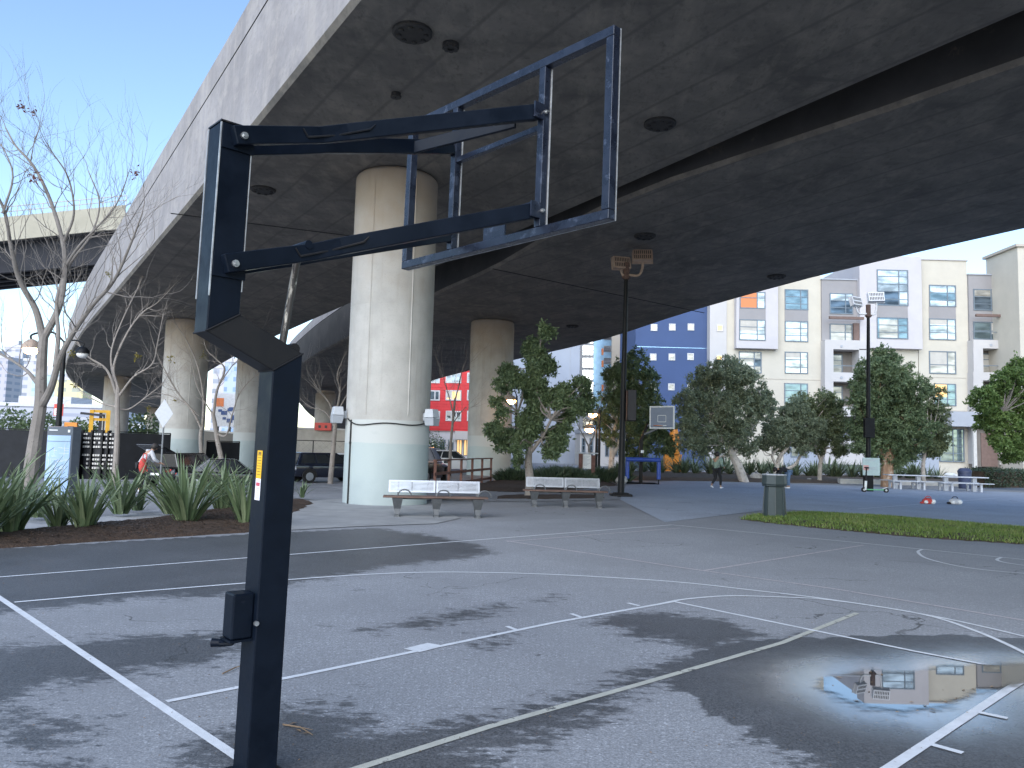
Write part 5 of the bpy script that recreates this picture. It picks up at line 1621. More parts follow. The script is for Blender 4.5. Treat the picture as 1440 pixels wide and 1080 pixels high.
# ------------------------------------------------------------------ street furniture
mat('perforated_steel', (.36, .38, .41), .42, metal=.7, var=.12, scale=6, c3=(.36, .37, .39), thr=.6, s3=14)
mat('cast_iron_grey', (.085, .09, .095), .5, var=.2, scale=12)
mat('rust_wood', (.115, .07, .055), .8, var=.35, scale=6, stretch=(.4, 4, 4))
mat('rail_wood', (.16, .075, .055), .8, var=.3, scale=5)
mat('post_wood', (.15, .075, .06), .85, var=.3, scale=6)
mat('bin_green', (.035, .05, .053), .5, var=.12, scale=8)
mat('bin_blue', (.05, .065, .13), .5, var=.12, scale=8)
mat('pole_black', (.007, .0075, .009), .45, var=.3, scale=6, spec=.2)
mat('lamp_tan', (.36, .27, .21), .6, var=.15, scale=8)
mat('lamp_white', (.75, .74, .72), .6, var=.1, scale=8)
mat('lamp_slot', (.06, .05, .045), .7)
mat('box_grey', (.42, .44, .47), .5, var=.06, scale=8)
mat('box_grey_dark', (.30, .32, .35), .5, var=.06, scale=8)
mat('cable_black', (.012, .012, .012), .6)
mat('pad_blue', (.03, .075, .34), .45, var=.2, scale=6)
mat('board_face', (.17, .20, .28), .3, var=.1, scale=5)
mat('sign_pale', (.42, .52, .50), .5, var=.06, scale=10)
mat('sign_pink', (.62, .33, .30), .5)
mat('sign_white', (.75, .76, .76), .5, var=.04)
mat('sign_red', (.6, .07, .05), .5, var=.1, scale=10)
mat('table_white', (.52, .54, .58), .6, var=.1, scale=6)
mat('scooter_white', (.75, .77, .75), .4)
mat('scooter_green', (.16, .45, .22), .4)
mat('rubber', (.012, .012, .012), .8)
mat('yellow_machine', (.62, .33, .02), .5, var=.15, scale=5)
mat('orange_machine', (.62, .22, .02), .5, var=.15, scale=5)
mat('kiosk_frame', (.10, .115, .14), .4, var=.1, scale=8)
mat('kiosk_map', (.36, .50, .72), .35, var=.06, scale=5, c3=(.44, .57, .76), thr=.55, s3=7)
mat('fence_screen', (.010, .011, .014), .85, var=.4, scale=2)
mat('chain_steel', (.20, .21, .22), .6, metal=.4)
mat('pipe_end', (.50, .48, .45), .7, var=.3, scale=9)
mat('rack_dark', (.025, .025, .03), .7)
mat('car_navy', (.010, .014, .030), .25, metal=.3, var=.1, coat=1)
mat('car_black', (.010, .010, .012), .25, metal=.2, var=.1, coat=1)
mat('car_white', (.62, .63, .65), .3, var=.03, coat=1)
mat('car_silver', (.40, .42, .45), .3, metal=.5, var=.04, coat=1)
mat('car_glass', (.03, .035, .04), .06, metal=.3)
mat('alloy', (.45, .46, .48), .35, metal=.8)
mat('tail_red', (.5, .02, .02), .25)
mat('skin', (.42, .26, .18), .6)
mat('hair_dark', (.02, .015, .013), .6)
mat('sage_cloth', (.24, .32, .26), .9, var=.15, scale=14)
mat('black_cloth', (.018, .018, .02), .9, var=.2, scale=14)
mat('white_cloth', (.5, .51, .54), .9, var=.12, scale=14)
mat('denim', (.12, .19, .30), .9, var=.15, scale=14)
mat('shoe_white', (.75, .75, .75), .6)
mat('red_cloth', (.50, .06, .05), .8, var=.15, scale=12)
mat('rock', (.42, .40, .38), .9, var=.2, scale=5, bump=.4)
emit('lamp_glow', (1.0, .52, .18), 14)

# --- benches
def make_bench(L_, label):
    t = thing('park_bench', label, 'bench', (0, 0, 0), 0, 'metal backed benches facing the court')
    b = MB()       # seat planks
    for k in range(3): b.box(-L_ / 2, -.24 + k * .145, .43, L_ / 2, -.11 + k * .145, .468)
    s_ = b.build('seat', 'rust_wood', t, bevel=.006)
    for x0, x1 in ((-L_ / 2 + .10, -.012), (.012, L_ / 2 - .16)):
        b = MB(); tilt = .085
        W = x1 - x0; rows = 9; zb, zt = .53, .80
        # rolled plate with slots: a rim, and bars between the slots
        def q(x, z, o=0.): return (x, .235 + (z - zb) * .35 + o, z)
        def bar(xa, za, xb, zc):
            b.hexa([q(xa, za, -.006), q(xb, za, -.006), q(xb, za, .006), q(xa, za, .006), q(xa, zc, -.006), q(xb, zc, -.006), q(xb, zc, .006), q(xa, zc, .006)])
        bar(x0, zb, x1, zb + .035); bar(x0, zt - .035, x1, zt)
        bar(x0, zb + .0352, x0 + .04, zt - .0352); bar(x1 - .04, zb + .0352, x1, zt - .0352)
        h = (zt - zb - .07) / 7
        for r_ in range(7):
            bar(x0 + .0402, zb + .035 + h * r_ + .005, x1 - .0402, zb + .035 + h * (r_ + 1) - .005)
        bar(x0 + W * .5 - .012, zb + .0352, x0 + W * .5 + .012, zt - .0352)
        b.build('backrest_panel', 'perforated_steel', t)
    for x in (-L_ / 2 + .32, .02, L_ / 2 - .22):
        b = MB()
        # cast leg: shaped profile in the y-z plane
        XT = lambda z: .05 + .07 * max(0, z - .06) / .36
        prof = [(-.22, 0), (.10, 0), (.14, .06), (.10, .18), (.24, .42), (-.25, .42), (-.20, .34), (-.10, .18), (-.16, .06), (-.22, .05)]
        k = len(prof); vs = [(x - XT(z), y, z) for y, z in prof] + [(x + XT(z), y, z) for y, z in prof]
        b.add(vs, [tuple(range(k)), tuple(range(2 * k - 1, k - 1, -1))] + [(j, (j + 1) % k, k + (j + 1) % k, k + j) for j in range(k)])
        b.box(x - .07, -.23, 0, x + .07, .15, .018)
        leg = b.build('leg', 'cast_iron_grey', t)
        b = MB(); b.sweep([(x, .20, .425), (x, .25, .52), (x, .335, .79)], [(-.02, -.012), (.02, -.012), (.02, .012), (-.02, .012)], (1, 0, 0)); b.build('back_stay', 'cast_iron_grey', leg)
        b = MB(); pts = [(x + .15 - .15 * math.cos(a), -.10, .47 + .14 * math.sin(a)) for a in [math.pi * i / 12 for i in range(13)]]
        b.tube(pts, .016, 8); b.build('armrest', 'cast_iron_grey', leg, smooth=True)
    b = MB(); b.box(-L_ / 2 + .2, .1, .38, L_ / 2 - .15, .15, .425); b.build('bearer', 'cast_iron_grey', t)
    return t


bench = make_bench(2.35, 'weathered steel-backed bench standing directly in front of the big pier')
p = gp(612, 727); bench.location = p; bench.rotation_euler.z = R(7)
p = gp(794, 713); dup(bench, p, R(2), 'bright steel-backed bench in front of the leafy tree near the lamp post')

# --- big pier lights, cable and conduit
def pier_light(u, v, ang, lab):
    p = dp(u, v, P1.y - .6); d = V((p.x - P1.x, p.y - P1.y)).normalized(); a = math.atan2(d.y, d.x) + ang
    q = P1 + V((math.cos(a), math.sin(a))) * 1.165
    t = thing('wall_light', lab, 'light', (q.x, q.y, p.z), a, 'grey box lights on the big pier')
    b = MB(); b.box(.002, -.05, -.10, .10, .05, .10); b.build('bracket', 'box_grey_dark', t)
    b = MB(); vs = []
    for z, x0, x1, w_ in ((-.02, .10, .40, .17), (.21, .13, .36, .15)): vs += [(x0, -w_, z), (x1, -w_, z), (x1, w_, z), (x0, w_, z)]
    b.hexa(vs); h = b.build('housing', 'box_grey', t, bevel=.01)
    b = MB(); vs = []
    for z, x0, x1, w_ in ((-.24, .14, .40, .15), (-.03, .10, .41, .175)): vs += [(x0, -w_, z), (x1, -w_, z), (x1, w_, z), (x0, w_, z)]
    b.hexa(vs); b.build('lens_hood', 'box_grey_dark', t, bevel=.01)
    return t
pier_light(489, 583, -.12, 'grey box light on the left side of the big pier')
pier_light(590, 586, .12, 'grey box light on the right side of the big pier')
b = MB()
def onp(a, z, o=.02): return V((P1.x + (1.16 + o) * math.cos(a), P1.y + (1.16 + o) * math.sin(a), z))
a0 = math.atan2(-P1.y, -P1.x)
pts = []
for i in range(25):
    f = i / 24; a = a0 - 1.15 + 2.45 * f
    pts.append(onp(a, 2.28 - .10 * math.sin(f * 9.5) * (1 - f) - .16 * math.sin(math.pi * f)))
b.tube(pts, .018, 6)
t = tag(b.build('cable', 'cable_black', None, (P1.x, P1.y, 0), smooth=True), 'black cable slung round the big pier between its two box lights', 'cable')
b = MB(); b.tube([onp(a0 - .98, 2.25, .022), onp(a0 - .98, 0.01, .022)], .022, 8); b.tube([onp(a0 - .98, 1.66, .022), onp(a0 - .98, 1.60, .022)], .032, 8)
tag(b.build('conduit_pipe', 'cable_black', None, (P1.x, P1.y, 0), smooth=True), 'thin black conduit running down the left of the big pier', 'pipe')
# red number stencil-like scribble row on the second pier is unreadable; a short dark smear
# --- floodlight masts
def floodlight(parent, m_, p, yaw, tilt, s=1.0, rows=2):
    """head seen from behind: ribbed box on a swan neck"""
    M = Matrix.Rotation(yaw, 3, 'Z') @ Matrix.Rotation(tilt, 3, 'X')
    b = MB(); c = V(p)
    b.obox(c, .66 * s, .16 * s, .46 * s, M)
    h = b.build('floodlight', m_, parent, bevel=.015)
    b = MB(); b.obox(c + M @ V((0, .105 * s, 0)), .70 * s, .05, .50 * s, M); b.build('lens_frame', m_, h)
    n = 9
    for r_ in range(rows):
        b = MB()
        for i in range(n):
            x = (-.26 + .52 * i / (n - 1)) * s; z = (.10 - .2 * r_) * s if rows > 1 else 0
            b.obox(c + M @ V((x, -.083 * s, z)), .03 * s, .012, (.14 if rows > 1 else .3) * s, M)
        b.build('vent_slots', 'lamp_slot', h)
    return h


def mast(u, v, hv, label, m_head, heads, box=None, base=True, arms=True):
    p = gp(u[0], v); t = thing('lamp_post', label, 'lamp post', p, 0, None)
    H = dp(u[1], hv, p.y).z; Y = p.y
    lean = dp(u[1], hv, p.y).x - p.x
    b = MB(); b.tube([(0, 0, .02), (lean * .02, 0, .1), (lean, 0, H)], [.125, .12, .07], 14); b.build('pole', 'pole_black', t, smooth=True)
    if base:
        b = MB(); b.box(-.36, -.36, 0, .36, .36, .09); b.box(-.25, -.25, .0902, .25, .25, .13); b.build('base_plate', 'pole_black', t, bevel=.01)
    b = MB(); b.tube([(lean, 0, H - .5), (lean, 0, H + .12)], .11, 10); b.lathe([(.16, 0), (.16, .06)], 12, (lean, 0, H - .45)); b.build('bracket', 'rust_wood', t)
    for (uu, vv, yaw, tilt, s) in heads:
        q = dp(uu, vv, Y) - p
        h = floodlight(t, m_head, q, yaw, tilt, s)
        n = MB(); n.tube(spline([V((lean, 0, H - .32)), V((lean + (q.x - lean) * .75, -.02, H - .34)), V((q.x, -.02, (H - .3 + q.z) / 2 - .1)), V((q.x, 0, q.z - .2 * s))], 5), .045, 8); n.build('arm', m_head, t, smooth=True)
    return t, p, H


t, p, H = mast((873, 881), 698, 374, 'tall black lamp post nearby with two tan floodlights under the overpass', 'lamp_tan', [(874, 370, .25, -.25, 1.0), (903.5, 360, -.12, -.5, 1.08)])
q = dp(886.5, 570, p.y) - p
b = MB(); b.box(q.x - .13, -.17, q.z - .56, q.x + .19, .2, q.z + .56); b.build('loudspeaker', 'pole_black', t, bevel=.02)
b = MB(); b.box(q.x - .11, -.185, q.z - .53, q.x + .17, -.172, q.z + .53); b.build('grille', 'rack_dark', t)
t, p, H = mast((1221, 1221), 691, 432, 'tall black lamp post with two white floodlights on the far side of the ball court', 'lamp_white', [(1204, 424, .5, -.3, 1.0), (1232, 418, -.2, -.35, 1.1)], base=False)
q = dp(1220, 602, p.y) - p
b = MB(); b.box(q.x - .27, -.34, q.z - .46, q.x + .2, -.12, q.z + .46); b.build('control_box', 'pole_black', t, bevel=.02)
b = MB(); b.box(-.16, -.2, .0, .16, .2, .95); b.build('plinth', 'pole_black', t, bevel=.01)
q = dp(1221.5, 656, p.y) - p
s = thing('notice_sign', 'pale green square notice strapped to the far lamp post', 'sign', p + V((q.x, -.26, q.z)))
b = MB(); b.box(-.40, -.015, -.41, .40, .015, .41); b.build('panel', 'sign_pale', s)
b = MB(); b.box(-.37, -.02, -.17, -.12, -.016, .06); b.build('pink_patch', 'sign_pink', s)
b = MB()
for i in range(7): b.box(-.30, -.02, .33 - i * .035 - (.26 if i > 2 else 0), .30 - (i % 3) * .08, -.0165, .345 - i * .035 - (.26 if i > 2 else 0))
b.build('printed_lines', 'box_grey', s)

# --- small street lamps with lit heads
def street_lamp(foot, head, Y, lab, lit=True, r=.26, pole_u=None):
    p = dp(*foot, Y); p.z = hgt(p.x, p.y); h = dp(*head, Y); t = thing('street_lamp', lab, 'street lamp', p, 0, 'street lamps with hooded heads')
    k = h - p; pu = V((0, 0, 0))
    b = MB(); b.tube([(0, 0, 0), (0, 0, .5), (0, 0, k.z + .25)], [.10, .08, .05], 10); b.lathe([(.14, 0), (.14, .3), (.1, .4)], 12); b.build('pole', 'pole_black', t, smooth=True)
    b = MB(); b.tube(spline([V((0, 0, k.z + .2)), V((k.x * .4, 0, k.z + .5)), V((k.x, 0, k.z + .42)), V((k.x, 0, k.z + .2))], 5), .03, 8); b.build('arm', 'pole_black', t, smooth=True)
    b = MB(); b.lathe([(r, 0), (r * .95, .10), (r * .6, .22), (.05, .28)], 18, (k.x, 0, k.z)); b.build('hood', 'lamp_tan' if lit else 'pole_black', t, smooth=True)  # hood tan when lit: the lamp's warm glow put into its colour
    b = MB(); b.ball((k.x, 0, k.z - .03), r * .82, r * .82, r * .62, 14, 8); b.build('lamp_globe', 'lamp_glow' if lit else 'lamp_white', t, smooth=True)
    return t


street_lamp((76, 690), (44, 490), 23, 'lit hooded street lamp among the branches of the large bare tree')
street_lamp((76, 660), (116, 497), 30, 'unlit hooded street lamp hanging in front of the far overpass edge', False)
street_lamp((724, 668), (719, 563), 42, 'lit street lamp glowing inside the leafy tree by the bench', r=.3)
street_lamp((842, 668), (834, 582), 43.5, 'lit street lamp just left of the near lamp post', r=.3)
street_lamp((838, 665), (829, 603), 43, 'smaller lit street lamp lower down behind the notice board', r=.3)

# --- trash can: eight sided, waisted
p = gp(1089, 729); t = thing('trash_can', 'dark green-grey eight sided metal trash can on the tip of the grass strip', 'trash can', p, R(10))
b = MB(); b.lathe([(.285, 0), (.27, .03), (.25, .55), (.235, .80), (.30, .81), (.305, .84)], 8, (0, 0, 0), .39); b.build('body', 'bin_green', t, bevel=.008)
b = MB(); b.lathe([(.30, .845), (.31, .87), (.29, 1.08)], 8, (0, 0, 0), .39); b.build('hood', 'bin_green', t, bevel=.008)
b = MB(); b.lathe([(.295, 1.083), (.305, 1.095), (.29, 1.115), (.12, 1.12)], 8, (0, 0, 0), .39); b.build('lid', 'box_grey', t)
b = MB()
for k in range(8):
    a = .39 + k * math.pi / 4; b.beam((.288 * math.cos(a), .288 * math.sin(a), .02), (.238 * math.cos(a), .238 * math.sin(a), .79), .022, .022)
b.build('corner_ribs', 'bin_green', t)
p = gp(1357, 687); t = thing('trash_can', 'slate blue round trash can behind the picnic tables', 'trash can', p)
b = MB(); b.lathe([(.30, 0), (.32, .04), (.34, .85), (.36, .86), (.36, .92)], 16); b.build('body', 'bin_blue', t, smooth=True)
b = MB(); b.lathe([(.37, .925), (.37, .98), (.25, 1.12), (.1, 1.15)], 16); b.build('lid', 'bin_blue', t, smooth=True)

# --- blue padded soccer goal
p = gp(904, 681); Y = p.y; g = thing('soccer_goal', 'small soccer goal frame with blue padded bars behind the near lamp post', 'goal', p)
xl, xr = dp(881, 681, Y).x - p.x, dp(927, 681, Y).x - p.x; H = dp(904, 644, Y).z
b = MB(); b.tube([(xl - .05, 0, H - .08), (xr + .05, 0, H - .08)], .105, 12); b.build('crossbar_pad', 'pad_blue', g, smooth=True)
for x in (xl + .03, xr - .03):
    b = MB(); b.tube([(x, 0, H - .18), (x, 0, .26)], .10, 12); b.build('post_pad', 'pad_blue', g, smooth=True)
    b = MB(); b.tube([(x, 0, .0), (x, 0, .27)], .03, 8); b.tube([(x, 0, .03), (x, .9, .03)], .025, 6); b.build('post', 'pole_black', g, smooth=True)
for y_ in (0, .9):
    b = MB(); b.tube([(xl, y_, .031), (xr, y_, .031)], .025, 6); b.build('ground_bar', 'pole_black', g)
# far hoop
pb_ = gp(901, 680); pb_ = dp(901, 678, 39.5); pb_.z = 0
h = thing('basketball_hoop', 'distant basketball hoop with a grey white-rimmed backboard beyond the blue goal', 'basketball hoop', pb_)
c = dp(931, 587, 38.2) - pb_
b = MB(); b.beam((0, 0, 0), (0, 0, 2.2), .16, .16); b.sweep([(0, 0, 2.2), (.35, 0, 3.0)], [(-.07, -.07), (.07, -.07), (.07, .07), (-.07, .07)], (0, 1, 0)); b.build('post', 'pole_black', h)
M = Matrix.Rotation(R(-38), 3, 'Z')
b = MB(); b.obox(c, 1.28, .03, 1.06, M); bd = b.build('backboard', 'board_face', h)
b = MB()
for dx, dz, sx, sz in ((0, .53, 1.34, .07), (0, -.53, 1.34, .07), (-.64, 0, .07, .99), (.64, 0, .07, .99)): b.obox(c + M @ V((dx, -.0, dz)), sx, .06, sz, M)
b.build('rim_frame', 'sign_white', bd)
b = MB()
for dx, dz, sx, sz in ((0, .10, .44, .025), (0, -.22, .44, .025), (-.22, -.06, .025, .29), (.22, -.06, .025, .29), (0, -.4, .5, .04)): b.obox(c + M @ V((dx, -.02, dz)), sx, .012, sz, M)
b.build('target_square', 'sign_white', bd)
b = MB(); b.beam((.3, 0, 2.88), c + M @ V((.2, .06, .2)), .08, .09); b.beam((.12, 0, 2.45), c + M @ V((.2, .06, -.35)), .08, .09); b.build('arm', 'chain_steel', h)
b = MB(); rc = c + M @ V((0, -.42, -.42)); pts = [rc + M @ V((.23 * math.cos(a), .23 * math.sin(a), 0)) for a in [2 * math.pi * i / 18 for i in range(19)]]
b.tube(pts, .012, 6); b.build('rim', 'orange_panel', h)
b = MB(); b.box(-.03, -.095, 1.52, .13, -.085, 1.66); b.build('label_plate', 'sign_white', h)

# --- notice board on two brown posts
p = gp(830, 681); n = thing('notice_board', 'pale notice board on two brown wooden posts beside the grass tufts', 'notice board', p)
Y = p.y; xa, xb = dp(816, 680, Y).x - p.x, dp(833.5, 680, Y).x - p.x
for x in (xa, xb):
    b = MB(); b.box(x - .09, -.09, 0, x + .09, .09, 1.42 if x == xa else 1.36); b.build('post', 'post_wood', n, bevel=.01)
b = MB(); b.box(xa + .095, -.03, .72, xb - .095, .03, 1.40); b.build('panel', 'sign_white', n)
b = MB()
for i in range(9): b.box(xa + .14, -.036, 1.30 - i * .055, xb - .16 - (i * 7 % 3) * .06, -.031, 1.318 - i * .055)
b.build('printed_lines', 'box_grey', n)
b = MB(); b.box(xa - .25, -.16, 1.425, xb + .22, .16, 1.48); b.build('roof_cap', 'box_grey', n)

# --- brown wooden ramp rail
r0 = gp(611, 690); r1 = gp(690, 677)
t = thing('wooden_railing', 'low brown wooden railing in front of the parked white cars', 'railing', r0)
def rl(f): return r0.lerp(r1, f) - r0
L0 = V((0, 0, 1.0))
for i in range(6):
    b = MB(); q = rl(i / 5); b.box(q.x - .05, q.y - .05, 0, q.x + .05, q.y + .05, 1.08); b.build('post', 'rail_wood', t)
for z in (1.09, .60, .16):
    b = MB(); b.beam(rl(-.01) + V((0, -.06 if z < 1 else 0, z)), rl(1.01) + V((0, -.06 if z < 1 else 0, z)), .05 if z < 1 else .13, .10 if z < 1 else .045); b.build('rail', 'rail_wood', t)

# --- map kiosk
p = gp(80, 702); Y = p.y
k = thing('map_kiosk', 'grey slab map board with a pale blue map panel behind the flax', 'map board', p, R(-16))
b = MB(); b.box(-.41, -.06, 0, .41, .22, 1.85); b.build('cabinet', 'kiosk_frame', k, bevel=.02)
b = MB(); b.box(-.37, -.072, .12, .37, -.062, 1.62); mp_ = b.build('map_panel', 'kiosk_map', k)
b = MB(); b.box(-.33, -.075, 1.74, -.06, -.066, 1.765); b.build('header_text', 'sign_white', k)
b = MB(); b.box(.27, -.075, 1.70, .34, -.066, 1.77); b.build('header_symbol', 'sign_white', k)
b = MB()
b.box(-.365, -.076, 1.462, .365, -.073, 1.474); b.box(-.365, -.076, .52, .365, -.073, .532)
b.build('divider_lines', 'kiosk_frame', mp_)
b = MB(); rg = random.Random(4)
for i in range(26):
    x = rg.uniform(-.32, .25); z = rg.uniform(.58, 1.38)
    if i % 2: b.box(x, -.0755 - i * .0001, z, min(.34, x + rg.uniform(.1, .35)), -.073, z + .008)
    else: b.box(x, -.0755 - i * .0001, z, x + .008, -.073, min(1.42, z + rg.uniform(.08, .3)))
b.build('map_streets', 'sticker_white', mp_)

# --- picnic tables, scooter, bags, kerb wall
def table(u, v, lab, rz, L_=2.3):
    p = gp(u, v); t = thing('picnic_table', lab, 'picnic table', p, rz, 'pale picnic tables by the ball court')
    b = MB(); b.box(-L_ / 2, -.36, .70, L_ / 2, .36, .75); b.build('table_top', 'table_white', t, bevel=.01)
    for y in (-.72, .72):
        b = MB(); b.box(-L_ / 2, y - .14, .41, L_ / 2, y + .14, .45); b.build('seat', 'table_white', t, bevel=.01)
    for x in (-L_ * .28, L_ * .28):
        b = MB(); b.beam((x, 0, 0), (x, 0, .70), .16, .20); b.beam((x, -.66, .36), (x, .66, .36), .08, .07); b.build('leg', 'table_white', t)
        for y in (-.66, .66):
            b = MB(); b.box(x - .05, y - .05, 0, x + .05, y + .05, .405); b.build('seat_leg', 'table_white', t)
table(1350, 691, 'pale picnic table with crockery-like clutter in front of the slate blue trash can', R(-4), 2.5)
table(1275, 688, 'pale picnic table beside the rusty trunk of the dense dark tree', R(-4), 2.1)
p = dp(1336, 667, gp(1350, 691).y); p.z = .752
t = thing('paper_bag', 'crumpled white bag lying on the nearer picnic table', 'bag', p)
b = MB(); b.ball((0, 0, .09), .3, .13, .09, 10, 6); b.ball((.25, .05, .06), .18, .1, .06, 8, 5); b.build('bag', 'sign_white', t, smooth=True)
p = gp(1180, 680); q = gp(1385, 685); t = thing('seat_wall', 'low pale concrete kerb wall behind the picnic tables', 'kerb wall', p)
b = MB(); d_ = (q - p); b.beam((0, 0, .14), d_ + V((0, 0, .14)), .35, .30); b.build('wall', 'kerb_concrete', t)
p = gp(1228, 692.5); t = thing('kick_scooter', 'white and green rental kick scooter standing at the far lamp post', 'scooter', p, R(-2))
b = MB(); b.box(-.30, -.09, .10, .46, .09, .155); b.build('deck', 'scooter_green', t, bevel=.02)
b = MB(); b.tube([(-.36, 0, .16), (-.30, 0, .95), (-.29, 0, 1.12)], [.05, .035, .03], 8); st_ = b.build('stem', 'rubber', t, smooth=True)
b = MB(); b.tube([(-.36, 0, .1), (-.33, 0, .52)], .06, 8); b.build('stem_sleeve', 'scooter_white', t, smooth=True)
b = MB(); b.tube([(-.29, -.24, 1.12), (-.29, .24, 1.12)], .022, 8); b.build('handlebar', 'rubber', st_)
for x in (-.42, .58):
    b = MB(); b.tube([(x, -.035, .115), (x, .035, .115)], .115, 16); w_ = b.build('wheel', 'rubber', t)
    b = MB(); b.tube([(x, -.04, .115), (x, .04, .115)], .05, 10); b.build('hub', 'alloy', w_)
b = MB(); b.beam((.42, 0, .18), (.62, 0, .24), .1, .02); b.build('mudguard', 'scooter_white', t)
def bag(u, v, lab, main, second, third, seed):
    rg = random.Random(seed); p = gp(u, v); t = thing('sports_bag', lab, 'bag', p); t.scale = (.82, .82, .82)
    b = MB(); b.ball((0, 0, .13), .27, .16, .14, 14, 8); o = b.build('body', main, t, smooth=True)
    for v_ in o.data.vertices: v_.co.z = max(.004, v_.co.z); v_.co += rvec(rg) * .015
    b = MB(); b.ball((.16, -.07, .12), .13, .11, .11, 10, 6); b.ball((-.14, -.08, .10), .10, .09, .08, 10, 6); b.build('side_pocket', second, t, smooth=True)
    b = MB(); b.tube(spline([V((-.15, 0, .24)), V((-.08, -.02, .33)), V((.06, -.02, .33)), V((.13, 0, .25))], 4), .016, 6); b.build('handle', third, t, smooth=True)
    b = MB(); b.ball((-.25, .0, .06), .12, .1, .06, 8, 5); b.build('folded_cloth', third, t, smooth=True)
bag(1305.5, 709, 'red and white sports bag lying on the far ball court', 'red_cloth', 'sign_white', 'red_cloth', 1)
bag(1343, 709.5, 'white and black sports bag lying on the far ball court', 'white_cloth', 'sign_white', 'black_cloth', 2)
for i, (u, v, s_, lab) in enumerate(((1063, 676, .36, 'pale boulder at the foot of the leaning pale trunk'), (1138, 678, .16, 'small white stone in the planting strip left of the far lamp post'), (874, 681, .28, 'white stone beside the foot of the blue goal'))):
    p = gp(u, v); b = MB(); b.ball((0, 0, s_ * .55), s_ * 1.1, s_ * .8, s_ * .75, 10, 7); rg = random.Random(i)
    o = b.build('rock', 'rock', smooth=False); o.location = p + V((0, 0, .04))
    for v_ in o.data.vertices: v_.co += rvec(rg) * s_ * .12
    tag(o, lab, 'rock')
# orange play figure / machine beyond the planting strip
p = dp(944, 650, 60); p.z = 0
t = thing('orange_pump', 'orange painted upright machine beyond the flax between the olive and grey-green trees', 'machine', p)
b = MB(); b.box(-.55, -.3, 0, .75, .4, 1.45); b.build('base', 'orange_machine', t, bevel=.05)
b = MB(); b.lathe([(.45, 1.45), (.50, 2.1), (.40, 2.9), (.25, 3.4)], 12, (.2, 0, 0)); b.build('column', 'orange_machine', t, smooth=True)
b = MB(); b.beam((-.5, -.1, 1.46), (-.5, -.1, 2.4), .12, .12); b.beam((-.5, -.1, 2.3), (.2, 0, 2.9), .12, .12); b.build('brace', 'yellow_machine', t)

# --- yard fence on the left with dark screens, racks, forklift
def fence(pts, H, name, lab, screen, post='pole_black', mesh=False, group=None):
    t = thing(name, lab, 'fence', pts[0], 0, group); o = pts[0]
    for i in range(len(pts) - 1):
        p, q = pts[i] - o, pts[i + 1] - o; L_ = (q - p).length; n = max(1, round(L_ / 2.6))
        if screen:
            b = MB(); d_ = (q - p).normalized(); s = V((-d_.y, d_.x, 0)) * .015
            b.hexa([p + s + V((0, 0, .06)), q + s + V((0, 0, .06)), q - s + V((0, 0, .06)), p - s + V((0, 0, .06)), p + s + V((0, 0, H - .05)), q + s + V((0, 0, H - .05)), q - s + V((0, 0, H - .05)), p - s + V((0, 0, H - .05))])
            b.build('screen', screen, t)
        if mesh:
            b = MB(); d_ = (q - p); k = int(L_ / .45)
            for j in range(k):
                a = p.lerp(q, j / k); c = p.lerp(q, (j + 1) / k)
                for z in np.arange(.1, H - .3, .45):
                    b.beam(a + V((0, 0, z)), c + V((0, 0, z + .45)), .008, .008); b.beam(c + V((0, 0, z)), a + V((0, 0, z + .45)), .008, .008)
            b.build('wire_mesh', 'chain_steel', t)
        for j in range(n + (1 if i == len(pts) - 2 else 0)):
            a = p.lerp(q, j / n); b = MB(); b.tube([a, a + V((0, 0, H))], .035, 8); b.build('post', post, t)
        b = MB(); b.beam(p + V((0, 0, H)), q + V((0, 0, H)), .05, .05); b.build('top_rail', post, t)
    return t
FY = 40.0
def fp(u, Y): p = dp(u, 640, Y); p.z = hgt(p.x, p.y); return p
fence([fp(-260, 38), fp(112, 39.5)], 2.45, 'yard_fence', 'dark screened yard fence left of the black racks', 'fence_screen')
fence([fp(163, 40), fp(238, 42)], 2.45, 'yard_fence', 'dark screened yard fence between the racks and the far pier', 'fence_screen')
fence([fp(290, 52), fp(336, 53)], 2.1, 'yard_fence', 'dark screened yard fence between the two far piers', 'fence_screen')
fence([fp(372, 53), fp(505, 55)], 2.3, 'wire_fence', 'see-through wire fence behind the navy car', None, 'pole_black', True)
# racks with pale pipe ends
a = fp(112, 39.8); c = fp(161, 40); t = thing('storage_rack', 'black storage rack stacked with rows of pale pipe ends', 'rack', a)
W = (c - a).length; b = MB()
b.box(0, .3, 0, W, 1.6, 2.4); b.build('backing', 'rack_dark', t)
for x in (0, .48, 1.02, 1.32, W): 
    b = MB(); b.box(x - .04, .1, 0, x + .04, .28, 2.5); b.build('upright', 'pole_black', t)
cols_ = [.07, .19, .31, .43, .62, .74, .86, .98, 1.12, 1.24, 1.42, 1.56, 1.68]; rg = random.Random(2)
pe = MB(); pe.box(-.042, .18, -.05, .042, .32, .05); pe = pe.build('pipe_end', 'pipe_end', t)
first = True
for r_ in range(9):
    if r_ == 4: continue
    for x in cols_:
        if rg.random() < .16 or (r_ > 5 and x < .3): continue
        o = pe if first else pe.copy()
        if not first: col.objects.link(o); o.parent = t
        first = False
        o.location = (x, -.02, 2.3 - r_ * .215)
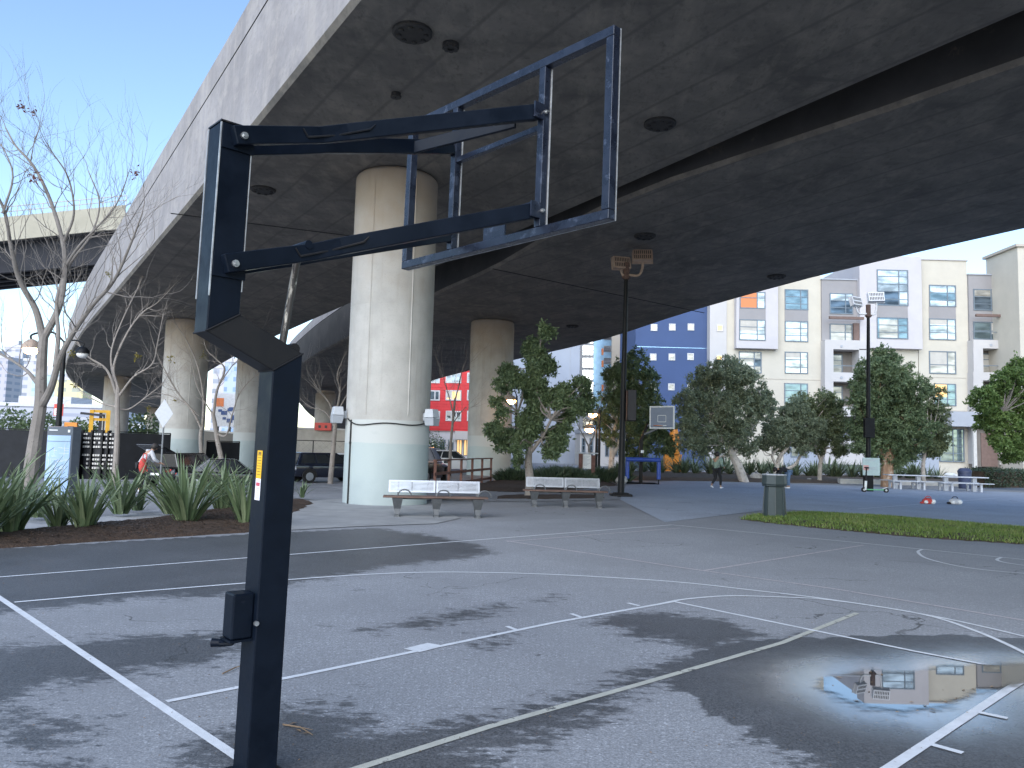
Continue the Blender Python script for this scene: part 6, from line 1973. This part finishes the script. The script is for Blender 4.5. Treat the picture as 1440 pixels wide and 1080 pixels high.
# forklift and yellow lifting frame
p = dp(140, 600, 46); p.z = -.55; t = thing('forklift', 'yellow forklift mast and cage rising over the black racks', 'forklift', p, R(25))
for x in (-.45, .42):
    b = MB(); b.beam((x, 0, .3), (x, 0, 3.75), .16, .22); b.build('mast_rail', 'yellow_machine', t)
for z in (1.0, 2.2, 3.2, 3.68):
    b = MB(); b.beam((-.45, .02, z), (.42, .02, z), .10, .16); b.build('mast_crossbar', 'yellow_machine', t)
b = MB(); b.beam((.02, .1, .4), (.02, .1, 3.6), .18, .16); b.beam((.2, .1, .4), (.2, .1, 3.5), .08, .08); b.build('lift_chain', 'rack_dark', t)
b = MB(); b.box(-.6, .5, .4, .6, 2.4, 1.3); b.build('body', 'yellow_machine', t, bevel=.08)
b = MB()
for x in (-.55, .55):
    for y in (.6, 2.0): b.beam((x, y, 1.3), (x, y, 2.5), .07, .07)
b.box(-.6, .5, 2.5, .6, 2.1, 2.58); b.build('cage', 'rack_dark', t)
for x in (-.6, .6):
    for y in (.7, 2.1):
        b = MB(); b.tube([(x - .1, y, .35), (x + .1, y, .35)], .35, 16); b.build('wheel', 'rubber', t)
for x in (-.25, .25):
    b = MB(); b.box(x - .06, -1.1, .3, x + .06, -.1, .36); b.build('fork', 'rack_dark', t)
p = dp(100, 600, 46); p.z = -.55; t = thing('lifting_frame', 'yellow A-shaped lifting frame rising over the dark fence left of the forklift', 'frame', p, R(10))
for s_ in (-1, 1):
    b = MB(); b.beam((s_ * .42, 0, 0), (s_ * .26, 0, 2.75), .20, .2); b.build('leg', 'orange_machine', t)
b = MB(); b.box(-.34, -.1, 2.751, .34, .12, 2.98); b.build('head_beam', 'orange_machine', t)
b = MB(); b.box(-.2, -.05, 1.9, .2, .1, 2.0); b.beam((0, 0, 2.0), (0, 0, 2.745), .1, .1); b.build('crosspiece', 'rack_dark', t)
p = dp(122, 581, 45.5); 
b = MB(); b.beam((-.5, 0, 0), (.75, .1, -.1), .14, .14)
o = b.build('beam', 'rack_dark', t); o.location = p - t.location
# signs on the left
def signpost(u, vtop, vbot, Y, lab, mm, w_, h, diamond=False, z0=None):
    q = dp(u, (vtop + vbot) / 2, Y); zg = hgt(q.x, q.y); t = thing('road_sign', lab, 'sign', (q.x, Y, zg)); z = q.z - zg
    b = MB(); b.tube([(0, .04, 0), (0, .04, z + h * .5)], .035, 8); b.build('post', 'chain_steel', t)
    b = MB()
    if diamond: b.add([(-w_ / 2, 0, z), (0, 0, z - h / 2), (w_ / 2, 0, z), (0, 0, z + h / 2), (-w_ / 2, .012, z), (0, .012, z - h / 2), (w_ / 2, .012, z), (0, .012, z + h / 2)], [(0, 1, 2, 3), (7, 6, 5, 4), (0, 4, 5, 1), (1, 5, 6, 2), (2, 6, 7, 3), (3, 7, 4, 0)])
    else: b.box(-w_ / 2, -.01, z - h / 2, w_ / 2, .01, z + h / 2)
    b.build('panel', mm, t)
    if not diamond:
        b = MB(); b.box(-w_ * .42, -.016, z - h * .45, w_ * .42, -.011, z + h * .12); b.build('white_field', 'sign_white', t)
        b = MB()
        for i in range(3): b.box(-w_ * .3, -.02, z - h * .33 + i * h * .14, w_ * .3, -.0165, z - h * .27 + i * h * .14)
        b.build('lettering', mm, t)
signpost(230.5, 558, 605, 31, 'back of a pale diamond road sign in front of the far pier', 'box_grey', .74, 1.15, True)
signpost(82.5, 568, 585, 30, 'small red and white sign beside the street lamp pole', 'sign_red', .36, .46)
# red plastic barrier on the wall behind the navy car
p = dp(454.5, 599, 61.5); p.z = dp(454, 605.5, 61.5).z; t = thing('barrier', 'red plastic road barrier standing on the pale wall behind the navy car', 'barrier', p)
b = MB(); b.box(-.66, -.12, 0, .66, .2, .62); b.build('body', 'sign_red', t, bevel=.05)
b = MB(); b.box(-.35, -.13, .2, -.15, -.122, .42); b.box(.15, -.13, .2, .35, -.122, .42); b.build('slot', 'lamp_slot', t)
# railing before the cream building
t = fence([gp(1128, 662), gp(1420, 668)], 1.1, 'metal_railing', 'low grey metal railing in front of the cream building', None, 'chain_steel')

# ------------------------------------------------------------------ cars
def car(label, p, rz, paint, L_=4.5, W=1.82, H=1.62, suv=True, hatch=False, group='cars parked in the street behind'):
    t = thing('parked_car', label, 'car', p, rz, group)
    hw = W / 2; zb = .30 if suv else .24; belt = H * .60
    # stations along x (front +): lower body half width, sill z, belt z
    st = [(-L_ / 2, .80, .48, belt * .92), (-L_ / 2 + .12, .94, zb + .06, belt * 1.0), (-L_ * .30, 1, zb, belt), (0, 1, zb, belt * .985), (L_ * .22, 1, zb, belt * .96), (L_ * .36, .97, zb + .02, belt * .86), (L_ / 2 - .14, .88, zb + .06, belt * .74), (L_ / 2, .74, .46, belt * .60)]
    def ring(x, k, z0, z1): return [(x, -hw * k * .93, z0), (x, -hw * k, z0 + (z1 - z0) * .35), (x, -hw * k * .97, z1 - .06), (x, -hw * k * .88, z1), (x, hw * k * .88, z1), (x, hw * k * .97, z1 - .06), (x, hw * k, z0 + (z1 - z0) * .35), (x, hw * k * .93, z0)]
    b = MB(); vs = []
    for s in st: vs += ring(*s)
    n = 8; fs = [tuple(range(n)), tuple((len(st) - 1) * n + j for j in range(n))]
    for i in range(len(st) - 1):
        for j in range(n): fs.append((i * n + j, i * n + (j + 1) % n, (i + 1) * n + (j + 1) % n, (i + 1) * n + j))
    b.add(vs, fs); body = b.build('body', paint, t, smooth=True, ang=40)
    # cabin
    x0, x1, x2, x3 = (-L_ / 2 + .16, -L_ / 2 + .42, L_ * .06, L_ * .25) if suv else (-L_ * .36, -L_ * .20, L_ * .05, L_ * .22)
    if hatch: x0 = x1 = -L_ / 2 + .35
    b = MB()
    c8 = [(x0, -hw * .90, belt - .02), (x3, -hw * .88, belt * .93), (x3, hw * .88, belt * .93), (x0, hw * .90, belt - .02), (x1, -hw * .70, H), (x2, -hw * .70, H), (x2, hw * .70, H), (x1, hw * .70, H)]
    b.hexa(c8); cab = b.build('cabin', paint, t, bevel=.05)
    def lerp8(fx_, side, fz):
        lo = V((x0 + (x3 - x0) * fx_, side * hw * .895, belt)); hi = V((x1 + (x2 - x1) * fx_, side * hw * .70, H)); return lo.lerp(hi, fz) + V((0, side * .012, 0))
    for s in (-1, 1):
        for a, c in ((.06, .34), (.37, .64), (.67, .95)):
            b = MB(); q = [lerp8(a, s, .12), lerp8(c, s, .12), lerp8(min(c, .97), s, .86), lerp8(a, s, .86)]
            b.add([*q, *[v_ - V((0, s * .02, 0)) for v_ in q]], [(0, 1, 2, 3), (7, 6, 5, 4), (0, 4, 5, 1), (1, 5, 6, 2), (2, 6, 7, 3), (3, 7, 4, 0)]); b.build('side_window', 'car_glass', t)
    for xa, xb, f in ((x3, x2, 1), (x0, x1, -1)):
        if hatch and f < 0: continue
        b = MB(); q = [V((xa, -hw * .80, belt * .96)).lerp(V((xb, -hw * .64, H)), .1), V((xa, hw * .80, belt * .96)).lerp(V((xb, hw * .64, H)), .1), V((xa, hw * .80, belt * .96)).lerp(V((xb, hw * .64, H)), .9), V((xa, -hw * .80, belt * .96)).lerp(V((xb, -hw * .64, H)), .9)]
        q = [v_ + V((f * .03, 0, .012)) for v_ in q]
        b.add([*q, *[v_ - V((f * .03, 0, .0)) for v_ in q]], [(0, 1, 2, 3), (7, 6, 5, 4), (0, 4, 5, 1), (1, 5, 6, 2), (2, 6, 7, 3), (3, 7, 4, 0)]); b.build('windscreen' if f > 0 else 'rear_window', 'car_glass', t)
    r_ = .35 if suv else .31
    for x in (-L_ * .31, L_ * .31):
        for s in (-1, 1):
            b = MB(); b.tube([(x, s * (hw - .20), r_), (x, s * (hw + .012), r_)], r_, 20); w_ = b.build('wheel', 'rubber', t)
            b = MB(); b.tube([(x, s * (hw + .013), r_), (x, s * (hw + .02), r_)], r_ * .62, 14); b.build('rim', 'alloy', w_)
            b = MB(); pts = [(x + (r_ + .05) * math.cos(a), s * (hw * 1.0 + .004), r_ + (r_ + .05) * math.sin(a)) for a in [math.pi * i / 12 for i in range(13)]]
            b.tube(pts, .035, 6); b.build('wheel_arch', 'rubber', t)
    for s in (-1, 1):
        b = MB(); b.box(-L_ / 2 + .0, s * hw * .62 - .16, belt * .76, -L_ / 2 + .12, s * hw * .62 + .16, belt * .92); b.build('tail_light', 'tail_red', t, bevel=.02)
        b = MB(); b.box(L_ / 2 - .20, s * hw * .62 - .16, belt * .55, L_ / 2 - .02, s * hw * .62 + .14, belt * .66); b.build('headlight', 'sign_white', t, bevel=.02)
        b = MB(); b.box(L_ * .17, s * (hw + .01), belt * .95, L_ * .17 + .12, s * (hw + .18), belt * .95 + .13) if s > 0 else b.box(L_ * .17, -hw - .18, belt * .95, L_ * .17 + .12, -hw - .01, belt * .95 + .13); b.build('mirror', paint, t)
    b = MB(); b.box(-L_ / 2 - .02, -.26, belt * .62, -L_ / 2 + .01, .26, belt * .72); b.build('number_plate', 'sign_white', t)
    if hatch:
        b = MB(); b.hexa([(x1 - .02, -hw * .72, H - .04), (x1 + .03, -hw * .72, H + .02), (x1 + .03, hw * .72, H + .02), (x1 - .02, hw * .72, H - .04), (x1 - .95, -hw * .68, H + .30), (x1 - .93, -hw * .68, H + .37), (x1 - .93, hw * .68, H + .37), (x1 - .95, hw * .68, H + .30)])
        hd = b.build('tailgate', paint, t, bevel=.03)
        b = MB(); b.hexa([(x1 - .25, -hw * .58, H + .03), (x1 - .25, -hw * .58, H + .05), (x1 - .25, hw * .58, H + .05), (x1 - .25, hw * .58, H + .03), (x1 - .80, -hw * .55, H + .235), (x1 - .80, -hw * .55, H + .25), (x1 - .80, hw * .55, H + .25), (x1 - .80, hw * .55, H + .235)]); b.build('rear_window', 'car_glass', hd)
        b = MB(); b.box(x1 - .32, -hw * .74, .62, x1 - .008, hw * .74, belt - .04); b.build('boot_lining', 'rack_dark', t)
    return t


def carp(u, v): return gp(u, v)
car('navy SUV parked between the goal post and the big pier', carp(459, 678), R(38), 'car_navy')
car('black hatchback with its tailgate raised behind the largest flax clump', gp(263, 684), R(78), 'car_black', hatch=True, H=1.55)
car('low black car parked right of the open hatchback behind the flax', gp(322, 689), R(20), 'car_black', L_=4.3, H=1.35, suv=False)
car('white car with a red tail light peeking out left of the big pier', carp(505, 672), R(20), 'car_white', H=1.55)
car('black SUV with a red tail light peeking out right of the big pier', carp(586, 682), R(78), 'car_black')
car('white sedan behind the left end of the wooden railing', carp(632, 664), R(12), 'car_white', L_=4.6, H=1.42, suv=False)
car('white SUV parked beyond the white sedan, beside the big pier', carp(612, 657), R(10), 'car_silver', H=1.75)
car('dark blue car parked in front of the cream building behind the leaning pale trunk', gp(1063, 657), R(3), 'car_navy', H=1.5, suv=False)

# ------------------------------------------------------------------ people (skin modifier over posed joints)
def skinned(name, J, E, m_, parent, sub=2, root=None):
    """J: joint name -> (pos, radius); E: edges"""
    names = list(J); me = bpy.data.meshes.new(name)
    me.from_pydata([tuple(J[k][0]) for k in names], [(names.index(a), names.index(c)) for a, c in E], [])
    me.materials.append(MATS[m_]); ob = bpy.data.objects.new(name, me); col.objects.link(ob); ob.parent = parent
    sk = ob.modifiers.new('skin', 'SKIN'); sk.use_smooth_shade = True; sk.branch_smoothing = .4
    if not me.skin_vertices: me.attributes  # layer comes with the modifier
    lay = me.skin_vertices[0].data
    for i, k in enumerate(names):
        r_ = J[k][1]; lay[i].radius = r_ if isinstance(r_, tuple) else (r_, r_)
        lay[i].use_root = (k == root) if root else i == 0
    sb = ob.modifiers.new('subdivision', 'SUBSURF'); sb.levels = sub; sb.render_levels = sub
    return ob


def person(label, p, rz, P, top, legs, shoes, hair='hair_dark', cap=None, extra=None):
    """P: joint positions in metres, x forward, y left"""
    t = thing('person', label, 'person', p, rz)
    g = {k: V(v_) for k, v_ in P.items()}
    J = {'pelvis': (g['pelvis'], (.14, .11)), 'waist': (g['waist'], (.125, .095)), 'chest': (g['chest'], (.155, .11)), 'neck0': (g['neck'] - (g['neck'] - g['chest']) * .25, .07), 'neck': (g['neck'], .052)}
    E = [('pelvis', 'waist'), ('waist', 'chest'), ('chest', 'neck0'), ('neck0', 'neck')]
    hd = (g['head'] - g['neck']); J['skull'] = (g['neck'] + hd * .55, .085); J['crown'] = (g['head'], .088); E += [('neck', 'skull'), ('skull', 'crown')]
    fwd = V(P.get('look', (1, 0, 0))).normalized()
    J['nose'] = (g['neck'] + hd * .62 + fwd * .105, .014); E.append(('skull', 'nose'))
    J['chin'] = (g['neck'] + hd * .28 + fwd * .055, .035); E.append(('skull', 'chin'))
    for s in ('l', 'r'):
        J['sh' + s] = (g['sh' + s], .058); J['el' + s] = (g['el' + s], .043); J['wr' + s] = (g['wr' + s], .028)
        E += [('chest', 'sh' + s), ('sh' + s, 'el' + s), ('el' + s, 'wr' + s)]
        d = (g['wr' + s] - g['el' + s]).normalized(); side = d.cross(fwd if abs(d.dot(fwd)) < .9 else V((0, 0, 1))).normalized()
        J['pm' + s] = (g['wr' + s] + d * .075, (.036, .018)); E.append(('wr' + s, 'pm' + s))
        curl = V(P.get('curl' + s, (.02, 0, -.02)))
        for i, (o, l) in enumerate(((-.030, .072), (-.010, .082), (.010, .078), (.030, .06))):
            a, c = f'f{s}{i}a', f'f{s}{i}b'
            J[a] = (g['wr' + s] + d * (.085 + l * .5) + side * o * 1.1, .0095); J[c] = (g['wr' + s] + d * (.085 + l * .85) + side * o * 1.15 + curl, .0075)
            E += [('pm' + s, a), (a, c)]
        J['th' + s] = (g['wr' + s] + d * .06 + side * .055 + curl * .3, .011); J['tt' + s] = (g['wr' + s] + d * .095 + side * .065 + curl * .6, .009); E += [('pm' + s, 'th' + s), ('th' + s, 'tt' + s)]
        J['hp' + s] = (g['hp' + s], .088); J['kn' + s] = (g['kn' + s], .058); J['an' + s] = (g['an' + s], .038); J['to' + s] = (g['to' + s], .034)
        E += [('pelvis', 'hp' + s), ('hp' + s, 'kn' + s), ('kn' + s, 'an' + s), ('an' + s, 'to' + s)]
    body = skinned('body', J, E, 'skin', t, 1, 'pelvis')
    # face: eyes, mouth, ears
    up = hd.normalized(); lat = up.cross(fwd).normalized(); eye = g['neck'] + hd * .72
    for s in (-1, 1):
        b = MB(); b.ball(eye + fwd * .078 + lat * .032 * s, .011, .011, .009, 6, 5); b.build('eye', 'rack_dark', t)
        b = MB(); b.ball(eye - up * .02 + lat * .085 * s, .02, .012, .03, 6, 5); b.build('ear', 'skin', t, smooth=True)
    b = MB(); b.ball(g['neck'] + hd * .42 + fwd * .082, .01, .025, .007, 8, 5); b.build('mouth', 'tail_red', t)
    # jacket or shirt
    k = 1.22
    T = {n_: (J[n_][0], tuple(x * k for x in J[n_][1]) if isinstance(J[n_][1], tuple) else J[n_][1] * k) for n_ in ('pelvis', 'waist', 'chest', 'neck0', 'shl', 'shr', 'ell', 'elr', 'wrl', 'wrr')}
    T['pelvis'] = (g['pelvis'] + (g['waist'] - g['pelvis']) * .15, (.175, .145)); T['waist'] = (g['waist'], (.168, .135)); T['chest'] = (g['chest'], (.195, .145))
    for s in ('l', 'r'): T['wr' + s] = (g['wr' + s].lerp(g['el' + s], .1), .043); T['el' + s] = (g['el' + s], .062); T['sh' + s] = (g['sh' + s], .085)
    skinned('jacket', T, [('pelvis', 'waist'), ('waist', 'chest'), ('chest', 'neck0'), ('chest', 'shl'), ('chest', 'shr'), ('shl', 'ell'), ('shr', 'elr'), ('ell', 'wrl'), ('elr', 'wrr')], top, t, 2, 'waist')
    Q = {'pelvis': (g['pelvis'], (.155, .125))}; EE = []
    for s in ('l', 'r'):
        Q['hp' + s] = (g['hp' + s], .105); Q['kn' + s] = (g['kn' + s], .072); Q['an' + s] = (g['an' + s].lerp(g['kn' + s], .12), .052); EE += [('pelvis', 'hp' + s), ('hp' + s, 'kn' + s), ('kn' + s, 'an' + s)]
    skinned('trousers', Q, EE, legs, t, 2, 'pelvis')
    for s in ('l', 'r'):
        a, c = g['an' + s], g['to' + s]; d = (c - a); d.z = 0; d.normalize()
        skinned('shoe', {'heel': (a - d * .03 + V((0, 0, -.045)), (.045, .042)), 'mid': (a.lerp(c, .5) + V((0, 0, -.02)), (.047, .04)), 'toe': (c + d * .03, (.044, .03))}, [('heel', 'mid'), ('mid', 'toe')], shoes, t, 2)
    b = MB(); b.ball(g['neck'] + hd * .80 - fwd * .018, .112, .112, .125, 14, 9); h = b.build('hair', hair, t, smooth=True)
    for v_ in h.data.vertices:          # leave the face free
        q = v_.co - (g['neck'] + hd * .80)
        if q.dot(fwd) > .04 and q.dot(up) < .045: v_.co -= fwd * (q.dot(fwd) - .02)
    if cap:
        b = MB(); b.ball(g['neck'] + hd * .92 - fwd * .005, .122, .122, .095, 14, 8); b.obox(g['neck'] + hd * .92 + fwd * .15, .16, .16, .012, Matrix.Rotation(0, 3, 'Z')); b.build('cap', cap, t, smooth=True)
    return t


walk_ = dict(pelvis=(0, 0, .90), waist=(.0, 0, 1.05), chest=(.01, 0, 1.25), neck=(.03, 0, 1.43), head=(.06, 0, 1.60),
             shl=(.01, .19, 1.36), shr=(.01, -.19, 1.36), ell=(.02, .27, 1.09), elr=(.0, -.27, 1.09), wrl=(.22, .20, 1.02), wrr=(.20, -.21, 1.00),
             hpl=(.0, .09, .86), hpr=(0, -.09, .86), knl=(.02, .09, .47), knr=(.16, -.09, .49), anl=(-.30, .09, .20), anr=(.15, -.09, .085), tol=(-.20, .09, .065), tor=(.31, -.09, .045))
walk_['anl'] = (-.28, .09, .16); walk_['tol'] = (-.17, .09, .05)
person('person walking on the ball court in a sage green hoodie, black leggings and white shoes', gp(1008, 687), R(38), walk_, 'sage_cloth', 'black_cloth', 'shoe_white')
bend = dict(pelvis=(0, 0, .84), waist=(.14, 0, .92), chest=(.34, 0, .94), neck=(.52, 0, .93), head=(.69, 0, .86), look=(.35, 0, -.93),
            shl=(.42, .18, .92), shr=(.42, -.18, .92), ell=(.50, .22, .66), elr=(.50, -.22, .66), wrl=(.42, .14, .45), wrr=(.42, -.14, .45),
            hpl=(0, .09, .80), hpr=(0, -.09, .80), knl=(.04, .09, .45), knr=(.06, -.09, .45), anl=(0, .09, .085), anr=(.02, -.09, .085), tol=(.15, .09, .045), tor=(.17, -.09, .045))
person('person bending over behind the trash can in a dark top, blue jeans and white shoes', gp(1109, 687), R(180), bend, 'black_cloth', 'denim', 'shoe_white')
stoop = dict(pelvis=(0, 0, .92), waist=(.06, 0, 1.06), chest=(.20, 0, 1.24), neck=(.32, 0, 1.38), head=(.42, 0, 1.52), look=(.9, 0, -.4),
             shl=(.24, .20, 1.33), shr=(.24, -.20, 1.33), ell=(.34, .27, 1.06), elr=(.34, -.27, 1.06), wrl=(.52, .20, .98), wrr=(.52, -.20, .98),
             hpl=(0, .09, .88), hpr=(0, -.09, .88), knl=(.05, .10, .48), knr=(.04, -.10, .48), anl=(0, .10, .085), anr=(0, -.10, .085), tol=(.15, .10, .045), tor=(.15, -.10, .045))
pp_ = gp(196, 692)
person('person stooping by the open hatchback in pale shirt and dark cap with red bag', pp_, R(40), stoop, 'white_cloth', 'black_cloth', 'shoe_white', cap='black_cloth')
tb = thing('shoulder_bag', 'red bag hanging on the back of the stooping person', 'bag', pp_ + V((.14, -.22, .62)), R(40))
b = MB(); b.ball((0, -.06, .30), .15, .13, .30, 12, 8); b.build('bag', 'red_cloth', tb, smooth=True)
b = MB(); tb.scale = (.82, .82, .85); b.tube(spline([V((0, .02, .55)), V((.06, .08, .75)), V((.16, .04, .72)), V((.12, -.03, .5))], 4), .02, 6); b.build('strap', 'red_cloth', tb, smooth=True)
# ------------------------------------------------------------------ light
w = bpy.data.worlds.new('World'); scene.world = w; w.use_nodes = True
t = w.node_tree; bg = t.nodes['Background']
sky = t.nodes.new('ShaderNodeTexSky'); sky.sky_type = 'NISHITA'; sky.sun_disc = False
SUN_AZ, SUN_EL = R(198), R(28)        # azimuth clockwise from +Y: low, behind the camera on the left
sky.sun_elevation = SUN_EL; sky.sun_rotation = SUN_AZ
sky.air_density = 1.0; sky.dust_density = .35; sky.ozone_density = 2.0
t.links.new(sky.outputs[0], bg.inputs['Color']); bg.inputs['Strength'].default_value = .088
sl = bpy.data.lights.new('sun', 'SUN'); sl.energy = 1.15; sl.angle = R(70); sl.color = (.97, .98, 1)
so = bpy.data.objects.new('sun', sl); col.objects.link(so)
d = V((math.sin(SUN_AZ) * math.cos(SUN_EL), math.cos(SUN_AZ) * math.cos(SUN_EL), math.sin(SUN_EL)))
so.rotation_euler = d.to_track_quat('Z', 'Y').to_euler(); so.location = d * 60
vs_ = scene.view_settings; scene.display_settings.display_device = 'sRGB'
vs_.view_transform = 'Standard'; vs_.look = 'None'; vs_.exposure = 1.85; vs_.gamma = 1.0; vs_.use_curve_mapping = False
scene.cycles.max_bounces = 8
